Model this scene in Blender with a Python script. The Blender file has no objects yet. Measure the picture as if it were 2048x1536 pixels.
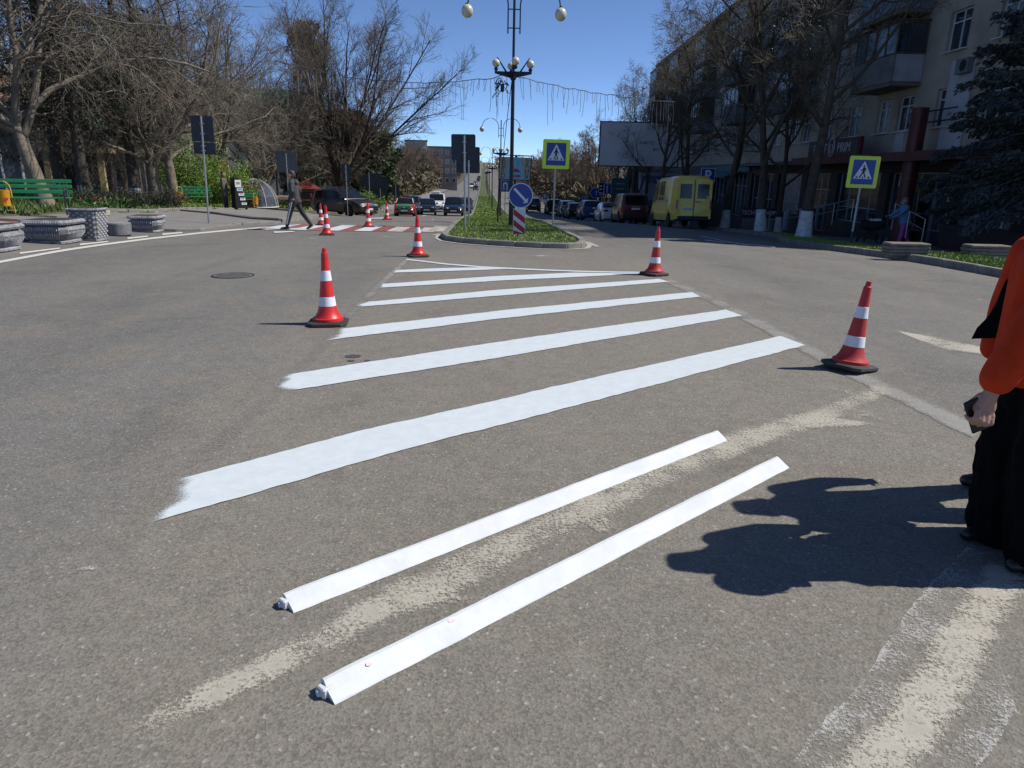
import bpy, bmesh, math, random
import numpy as np
from mathutils import Vector, Matrix, Quaternion

# ------------------------------------------------------------------ camera, sky, sun, exposure
R = math.radians
sc = bpy.context.scene
COL = sc.collection
F, CAMH = 1400.0, 1.65                      # focal length in photo pixels (2048 wide), eye height
PITCH, ROLL, YAW = R(16.62), R(1.1), R(2.6)
fw = np.array([math.sin(YAW) * math.cos(PITCH), math.cos(YAW) * math.cos(PITCH), -math.sin(PITCH)])
r0 = np.array([math.cos(YAW), -math.sin(YAW), 0.0])
u0 = np.cross(r0, fw)
CR = r0 * math.cos(ROLL) + u0 * math.sin(ROLL)
CU = -r0 * math.sin(ROLL) + u0 * math.cos(ROLL)
CP = np.array([0.0, 0.0, CAMH])
cam = bpy.data.cameras.new('camera')
camo = bpy.data.objects.new('camera', cam)
COL.objects.link(camo)
cam.sensor_fit = 'HORIZONTAL'
cam.sensor_width = 36.0
cam.lens = 36.0 * F / 2048.0
cam.clip_start, cam.clip_end = 0.05, 6000
camo.matrix_world = Matrix(((CR[0], CU[0], -fw[0], 0), (CR[1], CU[1], -fw[1], 0), (CR[2], CU[2], -fw[2], CAMH), (0, 0, 0, 1)))
sc.camera = camo

SUN_EL = R(48)
SUN_DIR = Vector((0.999 * math.cos(SUN_EL), 0.035 * math.cos(SUN_EL), math.sin(SUN_EL))).normalized()   # towards the sun
w = bpy.data.worlds.new('World')
sc.world = w
w.use_nodes = True
wn = w.node_tree
sky = wn.nodes.new('ShaderNodeTexSky')
sky.sky_type = 'NISHITA'
sky.sun_disc = False
sky.sun_elevation = SUN_EL
sky.sun_rotation = math.atan2(SUN_DIR.x, SUN_DIR.y)
sky.air_density, sky.dust_density, sky.ozone_density = 0.42, 0.0, 5.0
sky.altitude = 0
bg = wn.nodes['Background']
wn.links.new(sky.outputs[0], bg.inputs[0])
bg.inputs[1].default_value = 0.13
sun = bpy.data.lights.new('sun', 'SUN')
sun.energy = 4.2
sun.angle = R(0.53)
sun.color = (1.0, 0.955, 0.89)
suno = bpy.data.objects.new('sun', sun)
suno.rotation_euler = (-SUN_DIR).to_track_quat('-Z', 'Y').to_euler()
suno.location = (30, 5, 40)
COL.objects.link(suno)
vs = sc.view_settings
vs.view_transform, vs.look, vs.exposure, vs.gamma = 'Standard', 'None', 0.35, 1.0
vs.use_curve_mapping = False
sc.cycles.use_denoising = True
sc.cycles.max_bounces = 6
sc.cycles.transparent_max_bounces = 12
sc.cycles.caustics_reflective = sc.cycles.caustics_refractive = False

# ------------------------------------------------------------------ the lie of the land
PR = [(-80, 0), (15, 0), (22, -.10), (27, -.2), (32, -.38), (39, -.68), (46, -1.05), (53, -1.45), (60, -1.78), (72, -2.2), (90, -2.6),
      (130, -3.0), (260, -3.1), (400, -1.2), (700, 7.0), (1000, 17.5), (2500, 20), (9000, 20)]
def ss(a, b, x):
    t = min(1.0, max(0.0, (x - a) / (b - a)))
    return t * t * (3 - 2 * t)
def g(x, y):
    z = 20.0
    for (a, b), (c, d) in zip(PR, PR[1:]):
        if y <= c:
            z = b + (d - b) * (y - a) / (c - a)
            break
    return z - .05 * min(14, max(0, x - 6)) * ss(12, 24, y) + .058 * min(13, max(0, -9 - x)) * ss(8, 14, y)
def ray(u, v):
    return fw + CR * (u - 1024) / F - CU * (v - 768) / F
def proj(p):
    q = np.array(p) - CP
    z = q @ fw
    return 1024 + F * (q @ CR) / z, 768 - F * (q @ CU) / z
def at(u, v, dz=0.0):
    """where the line of sight through photo pixel (u, v) meets the land"""
    d = ray(u, v)
    a = t = 0.0
    while t < 1500:
        p = CP + d * t
        if p[2] <= g(p[0], p[1]) + dz:
            break
        a, t = t, t * 1.03 + .05
    b = t
    for _ in range(30):
        m = (a + b) / 2
        p = CP + d * m
        if p[2] <= g(p[0], p[1]) + dz:
            b = m
        else:
            a = m
    p = CP + d * b
    return float(p[0]), float(p[1])
def gp(u, D):
    """ground point D metres down the avenue under photo column u"""
    v = 430
    x = 0
    for _ in range(5):
        d = ray(u, v)
        x = d[0] / d[1] * D
        v = proj((x, D, g(x, D)))[1]
    return float(x), float(D), g(x, D)
def zat(u, v, D):
    d = ray(u, v)
    return float(CAMH + d[2] / d[1] * D)

# ------------------------------------------------------------------ materials
MATS = {}
def nd(nt, typ, **kw):
    n = nt.nodes.new(typ)
    for k, v in kw.items():
        if k.startswith('i_'):
            key = k[2:]
            n.inputs[int(key) if key.isdigit() else key].default_value = v
        else:
            setattr(n, k, v)
    return n
def base(name):
    m = bpy.data.materials.new(name)
    m.use_nodes = True
    nt = m.node_tree
    return m, nt, nt.nodes['Principled BSDF']
def M(name, col, rough=.6, metal=0.0, var=.12, scale=5.0, bump=0.0, bscale=60.0, col2=None, coat=0.0, spec=.5, detail=4.0, alpha=1.0, trans=0.0, emit=None, world=False):
    """procedural material: a colour broken up by noise, optional relief"""
    if name in MATS:
        return MATS[name]
    m, nt, b = base(name)
    L = nt.links
    b.inputs['Roughness'].default_value = rough
    b.inputs['Metallic'].default_value = metal
    b.inputs['Specular IOR Level'].default_value = spec
    b.inputs['Coat Weight'].default_value = coat
    b.inputs['Coat Roughness'].default_value = .06
    b.inputs['Alpha'].default_value = alpha
    b.inputs['Transmission Weight'].default_value = trans
    c = tuple(col) + (1,)
    c2 = tuple(col2) + (1,) if col2 else tuple(max(0, k * (1 - var * 1.6)) for k in col) + (1,)
    if world:
        geo = nd(nt, 'ShaderNodeNewGeometry')
        co = geo.outputs['Position']
    else:
        tc = nd(nt, 'ShaderNodeTexCoord')
        co = tc.outputs['Object']
    n1 = nd(nt, 'ShaderNodeTexNoise', i_Scale=scale, i_Detail=detail, i_Roughness=.62)
    L.new(co, n1.inputs['Vector'])
    rmp = nd(nt, 'ShaderNodeValToRGB')
    rmp.color_ramp.elements[0].position = .32
    rmp.color_ramp.elements[0].color = c2
    rmp.color_ramp.elements[1].position = .62
    rmp.color_ramp.elements[1].color = c
    L.new(n1.outputs['Fac'], rmp.inputs[0])
    L.new(rmp.outputs[0], b.inputs['Base Color'])
    if rough > .08:
        mr = nd(nt, 'ShaderNodeMapRange')
        mr.inputs['To Min'].default_value = min(1, rough * 1.15)
        mr.inputs['To Max'].default_value = rough * .85
        L.new(n1.outputs['Fac'], mr.inputs['Value'])
        L.new(mr.outputs[0], b.inputs['Roughness'])
    if bump > 0:
        n2 = nd(nt, 'ShaderNodeTexNoise', i_Scale=bscale, i_Detail=5.0)
        L.new(co, n2.inputs['Vector'])
        bp = nd(nt, 'ShaderNodeBump', i_Strength=bump, i_Distance=.02)
        L.new(n2.outputs['Fac'], bp.inputs['Height'])
        L.new(bp.outputs[0], b.inputs['Normal'])
    if emit:
        b.inputs['Emission Color'].default_value = tuple(emit[:3]) + (1,)
        b.inputs['Emission Strength'].default_value = emit[3]
    MATS[name] = m
    return m

def asphalt(name, c_lo, c_hi, c_warm, stain=.5, grain=1.0, dust=False):
    m, nt, b = base(name)
    L = nt.links
    geo = nd(nt, 'ShaderNodeNewGeometry')
    P = geo.outputs['Position']
    # broad tone: worn lanes, dusty areas
    mp = nd(nt, 'ShaderNodeMapping')
    mp.inputs['Scale'].default_value = (1.0, .22, 1.0)
    L.new(P, mp.inputs['Vector'])
    nb = nd(nt, 'ShaderNodeTexNoise', i_Scale=.55, i_Detail=5.0, i_Roughness=.6)
    L.new(mp.outputs[0], nb.inputs['Vector'])
    r1 = nd(nt, 'ShaderNodeValToRGB')
    r1.color_ramp.elements[0].position, r1.color_ramp.elements[1].position = .33, .68
    r1.color_ramp.elements[0].color = c_lo + (1,)
    r1.color_ramp.elements[1].color = c_hi + (1,)
    L.new(nb.outputs['Fac'], r1.inputs[0])
    nw = nd(nt, 'ShaderNodeTexNoise', i_Scale=1.3, i_Detail=6.0, i_Roughness=.7)
    L.new(P, nw.inputs['Vector'])
    r2 = nd(nt, 'ShaderNodeMapRange', i_1=.48, i_2=.72, i_3=0.0, i_4=stain)
    L.new(nw.outputs['Fac'], r2.inputs[0])
    mx = nd(nt, 'ShaderNodeMix', data_type='RGBA')
    L.new(r2.outputs[0], mx.inputs[0])
    L.new(r1.outputs[0], mx.inputs[6])
    mx.inputs[7].default_value = c_warm + (1,)
    tone = mx.outputs[2]
    if dust:
        # the hatched wedge is hardly driven over, so pale brown dust gathers there; the lanes are polished darker
        sx = nd(nt, 'ShaderNodeSeparateXYZ')
        L.new(P, sx.inputs[0])
        wob = nd(nt, 'ShaderNodeMath', operation='MULTIPLY_ADD')
        L.new(nw.outputs['Fac'], wob.inputs[0]); wob.inputs[1].default_value = 1.6; L.new(sx.outputs[0], wob.inputs[2])
        d1 = nd(nt, 'ShaderNodeMapRange', interpolation_type='SMOOTHSTEP', i_1=-1.9, i_2=-.2, i_3=0.0, i_4=1.0)
        d2 = nd(nt, 'ShaderNodeMapRange', interpolation_type='SMOOTHSTEP', i_1=3.6, i_2=5.2, i_3=1.0, i_4=0.0)
        d3 = nd(nt, 'ShaderNodeMapRange', interpolation_type='SMOOTHSTEP', i_1=13.5, i_2=18.0, i_3=1.0, i_4=0.0)
        L.new(wob.outputs[0], d1.inputs[0]); L.new(wob.outputs[0], d2.inputs[0]); L.new(sx.outputs[1], d3.inputs[0])
        e1 = nd(nt, 'ShaderNodeMath', operation='MULTIPLY'); L.new(d1.outputs[0], e1.inputs[0]); L.new(d2.outputs[0], e1.inputs[1])
        e2 = nd(nt, 'ShaderNodeMath', operation='MULTIPLY'); L.new(e1.outputs[0], e2.inputs[0]); L.new(d3.outputs[0], e2.inputs[1])
        e3 = nd(nt, 'ShaderNodeMath', operation='MULTIPLY'); L.new(e2.outputs[0], e3.inputs[0]); e3.inputs[1].default_value = .62
        md = nd(nt, 'ShaderNodeMix', data_type='RGBA')
        L.new(e3.outputs[0], md.inputs[0]); L.new(tone, md.inputs[6]); md.inputs[7].default_value = (.196, .178, .145, 1)
        tone = md.outputs[2]
    # aggregate: stones of differing tone
    vo = nd(nt, 'ShaderNodeTexVoronoi', i_Scale=95.0)
    L.new(P, vo.inputs['Vector'])
    sep = nd(nt, 'ShaderNodeSeparateColor')
    L.new(vo.outputs['Color'], sep.inputs[0])
    r3 = nd(nt, 'ShaderNodeMapRange', i_1=0.0, i_2=1.0, i_3=1 - .22 * grain, i_4=1 + .22 * grain)
    L.new(sep.outputs[0], r3.inputs[0])
    n4 = nd(nt, 'ShaderNodeTexNoise', i_Scale=160.0, i_Detail=3.0, i_Roughness=.75)
    L.new(P, n4.inputs['Vector'])
    r4 = nd(nt, 'ShaderNodeMapRange', i_1=.3, i_2=.7, i_3=1 - .26 * grain, i_4=1 + .26 * grain)
    L.new(n4.outputs['Fac'], r4.inputs[0])
    n5 = nd(nt, 'ShaderNodeTexNoise', i_Scale=7.0, i_Detail=6.0, i_Roughness=.72)
    L.new(P, n5.inputs['Vector'])
    r5 = nd(nt, 'ShaderNodeMapRange', i_1=.3, i_2=.7, i_3=.86, i_4=1.14)
    L.new(n5.outputs['Fac'], r5.inputs[0])
    k1 = nd(nt, 'ShaderNodeMath', operation='MULTIPLY')
    L.new(r3.outputs[0], k1.inputs[0]); L.new(r4.outputs[0], k1.inputs[1])
    k2 = nd(nt, 'ShaderNodeMath', operation='MULTIPLY')
    L.new(k1.outputs[0], k2.inputs[0]); L.new(r5.outputs[0], k2.inputs[1])
    n8 = nd(nt, 'ShaderNodeTexNoise', i_Scale=.8, i_Detail=7.0, i_Roughness=.68, i_Distortion=.6)
    L.new(P, n8.inputs['Vector'])
    r8 = nd(nt, 'ShaderNodeMapRange', i_1=.54, i_2=.70, i_3=1.0, i_4=.80)
    L.new(n8.outputs['Fac'], r8.inputs[0])
    k3 = nd(nt, 'ShaderNodeMath', operation='MULTIPLY')
    L.new(k2.outputs[0], k3.inputs[0]); L.new(r8.outputs[0], k3.inputs[1])
    k2 = k3
    vm = nd(nt, 'ShaderNodeVectorMath', operation='SCALE')
    L.new(tone, vm.inputs[0]); L.new(k2.outputs[0], vm.inputs['Scale'])
    # reddish and pale stones
    r6 = nd(nt, 'ShaderNodeMapRange', i_1=.86, i_2=.93, i_3=0.0, i_4=.55)
    L.new(sep.outputs[1], r6.inputs[0])
    mx2 = nd(nt, 'ShaderNodeMix', data_type='RGBA')
    L.new(r6.outputs[0], mx2.inputs[0]); L.new(vm.outputs[0], mx2.inputs[6])
    mx2.inputs[7].default_value = (.26, .205, .175, 1)
    r7 = nd(nt, 'ShaderNodeMapRange', i_1=.982, i_2=.994, i_3=0.0, i_4=.5)
    L.new(sep.outputs[2], r7.inputs[0])
    mx3 = nd(nt, 'ShaderNodeMix', data_type='RGBA')
    L.new(r7.outputs[0], mx3.inputs[0]); L.new(mx2.outputs[2], mx3.inputs[6])
    mx3.inputs[7].default_value = (.42, .41, .39, 1)
    L.new(mx3.outputs[2], b.inputs['Base Color'])
    b.inputs['Roughness'].default_value = .82
    b.inputs['Specular IOR Level'].default_value = .3
    hs = nd(nt, 'ShaderNodeMath', operation='ADD')
    L.new(vo.outputs['Distance'], hs.inputs[0]); L.new(n4.outputs['Fac'], hs.inputs[1])
    bp = nd(nt, 'ShaderNodeBump', i_Strength=.32 * grain, i_Distance=.006)
    L.new(hs.outputs[0], bp.inputs['Height'])
    L.new(bp.outputs[0], b.inputs['Normal'])
    MATS[name] = m
    return m

def worn(name, col, wear=.5, thick=1.0, scale=55.0, rough=.7, soft=.06, col2=None, broad=3.0):
    """road paint that has partly worn away: the vertex attribute 'cover' says how much is left"""
    m, nt, b = base(name)
    L = nt.links
    geo = nd(nt, 'ShaderNodeNewGeometry')
    P = geo.outputs['Position']
    at_ = nd(nt, 'ShaderNodeAttribute', attribute_name='cover')
    n1 = nd(nt, 'ShaderNodeTexNoise', i_Scale=scale, i_Detail=5.0, i_Roughness=.7)
    L.new(P, n1.inputs['Vector'])
    n2 = nd(nt, 'ShaderNodeTexNoise', i_Scale=broad, i_Detail=4.0)
    L.new(P, n2.inputs['Vector'])
    mx = nd(nt, 'ShaderNodeMath', operation='MULTIPLY_ADD')
    L.new(n2.outputs['Fac'], mx.inputs[0]); mx.inputs[1].default_value = .45
    nf = nd(nt, 'ShaderNodeTexNoise', i_Scale=scale * 3.0, i_Detail=3.0, i_Roughness=.7)
    L.new(P, nf.inputs['Vector'])
    mf = nd(nt, 'ShaderNodeMath', operation='MULTIPLY_ADD')
    L.new(nf.outputs['Fac'], mf.inputs[0]); mf.inputs[1].default_value = .6
    L.new(n1.outputs['Fac'], mf.inputs[2])
    L.new(mf.outputs[0], mx.inputs[2])
    # keep where noise < cover
    sub = nd(nt, 'ShaderNodeMath', operation='SUBTRACT')
    sc1 = nd(nt, 'ShaderNodeMapRange', i_1=0.0, i_2=1.0, i_3=.66, i_4=1.50)
    L.new(at_.outputs['Fac'], sc1.inputs[0])
    L.new(sc1.outputs[0], sub.inputs[0]); L.new(mx.outputs[0], sub.inputs[1])
    mr = nd(nt, 'ShaderNodeMapRange', i_1=-soft, i_2=soft, i_3=0.0, i_4=thick)
    L.new(sub.outputs[0], mr.inputs[0])
    L.new(mr.outputs[0], b.inputs['Alpha'])
    n3 = nd(nt, 'ShaderNodeTexNoise', i_Scale=9.0, i_Detail=6.0, i_Roughness=.7)
    L.new(P, n3.inputs['Vector'])
    rp = nd(nt, 'ShaderNodeValToRGB')
    rp.color_ramp.elements[0].position, rp.color_ramp.elements[1].position = .3, .65
    rp.color_ramp.elements[0].color = tuple(col2 or [k * .82 for k in col]) + (1,)
    rp.color_ramp.elements[1].color = tuple(col) + (1,)
    L.new(n3.outputs['Fac'], rp.inputs[0])
    L.new(rp.outputs[0], b.inputs['Base Color'])
    b.inputs['Roughness'].default_value = rough
    bp = nd(nt, 'ShaderNodeBump', i_Strength=.25, i_Distance=.004)
    L.new(n1.outputs['Fac'], bp.inputs['Height'])
    L.new(bp.outputs[0], b.inputs['Normal'])
    MATS[name] = m
    return m

# ------------------------------------------------------------------ mesh builder and bookkeeping
class MB:
    def __init__(s):
        s.v, s.f = [], []
    def add(s, vs, fs):
        o = len(s.v)
        s.v += [tuple(map(float, p)) for p in vs]
        s.f += [tuple(i + o for i in f) for f in fs]
        return s
    def box(s, c, d, rz=0.0, bev=0.0, M4=None):
        hx, hy, hz = d[0] / 2, d[1] / 2, d[2] / 2
        if bev > 0:
            b = min(bev, hx * .9, hy * .9, hz * .9)
            vs = []
            for sz in (-1, 1):
                for (ex, ey, ez) in ((0, 0, b),):
                    pass
            ring = lambda ix, iy, z: [(-ix + 0, -iy, z), (ix, -iy, z), (ix, iy, z), (-ix, iy, z)]
            def oct_(ix, iy, c2, z):
                return [(-ix + c2, -iy, z), (ix - c2, -iy, z), (ix, -iy + c2, z), (ix, iy - c2, z), (ix - c2, iy, z), (-ix + c2, iy, z), (-ix, iy - c2, z), (-ix, -iy + c2, z)]
            rings = [oct_(hx - b, hy - b, b * .6, -hz), oct_(hx, hy, b, -hz + b), oct_(hx, hy, b, hz - b), oct_(hx - b, hy - b, b * .6, hz)]
            vs = [p for r in rings for p in r]
            fs = [tuple(range(7, -1, -1)), tuple(range(24, 32))]
            for k in range(3):
                for i in range(8):
                    j = (i + 1) % 8
                    fs.append((k * 8 + i, k * 8 + j, k * 8 + 8 + j, k * 8 + 8 + i))
        else:
            vs = [(x * hx, y * hy, z * hz) for z in (-1, 1) for y in (-1, 1) for x in (-1, 1)]
            fs = [(0, 2, 3, 1), (4, 5, 7, 6), (0, 1, 5, 4), (2, 6, 7, 3), (0, 4, 6, 2), (1, 3, 7, 5)]
        cz, sz = math.cos(rz), math.sin(rz)
        out = []
        for x, y, z in vs:
            q = (c[0] + x * cz - y * sz, c[1] + x * sz + y * cz, c[2] + z)
            if M4 is not None:
                q = M4 @ Vector(q)
            out.append(q)
        return s.add(out, fs)
    def tube(s, pts, rad, n=6, cap=True):
        pts = np.asarray(pts, float)
        k = len(pts)
        rad = np.full(k, rad, float) if np.isscalar(rad) else np.asarray(rad, float)
        V, Fc = tube_np(pts, rad, n)
        fs = [tuple(q) for q in Fc]
        if cap:
            fs += [tuple(range(n - 1, -1, -1)), tuple(range((k - 1) * n, k * n))]
        return s.add(V, fs)
    def bar(s, a, b, r, n=6):
        return s.tube([a, b], r, n)
    def lathe(s, prof, n=20, c=(0, 0, 0), cap=True, sx=1.0, sy=1.0):
        vs, fs = [], []
        for r, z in prof:
            for i in range(n):
                a = 2 * math.pi * i / n
                vs.append((c[0] + r * sx * math.cos(a), c[1] + r * sy * math.sin(a), c[2] + z))
        for k in range(len(prof) - 1):
            for i in range(n):
                j = (i + 1) % n
                fs.append((k * n + i, k * n + j, k * n + n + j, k * n + n + i))
        if cap:
            fs += [tuple(range(n - 1, -1, -1)), tuple(range((len(prof) - 1) * n, len(prof) * n))]
        return s.add(vs, fs)
    def ball(s, c, r, n=12, m=8, sz=1.0):
        prof = [(max(1e-4, r * math.sin(math.pi * k / m)), -r * sz * math.cos(math.pi * k / m)) for k in range(m + 1)]
        return s.lathe(prof, n, c, cap=False)
    def prism(s, poly, d, org=(0, 0, 0), ax=(1, 0, 0), ay=(0, 0, 1)):
        """outline in the plane (ax, ay) given thickness d along their cross product"""
        ax, ay, o = Vector(ax), Vector(ay), Vector(org)
        nz = ax.cross(ay)
        n = len(poly)
        vs = [o + ax * x + ay * y for x, y in poly] + [o + ax * x + ay * y + nz * d for x, y in poly]
        fs = [tuple(range(n - 1, -1, -1)), tuple(range(n, 2 * n))]
        for i in range(n):
            j = (i + 1) % n
            fs.append((i, j, n + j, n + i))
        return s.add(vs, fs)
    def quad(s, a, b, c, d):
        return s.add([a, b, c, d], [(0, 1, 2, 3)])
    def mesh(s, name, mat, smooth=False, angle=40):
        me = bpy.data.meshes.new(name)
        me.from_pydata(s.v, [], s.f)
        me.update()
        if mat is not None:
            me.materials.append(mat)
        if smooth:
            me.shade_smooth()
            try:
                me.set_sharp_from_angle(angle=R(angle))
            except Exception:
                pass
        return me
    def build(s, name, mat, parent=None, smooth=False, angle=40, loc=None, rot=None):
        o = bpy.data.objects.new(name, s.mesh(name, mat, smooth, angle))
        COL.objects.link(o)
        if parent is not None:
            o.parent = parent
        if loc is not None:
            o.location = loc
        if rot is not None:
            o.rotation_euler = rot
        return o

def tube_np(pts, rad, n):
    k = len(pts)
    t = np.gradient(pts, axis=0)
    t /= np.linalg.norm(t, axis=1)[:, None] + 1e-9
    ref = np.array([0, 0, 1.0]) if abs(t[0, 2]) < .9 else np.array([1.0, 0, 0])
    a = np.cross(t, ref)
    a /= np.linalg.norm(a, axis=1)[:, None] + 1e-9
    b = np.cross(t, a)
    an = np.arange(n) * 2 * math.pi / n
    V = pts[:, None, :] + rad[:, None, None] * (a[:, None, :] * np.cos(an)[None, :, None] + b[:, None, :] * np.sin(an)[None, :, None])
    i = np.arange(n)
    j = (i + 1) % n
    base_ = (np.arange(k - 1) * n)[:, None]
    Fc = np.stack([base_ + i, base_ + j, base_ + n + j, base_ + n + i], axis=-1).reshape(-1, 4)
    return V.reshape(-1, 3), Fc

def tag(o, label=None, cat=None, group=None, kind=None):
    if label: o['label'] = label
    if cat: o['category'] = cat
    if group: o['group'] = group
    if kind: o['kind'] = kind
    return o
def thing(name, label, cat, loc=(0, 0, 0), rz=0.0, group=None, rot=None):
    o = bpy.data.objects.new(name, None)
    o.empty_display_size = .2
    COL.objects.link(o)
    o.location = loc
    o.rotation_euler = rot if rot is not None else (0, 0, rz)
    return tag(o, label, cat, group)
def copy_tree(o, parent=None):
    c = o.copy()
    COL.objects.link(c)
    c.parent = parent
    for ch in list(o.children):
        copy_tree(ch, c)
    return c
def obj(name, me, parent=None, loc=None):
    o = bpy.data.objects.new(name, me)
    COL.objects.link(o)
    if parent is not None: o.parent = parent
    if loc is not None: o.location = loc
    return o
def nmesh(name, V, Fc, mat, smooth=True):
    """mesh from numpy arrays (one face size)"""
    V = np.ascontiguousarray(V, np.float32)
    Fc = np.ascontiguousarray(Fc, np.int32)
    me = bpy.data.meshes.new(name)
    me.vertices.add(len(V)); me.vertices.foreach_set('co', V.ravel())
    k = Fc.shape[1]
    me.loops.add(Fc.size); me.loops.foreach_set('vertex_index', Fc.ravel())
    me.polygons.add(len(Fc))
    me.polygons.foreach_set('loop_start', np.arange(len(Fc), dtype=np.int32) * k)
    me.polygons.foreach_set('loop_total', np.full(len(Fc), k, np.int32))
    me.update(calc_edges=True)
    if mat is not None: me.materials.append(mat)
    if smooth: me.shade_smooth()
    return me
YS = [-40, -20, -5] + [2 * i for i in range(0, 4)] + list(range(8, 31)) + list(range(32, 62, 2)) + [65, 68, 72, 76, 80, 85, 90, 100, 110, 130, 160, 200, 230, 260, 290, 330, 370, 400, 450, 500, 550, 600, 650, 700, 760, 820, 880, 940, 1000]
XS = [-22, -19, -16, -13, -11, -9, 6, 8, 10, 12, 14, 17, 20]
def sheet(name, poly, dz, mat, parent=None, cover=None, skirt=0.0, extra_cut=()):
    """a flat outline laid on the land, dz above it; cover(x, y) fills the wear attribute"""
    bm = bmesh.new()
    vs = [bm.verts.new((x, y, 0)) for x, y in poly]
    bm.faces.new(vs)
    ys = [p[1] for p in poly]
    xs = [p[0] for p in poly]
    for yy in YS:
        if min(ys) < yy < max(ys):
            bmesh.ops.bisect_plane(bm, geom=bm.verts[:] + bm.edges[:] + bm.faces[:], plane_co=(0, yy, 0), plane_no=(0, 1, 0), dist=1e-5)
    for xx in XS:
        if min(xs) < xx < max(xs):
            bmesh.ops.bisect_plane(bm, geom=bm.verts[:] + bm.edges[:] + bm.faces[:], plane_co=(xx, 0, 0), plane_no=(1, 0, 0), dist=1e-5)
    for co, no in extra_cut:
        bmesh.ops.bisect_plane(bm, geom=bm.verts[:] + bm.edges[:] + bm.faces[:], plane_co=co, plane_no=no, dist=1e-5)
    bmesh.ops.recalc_face_normals(bm, faces=bm.faces)
    for f in bm.faces:
        if f.normal.z < 0: f.normal_flip()
    for v in bm.verts:
        v.co.z = g(v.co.x, v.co.y) + dz
    if skirt > 0:
        be = [e for e in bm.edges if len(e.link_faces) == 1]
        r = bmesh.ops.extrude_edge_only(bm, edges=be)
        for v in [e for e in r['geom'] if isinstance(e, bmesh.types.BMVert)]:
            v.co.z -= skirt
    bmesh.ops.triangulate(bm, faces=bm.faces[:])
    me = bpy.data.meshes.new(name)
    bm.to_mesh(me)
    bm.free()
    me.materials.append(mat)
    if cover is not None:
        a = me.attributes.new('cover', 'FLOAT', 'POINT')
        a.data.foreach_set('value', [float(cover(v.co.x, v.co.y)) for v in me.vertices])
    return obj(name, me, parent)
def strip(name, line, width, dz, mat, parent=None, cover=None, step=.12, cross=5, jitter=0.0, seed=0):
    """a painted band along a polyline: a fine grid, so the wear attribute can vary across and along; cover(s 0-1, t -1..1)"""
    rnd = random.Random(seed)
    pts = [Vector((x, y, 0)) for x, y in line]
    seg = [(b - a).length for a, b in zip(pts, pts[1:])]
    tot = sum(seg)
    n = max(2, int(tot / step))
    vs, fs, cv = [], [], []
    for i in range(n + 1):
        s_ = tot * i / n
        k = 0
        while k < len(seg) - 1 and s_ > seg[k]:
            s_ -= seg[k]; k += 1
        d = (pts[k + 1] - pts[k]).normalized()
        p = pts[k] + d * s_
        nrm = Vector((-d.y, d.x, 0))
        wd = width(i / n) if callable(width) else width
        off = rnd.uniform(-jitter, jitter)
        for j in range(cross):
            t = -1 + 2 * j / (cross - 1)
            q = p + nrm * (t * wd / 2 + off)
            vs.append((q.x, q.y, g(q.x, q.y) + dz))
            cv.append(cover(i / n, t) if cover else 1.0)
    for i in range(n):
        for j in range(cross - 1):
            a = i * cross + j
            fs.append((a, a + cross, a + cross + 1, a + 1))
    me = bpy.data.meshes.new(name)
    me.from_pydata(vs, [], fs)
    me.materials.append(mat)
    # faces must look up
    me.update()
    if me.polygons[0].normal.z < 0: me.flip_normals()
    a = me.attributes.new('cover', 'FLOAT', 'POINT')
    a.data.foreach_set('value', cv)
    return obj(name, me, parent)
TMP = bpy.data.scenes.new('evaluate')
def evaluate(o):
    """mesh of an object with its modifiers or text outline, evaluated on its own"""
    TMP.collection.objects.link(o)
    vl = TMP.view_layers[0]
    vl.update()
    me = bpy.data.meshes.new_from_object(o.evaluated_get(vl.depsgraph), depsgraph=vl.depsgraph)
    TMP.collection.objects.unlink(o)
    return me
def text_mesh(name, txt, size, mat, parent, M4, extrude=.004, align='CENTER', sx=1.0):
    cu = bpy.data.curves.new(name, 'FONT')
    cu.body = txt
    cu.size = size
    cu.extrude = extrude
    cu.align_x = align
    cu.align_y = 'CENTER'
    cu.resolution_u = 3
    to = bpy.data.objects.new(name, cu)
    me = evaluate(to)
    bpy.data.objects.remove(to)
    me.materials.clear()
    me.materials.append(mat)
    me.transform(M4 @ Matrix.Diagonal((sx, 1, 1, 1)))
    me.name = name
    return obj(name, me, parent)
# ------------------------------------------------------------------ the setting
A_ROAD = asphalt('asphalt', (.120, .118, .110), (.168, .163, .147), (.192, .168, .134), .75, dust=True)
A_SIDE = asphalt('asphalt_pavement', (.17, .165, .158), (.215, .208, .198), (.22, .20, .175), .4, .8)
A_DARK = asphalt('asphalt_shaded_copy', (.13, .128, .125), (.17, .166, .16), (.17, .155, .14), .4, .8)  # darkened copy of the pavement asphalt, shade put into its colour
EARTH = M('earth', (.085, .068, .046), .95, var=.35, scale=1.2, bump=.5, bscale=14, col2=(.06, .055, .03), world=True)
TURF = M('turf', (.07, .095, .03), .95, var=.3, scale=2.2, bump=.5, bscale=30, col2=(.05, .06, .022), world=True)
FARWOOD = M('far_ground', (.10, .085, .055), .95, var=.3, scale=.05, col2=(.06, .065, .03), world=True)
KERB = M('kerb_concrete', (.25, .235, .205), .85, var=.18, scale=4, bump=.35, bscale=45, col2=(.14, .132, .118))
FRESH = worn('fresh_white_paint', (.62, .67, .68), scale=120, soft=.20, rough=.5, col2=(.54, .585, .60))
CREAM = worn('old_cream_paint', (.56, .52, .43), scale=62, soft=.10, col2=(.42, .39, .322), broad=9.0, thick=.80)
GHOST = worn('ghost_paint', (.27, .26, .235), scale=70, soft=.10, col2=(.22, .21, .19))
WHITEOLD = worn('old_white_paint', (.62, .60, .55), scale=40, soft=.06)
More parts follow.
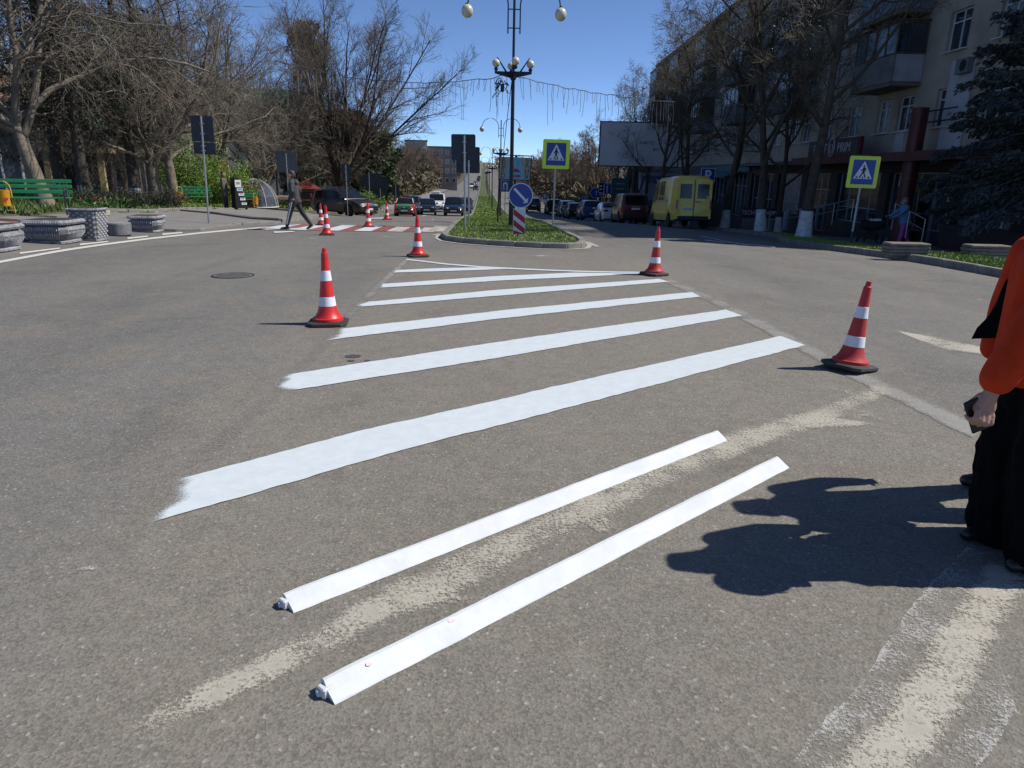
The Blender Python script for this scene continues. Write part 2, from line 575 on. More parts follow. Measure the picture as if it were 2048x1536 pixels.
REDPAINT = worn('old_red_paint', (.30, .085, .075), scale=30, soft=.12, col2=(.26, .10, .09))
SPECK = worn('paint_specks', (.50, .49, .455), scale=75, soft=.10, broad=6.0, thick=.85)

gx = [-1800, -600, -250, -120, -80, -60, -40, -30, -22, -15, -9, 0, 6, 13, 20, 30, 60, 80, 120, 250, 600, 1800]
gy = [-200, -60] + [y for y in YS if y % 4 == 0 or y > 62] + [1200, 1600, 2500, 4500]
gy = sorted(set(gy))
vs = [(x, y, g(x, y) - .30 + (max(0, abs(x) - 70) * .012 if y > 60 else 0)) for y in gy for x in gx]
fs = [(j * len(gx) + i, j * len(gx) + i + 1, (j + 1) * len(gx) + i + 1, (j + 1) * len(gx) + i) for j in range(len(gy) - 1) for i in range(len(gx) - 1)]
ground = MB().add(vs, fs).build('ground', FARWOOD, smooth=True)
tag(ground, kind='structure')

road = sheet('road', [(-45, -40), (45, -40), (45, 45), (14, 48), (14, 1000), (-14, 1000), (-14, 60), (-45, 60)], 0.0, A_ROAD)
tag(road, kind='structure')

def kerb_line(line, parent, top=.14, wid=.16, length=1.0, name='kerb_stone', skip=(), into=1):
    """single kerb stones laid end to end; the line is the road-side edge"""
    pts = [Vector((x, y, 0)) for x, y in line]
    rnd = random.Random(len(line) * 7 + int(line[0][1] * 10))
    n = 0
    for a, b in zip(pts, pts[1:]):
        Ls = (b - a).length
        k = max(1, round(Ls / length))
        d = (b - a) / k
        dn = d.normalized()
        nr = Vector((-dn.y, dn.x, 0)) * into
        for i in range(k):
            p0, p1 = a + d * i, a + d * (i + 1)
            z0, z1 = g(p0.x, p0.y), g(p1.x, p1.y)
            key = 'kerb%.2f' % d.length
            me = bpy.data.meshes.get(key)
            if me is None:
                me = MB().box((0, 0, 0), (d.length - .012, wid, .36), bev=.018).mesh(key, KERB)
                me.name = key
            o = obj(name, me, parent)
            m = (p0 + p1) / 2 + nr * (wid / 2)
            o.location = (m.x, m.y, (z0 + z1) / 2 + top - .18 + rnd.uniform(-.006, .006))
            o.rotation_euler = (0, -math.atan2(z1 - z0, d.length), math.atan2(d.y, d.x) + rnd.uniform(-.008, .008))
            n += 1
    return n

# --- the grassed centre island
IX0, IX1 = -1.12, 2.62
nose_px = [(882, 476), (892, 482), (925, 487), (975, 491), (1030, 494.5), (1085, 497.5), (1135, 498.5), (1163, 497), (1170, 491), (1163, 484)]
nose = [at(u, v) for u, v in nose_px]
isl_line = [(IX0, 62), (IX0, 23.2), (IX0 - .02, 21.6)] + nose + [(IX1 + .02, 20.6), (IX1, 23.5), (IX1, 62)]
def inset(line, d):
    out = []
    for i, (x, y) in enumerate(line):
        a = Vector(line[max(0, i - 1)]); b = Vector(line[min(len(line) - 1, i + 1)])
        t = (b - a).normalized()
        out.append((x - t.y * d, y + t.x * d))
    return out
isl_in = inset(isl_line, .10)
island = sheet('centre_island', isl_in + [(IX1 - .1, 950), (IX0 + .1, 950)], .10, TURF, skirt=.3)
tag(island, kind='structure')
kerb_line(isl_line[:3], island, into=1, length=1.0)
kerb_line(isl_line[2:13], island, into=1, length=.62)
kerb_line(isl_line[12:], island, into=1, length=1.0)
# beyond 62 m the stones cannot be told apart
far_kerb = MB()
for x in (IX0 + .08, IX1 - .08):
    pr = [(62, 0)] + [(y, 0) for y in YS if y > 62]
    for (a, _), (b, _) in zip(pr, pr[1:]):
        far_kerb.add([(x - .08, a, g(x, a) + .14), (x + .08, a, g(x, a) + .14), (x + .08, b, g(x, b) + .14), (x - .08, b, g(x, b) + .14),
                      (x - .08, a, g(x, a) - .1), (x + .08, a, g(x, a) - .1), (x + .08, b, g(x, b) - .1), (x - .08, b, g(x, b) - .1)],
                     [(0, 1, 2, 3), (0, 3, 7, 4), (1, 5, 6, 2)])
o = far_kerb.build('far_kerb', KERB, island); tag(o, kind='stuff')
rim = inset(isl_line[2:13], -.13)
strip('mortar_line', [at(868, 471)] + rim + [at(1195, 494)], .12, .012, CREAM, road, lambda s, t: .85 - .25 * abs(t), jitter=.01)

# --- left: closed side street, pavement, park
pav_px = [(0, 441), (120, 448), (222, 455), (300, 461.5), (352, 463.5), (402, 462.5), (432, 456), (490, 450), (549, 447.5)]
pav = [at(u, v) for u, v in pav_px]
PX = pav[-1][0]
left_edge = pav + [(PX - .15, 30), (PX - .35, 34), (PX - .8, 38), (PX - 2.0, 41), (-13.5, 43.0), (-18, 43.6), (-40, 45)]
pavement = sheet('pavement', left_edge + [(-40, 20.6), (pav[0][0] - 4, 20.4)], .06, A_SIDE, skirt=.25)
tag(pavement, kind='structure')
kerb_line(list(reversed(pav[:5])), pavement, top=.075, into=-1, length=.9)
kerb_line(list(reversed(pav[4:])), pavement, top=.075, into=-1, length=.75)
raised = sheet('raised_pavement', [(PX + .02, 27.0), (PX - .12, 30), (PX - .32, 34), (PX - .8, 37.6), (-9.8, 40.4), (-13.5, 42.6), (-17, 43.1), (-17, 32), (-11.4, 30.6)], .13, A_SIDE, skirt=.2)
tag(raised, kind='structure')
kerb_line([(PX + .02, 27.0), (PX - .12, 30), (PX - .32, 34), (PX - .8, 37.6), (-9.8, 40.4), (-13.5, 42.6)], raised, top=.145, into=1, length=1.0)
kerb_line([(PX - .1, 27.02), (-9.6, 29.2), (-11.4, 30.6)], raised, top=.15, into=-1, length=.8)
park_px = [(-260, 441), (0, 433.5), (120, 428), (165, 424.5), (300, 426), (440, 423), (560, 418), (600, 415)]
park = [at(u, v, .06) for u, v in park_px]
park = park[:5] + [(-13.0, 33.5), (-12.2, 36.5), (-13.6, 41), (-17.5, 42.2)]
parkg = sheet('park_ground', park + [(-70, 45), (-70, 20)], .105, M('park_soil', (.13, .105, .07), .95, var=.3, scale=1.5, bump=.6, bscale=18, col2=(.06, .075, .03), world=True), skirt=.3)
tag(parkg, kind='structure')
park_kerb = park[3:9]
kerb_line(park_kerb, parkg, top=.20, wid=.14, into=1, length=1.0)
# beyond the side street
verge = sheet('left_verge', [(-9.4, 52.5), (-9.9, 56), (-9.9, 950), (-60, 950), (-60, 50)], .13, EARTH, skirt=.4)
tag(verge, kind='structure')
kerb_line([(-60, 50.1), (-12.5, 51.2), (-9.7, 52.6), (-9.9, 56), (-9.9, 90)], verge, into=1, top=.16, length=2.0)
vpav = sheet('left_footway', [(-10.1, 56), (-10.1, 300), (-13.0, 300), (-13.0, 54)], .15, A_SIDE)
tag(vpav, kind='structure')

# --- right: grass strip, pavement in the shade, parking
rk = [(16, 6.2), (12, 8.2), (10.3, 10.0), (9.62, 12.2), (9.55, 16.5), (9.42, 20), (9.55, 22), (10.1, 24), (11.0, 26.2), (11.25, 29), (11.3, 34), (11.3, 62)]
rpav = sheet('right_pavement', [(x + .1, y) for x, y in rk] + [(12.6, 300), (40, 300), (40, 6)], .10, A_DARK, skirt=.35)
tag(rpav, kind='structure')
kerb_line(rk, rpav, top=.15, into=-1, length=1.0)
gs_out = [(x + .17, y) for x, y in rk[3:10]]
gs_in = [(12.05, 29.6), (12.0, 26.5), (11.9, 24), (11.6, 21), (11.35, 17), (11.3, 13.2), (11.25, 11.4)]
gstrip = sheet('grass_strip', gs_out + gs_in, .125, TURF)
tag(gstrip, kind='structure')
g2 = sheet('tree_strip', [(11.5, 31.2), (11.5, 62), (12.9, 62), (12.9, 31.2)], .115, EARTH)
tag(g2, kind='structure')
fverge = sheet('right_verge', [(12.7, 62), (12.7, 950), (60, 950), (60, 46), (24, 46), (24, 62)], .135, EARTH, skirt=.3)
tag(fverge, kind='structure')
kerb_line([(11.4, 62), (11.4, 110)], rpav, top=.15, into=-1, length=2.0)

# ------------------------------------------------------------------ painted markings (parts of the road)
def band(name, top, bot, mat, parent=road, dz=.007, cover=None, n=40, m=7, label=None, wav=.007, seed=0):
    rnd = random.Random(seed)
    T = [Vector(at(*p)) for p in top]; B = [Vector(at(*p)) for p in bot]
    def along(P, s):
        L = [(b - a).length for a, b in zip(P, P[1:])]
        d = s * sum(L)
        for k, l in enumerate(L):
            if d <= l or k == len(L) - 1:
                return P[k] + (P[k + 1] - P[k]) * (d / l)
            d -= l
    vs, fs, cv = [], [], []
    w1 = w2 = 0
    for i in range(n + 1):
        s = i / n
        w1 = .7 * w1 + rnd.uniform(-wav, wav); w2 = .7 * w2 + rnd.uniform(-wav, wav)
        a, b = along(T, s), along(B, s)
        e = (b - a).normalized()
        a = a + e * w1; b = b + e * w2
        for j in range(m):
            p = a + (b - a) * (j / (m - 1))
            vs.append((p.x, p.y, g(p.x, p.y) + dz)); cv.append(cover(s, j / (m - 1)) if cover else .93)
    for i in range(n):
        for j in range(m - 1):
            k = i * m + j
            fs.append((k, k + 1, k + m + 1, k + m))
    me = bpy.data.meshes.new(name); me.from_pydata(vs, [], fs); me.materials.append(mat); me.update()
    if me.polygons[0].normal.z < 0: me.flip_normals()
    at_ = me.attributes.new('cover', 'FLOAT', 'POINT'); at_.data.foreach_set('value', cv)
    o = obj(name, me, parent)
    if label: o['label'] = label
    return o
def soft_end(seed, lo=.03, amp=.03, hi_end=True):
    rnd = random.Random(seed)
    k = [rnd.random() for _ in range(20)]
    def f(s, t):
        j = t * 6
        q = k[int(j)] * (1 - (j % 1)) + k[int(j) + 1] * (j % 1)
        e = amp * q
        return .04 + .86 * ss(e * .4, lo + e, s)
    return f
ST = [([(330, 967), (700, 868), (1100, 776), (1562, 673)], [(288, 1051), (800, 902), (1200, 800), (1610, 691)], .022, .03, 'nearest and widest of the fresh white hatching stripes'),
      ([(558, 753), (1000, 684), (1452, 620)], [(535, 790), (1000, 716), (1484, 632)], .02, .04, 'second fresh white hatching stripe'),
      ([(660, 661), (1000, 622), (1384, 585)], [(648, 682), (1000, 638), (1401, 594)], .015, .03, 'third fresh white hatching stripe'),
      ([(716, 606.5), (1000, 580), (1318, 558.5)], [(706, 615.5), (1000, 592), (1338, 564)], .015, .03, 'fourth fresh white hatching stripe'),
      ([(760, 569), (1000, 552.5), (1150, 546)], [(756, 576.5), (1000, 562), (1300, 547.5)], .012, .02, 'fifth fresh white hatching stripe running into the curved line'),
      ([(790, 541), (880, 537), (960, 535.5)], [(785, 546), (900, 542.5), (1020, 538.5)], .012, .02, 'shortest fresh white hatching stripe near the island')]
for i, (t, b, lo, amp, lab) in enumerate(ST):
    band('painted_stripe', t, b, FRESH, cover=soft_end(i + 3, lo, amp), n=120, m=13, dz=.006 + .0004 * i, label=lab, seed=i)
cur = [(813, 519.5), (850, 523.5), (890, 528.5), (960, 534.3), (1060, 539.5), (1160, 543.4), (1240, 545), (1300, 545.4)]
band('painted_line', [(u, v - 1.0) for u, v in cur], [(u, v + 1.3) for u, v in cur], FRESH, n=50, m=3, dz=.0095, label='thin curved fresh white line closing the hatching')
# traces of the older hatching outline
gl = [(818, 519), (760, 571), (700, 630), (640, 695), (560, 775), (470, 850), (385, 925)]
band('old_outline', [(u - 12 + (v - 519) * -.02, v) for u, v in gl], [(u + 2 + (v - 519) * .085, v + 2) for u, v in gl], GHOST, cover=lambda s, t: (.62 - .3 * s) * (1 - abs(2 * t - 1) ** 4 * .6), n=70, m=7, dz=.004)
gr = [(1335, 562), (1420, 598), (1500, 638), (1600, 690), (1710, 748), (1830, 805), (1960, 866)]
band('old_outline', [(u + 10, v - 4 - (v - 560) * .02) for u, v in gr], [(u - 10 - (v - 560) * .03, v + 3 + (v - 560) * .03) for u, v in gr], GHOST, cover=lambda s, t: (.5 + .14 * s) * (1 - abs(2 * t - 1) ** 4 * .6), n=70, m=7, dz=.0045)
# worn cream band between and beyond the two timbers
rw = random.Random(5)
wk = [rw.uniform(-.22, .22) for _ in range(60)]
def wear_c(base_, amp=1.0, cut=(0, 1)):
    def f(s, t):
        k = s * 50
        q = wk[int(k)] * (1 - k % 1) + wk[int(k) + 1] * (k % 1)
        e = 1 - abs(2 * t - 1) ** 3 * .75
        fade = ss(cut[0], cut[0] + .06, s) * (1 - ss(cut[1] - .06, cut[1], s))
        return (base_ + amp * q) * e * (.35 + .65 * fade)
    return f
cl = [(190, 1505), (330, 1432), (480, 1365), (640, 1285), (760, 1215), (900, 1165), (1050, 1080), (1200, 1010), (1330, 945), (1460, 895), (1560, 860), (1640, 838), (1720, 800), (1790, 775)]
hw_ = [22, 34, 40, 38, 42, 58, 40, 44, 40, 34, 26, 22, 20, 14]
band('worn_band', [(u - 6, v - h) for (u, v), h in zip(cl, hw_)], [(u + 6, v + h * .85) for (u, v), h in zip(cl, hw_)], CREAM, cover=wear_c(.50, .40), n=110, m=9, dz=.0035, label='worn cream paint band lying between the two white timbers')
for (a, b, c, d), cv in [(((760, 1180), (870, 1148), (955, 1200), (800, 1225)), .62), (((1130, 1012), (1180, 1005), (1250, 1065), (1200, 1075)), .5), (((1560, 828), (1640, 832), (1770, 850), (1610, 862)), .66),
                         (((1610, 825), (1640, 800), (1700, 812), (1680, 832)), .42), (((1680, 780), (1700, 775), (1740, 800), (1730, 815)), .45), (((1730, 768), (1775, 770), (1790, 790), (1750, 795)), .55), (((1690, 815), (1745, 822), (1750, 832), (1705, 845)), .42)]:
    band('worn_patch', [a, b], [d, c], CREAM, cover=lambda s, t, cv=cv: cv * .82 * (1 - abs(2 * s - 1) ** 6 * .5) * (1 - abs(2 * t - 1) ** 6 * .5), n=12, m=8, dz=.0052)
# bottom right corner
br = [(2010, 1120), (1975, 1185), (1915, 1275), (1880, 1350), (1835, 1420), (1780, 1490), (1720, 1560), (1650, 1640)]
band('worn_band', [(u - 40 - (v - 1120) * .16, v - 6) for u, v in br], [(u + 70 + (v - 1120) * .10, v + 8) for u, v in br], CREAM, cover=wear_c(.56, .40), n=60, m=10, dz=.0035, label='worn cream paint band in the bottom right corner')
br2 = [(1960, 1090), (1880, 1170), (1810, 1265), (1750, 1345), (1680, 1430), (1600, 1530)]
band('paint_specks', [(u - 18, v - 6) for u, v in br2], [(u + 120 + (v - 1090) * .2, v + 60) for u, v in br2], SPECK, cover=lambda s, t: .33 + .14 * max(0, 1 - t * 10) * (.4 + .6 * math.sin(s * 17) ** 2) + .05 * math.sin(s * 23 + t * 9) - .10 * t, n=60, m=22, dz=.0025)
br3 = [(1950, 1330), (2020, 1360), (2035, 1420), (1990, 1500), (1930, 1570)]
band('paint_specks', [(u - 100, v + 20) for u, v in br3], [(u, v) for u, v in br3], SPECK, cover=lambda s, t: (.30 + .24 * t ** 3) * (1 - ss(.9, 1, t)) * (1 - abs(2 * s - 1) ** 4 * .5), n=40, m=14, dz=.0028)
band('worn_dash', [(1795, 662), (1860, 672), (1990, 700)], [(1805, 668), (1885, 700), (1995, 712)], CREAM, cover=lambda s, t: (.58 + .1 * math.sin(s * 9)) * (1 - abs(2 * t - 1) ** 4 * .4), n=30, m=6, dz=.004, label='cream dash worn thin on the right carriageway')
for (u, v, a, b) in [(180, 1138, 34, 9), (600, 718, 10, 3), (1960, 600, 16, 3), (1100, 830, 8, 3), (1085, 512, 40, 3)]:
    band('paint_spot', [(u - a / 2, v - b / 2), (u + a / 2, v - b)], [(u - a, v + b / 2), (u + a * .7, v + b / 3)], SPECK, cover=lambda s, t: .48 * (1 - abs(2 * s - 1) ** 2 * .6) * (1 - abs(2 * t - 1) ** 2 * .5), n=8, m=5, dz=.003)
# the edge line of the left carriageway and the dashes along the planters
el = [(-140, 560), (0, 524.5), (100, 506), (200, 490.5), (300, 477.5), (400, 466.5), (470, 460), (545, 454)]
band('edge_line', [(u, v - 2.2 + u * .002) for u, v in el], [(u, v + 2.4 - u * .002) for u, v in el], WHITEOLD, cover=lambda s, t: .82 - .25 * abs(2 * t - 1) ** 4, n=80, m=5, dz=.009, label='long off-white edge line in front of the planters')
for a, b in [((40, 507), (120, 497)), ((160, 489.5), (216, 483.5)), ((255, 477), (296, 473)), ((325, 469), (365, 465.5)), ((10, 499), (28, 496))]:
    band('edge_dash', [(a[0], a[1] - 1.5), (b[0], b[1] - 1.2)], [(a[0], a[1] + 1.8), (b[0], b[1] + 1.2)], WHITEOLD, cover=lambda s, t: .78, n=10, m=3, dz=.009)
# red and white crossing over the closed side street
zx0, zx1, zy0, zy1 = -13.6, -9.75, 16.3, 20.1
zebra = sheet('red_crossing', [(zx0, zy0), (zx1 - .2, zy0), (zx1 + .15, zy1 - .2), (zx0, zy1 + .3)], .010, REDPAINT, road, cover=lambda x, y: .9)
for k in range(5):
    y0 = zy0 + .12 + k * .78
    sheet('crossing_stripe', [(zx0, y0), (zx1 - .25, y0), (zx1 - .25, y0 + .40), (zx0, y0 + .42)], .016, WHITEOLD, road, cover=lambda x, y: .92)
# crossing over the left carriageway: freshly painted stripes at the left, worn ones towards the island
cy0, cy1 = 22.2, 25.6
sheet('crossing_red', [(-7.1, cy0 + .05), (-1.4, cy0 - .1), (-1.4, cy1), (-7.0, cy1 + .1)], .010, REDPAINT, road, cover=lambda x, y: .80 - .42 * ss(-4.5, -2.5, x))
for k in range(6):
    x0 = -6.9 + k * .98
    if k < 4:
        sheet('crossing_stripe', [(x0, cy0), (x0 + .52, cy0 - .02), (x0 + .50, cy1), (x0 - .02, cy1)], .017, FRESH, road, cover=lambda x, y: 1.0)
    else:
        sheet('crossing_stripe', [(x0, cy0), (x0 + .5, cy0), (x0 + .5, cy1 - .8), (x0, cy1 - .6)], .017, WHITEOLD, road, cover=lambda x, y: .50)
sheet('crossing_stripe', [(-1.75, cy0 + .3), (-1.2, cy0 + .3), (-1.2, cy1 + .4), (-1.7, cy1 + .4)], .017, CREAM, road, cover=lambda x, y: .92)
band('painted_dash', [(547, 464), (584, 463.2)], [(549, 467), (590, 465)], FRESH, n=6, m=3, dz=.018)
band('painted_dash', [(528, 459.5), (600, 457)], [(532, 461), (604, 458.4)], FRESH, n=6, m=3, dz=.018)
band('painted_dash', [(738, 436.6), (770, 436)], [(738, 438), (770, 438)], FRESH, n=6, m=3, dz=.02)
for u, v, a in [(770, 474, 12), (622, 478, 10), (865, 440, 6)]:
    band('paint_spot', [(u - a, v - 1), (u + a, v - 1.2)], [(u - a * .8, v + 1), (u + a, v + .6)], SPECK, cover=lambda s, t: .42 * (1 - abs(2 * s - 1) ** 2 * .5), n=6, m=5, dz=.012)
for k in range(9):
    yy = 20.5 + k * 9
    sheet('lane_dash', [(7.2, yy), (7.34, yy), (7.34, yy + 3), (7.2, yy + 3)], .012, WHITEOLD, road, cover=lambda x, y: .58)
for k in range(3):
    band('bay_line', [(1410 + k * 45, 480 + k * 4), (1450 + k * 50, 485 + k * 4.5)], [(1409 + k * 45, 481.5 + k * 4), (1450 + k * 50, 487 + k * 4.5)], WHITEOLD, cover=lambda s, t: .62, n=8, m=3, dz=.012)
for k in range(40):
    yy = 60 + k * 14
    sheet('lane_dash', [(-5.1, yy), (-4.95, yy), (-4.95, yy + 4), (-5.1, yy + 4)], .02, WHITEOLD, road, cover=lambda x, y: .62)

for L_, c_ in (([(-60, 655), (120, 612), (300, 567), (430, 530), (520, 505)], .34), ([(0, 900), (150, 800), (330, 680), (520, 560)], .22), ([(1330, 700), (1500, 760), (1640, 850), (1700, 960)], .2)):
    band('faint_seam', [(u, v - 5) for u, v in L_], [(u + 4, v + 6) for u, v in L_], GHOST, cover=lambda s, t, c_=c_: c_ * (1 - abs(2 * t - 1) ** 2 * .6) * (1 - abs(2 * s - 1) ** 6 * .6), n=40, m=5, dz=.002)
# manhole cover in the left carriageway
mh = at(466, 551.5)
IRON = M('cast_iron', (.055, .052, .05), .7, .3, var=.3, scale=30, bump=.6, bscale=90)
mo = thing('manhole_cover', 'round dark iron manhole cover set in the left carriageway', 'manhole cover', (mh[0], mh[1], 0))
MB().lathe([(.33, .001), (.33, .012), (.315, .013), (.305, .006)], 32, cap=False).build('rim', IRON, mo)
MB().lathe([(.001, .010), (.295, .010), (.295, .002)], 32, cap=False).build('lid', M('lid_iron', (.185, .18, .168), .85, .0, var=.3, scale=25, bump=.8, bscale=60), mo)
mb = MB()
for k in range(-3, 4):
    mb.box((0, k * .075, .0125), (2 * math.sqrt(max(.01, .27 ** 2 - (k * .075) ** 2)), .022, .005))
mb.build('ribs', MATS['lid_iron'], mo)
DAMP = M('oil_stain', (.075, .073, .07), .6, var=.2)
for u, v, a in [(706, 713, .075), (735, 722, .03), (702, 722, .035)]:
    x, y = at(u, v)
    MB().lathe([(.001, .0042), (a, .0042)], 14, cap=False, sx=1, sy=.8).build('damp_spot', DAMP, road, loc=(x, y, 0))
# ------------------------------------------------------------------ traffic cones
CONE_RED = M('cone_red', (.62, .022, .02), .42, var=.10, scale=9, col2=(.50, .018, .016))
CONE_DIRTY = M('cone_red_dusty', (.46, .026, .024), .55, var=.2, scale=9, col2=(.36, .028, .026))
CONE_WHITE = M('cone_band', (.74, .75, .80), .4, var=.06, scale=20)
RUBBER = M('black_rubber', (.022, .022, .023), .75, var=.3, scale=14, bump=.2, col2=(.04, .038, .036))
RUBBER_DUST = M('dusty_rubber', (.055, .052, .048), .85, var=.35, scale=7, bump=.3, col2=(.03, .03, .03))
CH = .80
def cone_r(z):
    P = [(0.0, .168), (.030, .168), (.036, .148), (.055, .135), (.085, .118), (.165, .094), (.30, .078), (.46, .060), (.575, .047), (.745, .037), (.752, .027), (.797, .024), (.80, .012)]
    for (a, b), (c, d) in zip(P, P[1:]):
        if z <= c:
            return b + (d - b) * (z - a) / max(1e-6, c - a)
    return .012
def make_cone(red, rub):
    root = thing('traffic_cone', 'x', 'traffic cone', group='red and white traffic cones')
    b = MB()
    def octa(h, c, z):
        return [(-h + c, -h, z), (h - c, -h, z), (h, -h + c, z), (h, h - c, z), (h - c, h, z), (-h + c, h, z), (-h, h - c, z), (-h, -h + c, z)]
    rings = [octa(.205, .06, 0), octa(.215, .06, .012), octa(.212, .06, .034), octa(.19, .055, .042), octa(.155, .05, .046)]
    b.add([p for r in rings for p in r], [tuple(range(7, -1, -1)), tuple(range(32, 40))] + [(k * 8 + i, k * 8 + (i + 1) % 8, k * 8 + 8 + (i + 1) % 8, k * 8 + 8 + i) for k in range(4) for i in range(8)])
    b.build('base', rub, root)
    zs = [0.0, .030, .036, .055, .085, .12, .165, .22, .30, .38, .46, .575, .66, .745, .752, .797, .80]
    MB().lathe([(cone_r(z), z + .045) for z in zs], 28).build('cone_body', red, root, smooth=True, angle=35)
    for a, c in ((.165, .268), (.445, .555)):
        MB().lathe([(cone_r(a) + .0005, a + .045), (cone_r(a) + .003, a + .047), (cone_r((a + c) / 2) + .003, (a + c) / 2 + .045), (cone_r(c) + .003, c + .043), (cone_r(c) + .0005, c + .045)], 28, cap=False).build('reflective_band', CONE_WHITE, root, smooth=True)
    return root
c_a = make_cone(CONE_RED, RUBBER)
c_b = make_cone(CONE_DIRTY, RUBBER_DUST)
CONES = [(c_a, at(657, 648), 1.0, .1, 0, 0, 'traffic cone standing left of the hatching beside its third stripe'),
         (c_b, at(1697, 738), .93, .55, .02, .10, 'tilted dusty traffic cone nearest the person in orange'),
         (c_a, at(836, 513), .98, .3, 0, 0, 'traffic cone at the far left tip of the hatching, before the island'),
         (c_b, at(1308, 550), .98, .5, .0, .025, 'traffic cone at the far right corner of the hatching'),
         (c_a, gp(654, 20.4)[:2], .97, .2, 0, 0, 'traffic cone on the crossing nearest the walking person, front one of two'),
         (c_b, gp(643, 25.2)[:2], .90, .7, 0, 0, 'traffic cone just behind another cone beside the walking person'),
         (c_a, gp(737, 24.6)[:2], .98, .1, 0, 0, 'traffic cone on the crossing in front of the dark estate car bonnet'),
         (c_a, gp(774, 33.5)[:2], .98, .4, 0, 0, 'farthest traffic cone, beside the red and green car')]
used = set()
for src, (x, y), s, rz, tx, ty, lab in CONES:
    o = copy_tree(src) if id(src) in used else src
    used.add(id(src))
    o.location = (x, y, g(x, y) + .002)
    o.scale = (s, s, s)
    o.rotation_euler = (tx, ty, rz)
    if ty: o.location.z += .215 * s * math.sin(abs(ty)) * .95
    o['label'] = lab

# ------------------------------------------------------------------ the two white timbers
TIMBER = M('painted_timber', (.60, .625, .64), .7, var=.05, scale=5, bump=.07, bscale=40, col2=(.54, .56, .575))
RAW_END = M('crusted_paint', (.50, .50, .51), .9, var=.4, scale=40, bump=.3, bscale=40, col2=(.26, .25, .24))
PINK = M('pink_smudge', (.72, .42, .46), .6, var=.3, scale=30, col2=(.78, .66, .68))
def timber(a, b, wid, hgt, lab, seed, smudge=()):
    A, B = Vector(a), Vector(b)
    L = (B - A).length
    rnd = random.Random(seed)
    root = thing('white_timber', lab, 'timber', (A.x, A.y, g(A.x, A.y)), math.atan2(B.y - A.y, B.x - A.x), 'white timbers on the asphalt')
    n = 46
    vs, fs = [], []
    prof = [(wid * .42, .002), (wid * .42, hgt * 1.06), (wid * .36, hgt * 1.16), (wid * .22, hgt * 1.14), (-wid * .12, hgt * .66), (-wid * .46, hgt * .16), (-wid * .5, .002)]
    wob = [0, 0]
    for i in range(n + 1):
        s = L * i / n
        wob[0] = wob[0] * .85 + rnd.uniform(-.0012, .0012)
        wob[1] = wob[1] * .8 + rnd.uniform(-.0012, .0012)
        k = 1.0
        if i == 0: k = .95
        for (y, z) in prof:
            vs.append((s + (rnd.uniform(-.004, .004) if i in (0, n) else 0), y * k + wob[0] + rnd.uniform(-.0009, .0009), max(.001, z * k + wob[1] * (z > .01) + rnd.uniform(-.0009, .0009))))
    m = len(prof)
    for i in range(n):
        for j in range(m):
            q = (j + 1) % m
            fs.append((i * m + j, (i + 1) * m + j, (i + 1) * m + q, i * m + q))
    fs += [tuple(range(m)), tuple(range((n + 1) * m - 1, n * m - 1, -1))]
    MB().add(vs, fs).build('beam', TIMBER, root)
    # crusted end with a lump of dried paint
    e = MB()
    e.box((.004, wid * .14, hgt * .44), (.05, wid * .42, hgt * .84), .12, bev=.004)
    e.box((-.014, wid * .22, hgt * .34), (.03, wid * .24, hgt * .6), -.2, bev=.004)
    e.build('crusted_end', TIMBER, root)
    for (s, y, ln) in smudge:
        MB().lathe([(.001, .0), (.012, .0)], 10, cap=False, sx=ln, sy=.7).build('pink_smudge', PINK, root, loc=(s, y, hgt * (.66 + (y + wid * .12) / wid * 1.41) + .0035), rot=(math.atan2(hgt * .48, wid * .34), 0, 0))
    return root
timber(at(576, 1216), at(1441, 878), .098, .044, 'white painted timber lying nearer the fresh stripes', 3)
timber(at(656, 1394), at(1563, 932), .100, .045, 'white painted timber nearer the camera with a pink smudge', 8, ((.16, .006, 1.1), (.52, .014, 1.6)))

# ------------------------------------------------------------------ planters along the closed side street
STONE_P = M('planter_stone', (.30, .305, .315), .75, var=.5, scale=9, bump=.5, bscale=30, col2=(.12, .12, .128))
STONE_RIB = M('planter_rib', (.42, .425, .435), .7, var=.4, scale=14, bump=.3, bscale=40, col2=(.20, .20, .21))
STONE_DK = M('planter_dark', (.13, .132, .138), .8, var=.4, scale=12, bump=.4, bscale=40, col2=(.20, .20, .205))
SOIL = M('potting_soil', (.045, .035, .028), .95, var=.4, scale=14, bump=.6)
def sq_ring(hx, hy, c, z):
    return [(-hx + c, -hy, z), (hx - c, -hy, z), (hx, -hy + c, z), (hx, hy - c, z), (hx - c, hy, z), (-hx + c, hy, z), (-hx, hy - c, z), (-hx, -hy + c, z)]
def loft8(rings):
    m = MB()
    n = len(rings)
    m.add([p for r in rings for p in r], [tuple(range(7, -1, -1)), tuple(range(8 * n - 8, 8 * n))] + [(k * 8 + i, k * 8 + (i + 1) % 8, k * 8 + 8 + (i + 1) % 8, k * 8 + 8 + i) for k in range(n - 1) for i in range(8)])
    return m
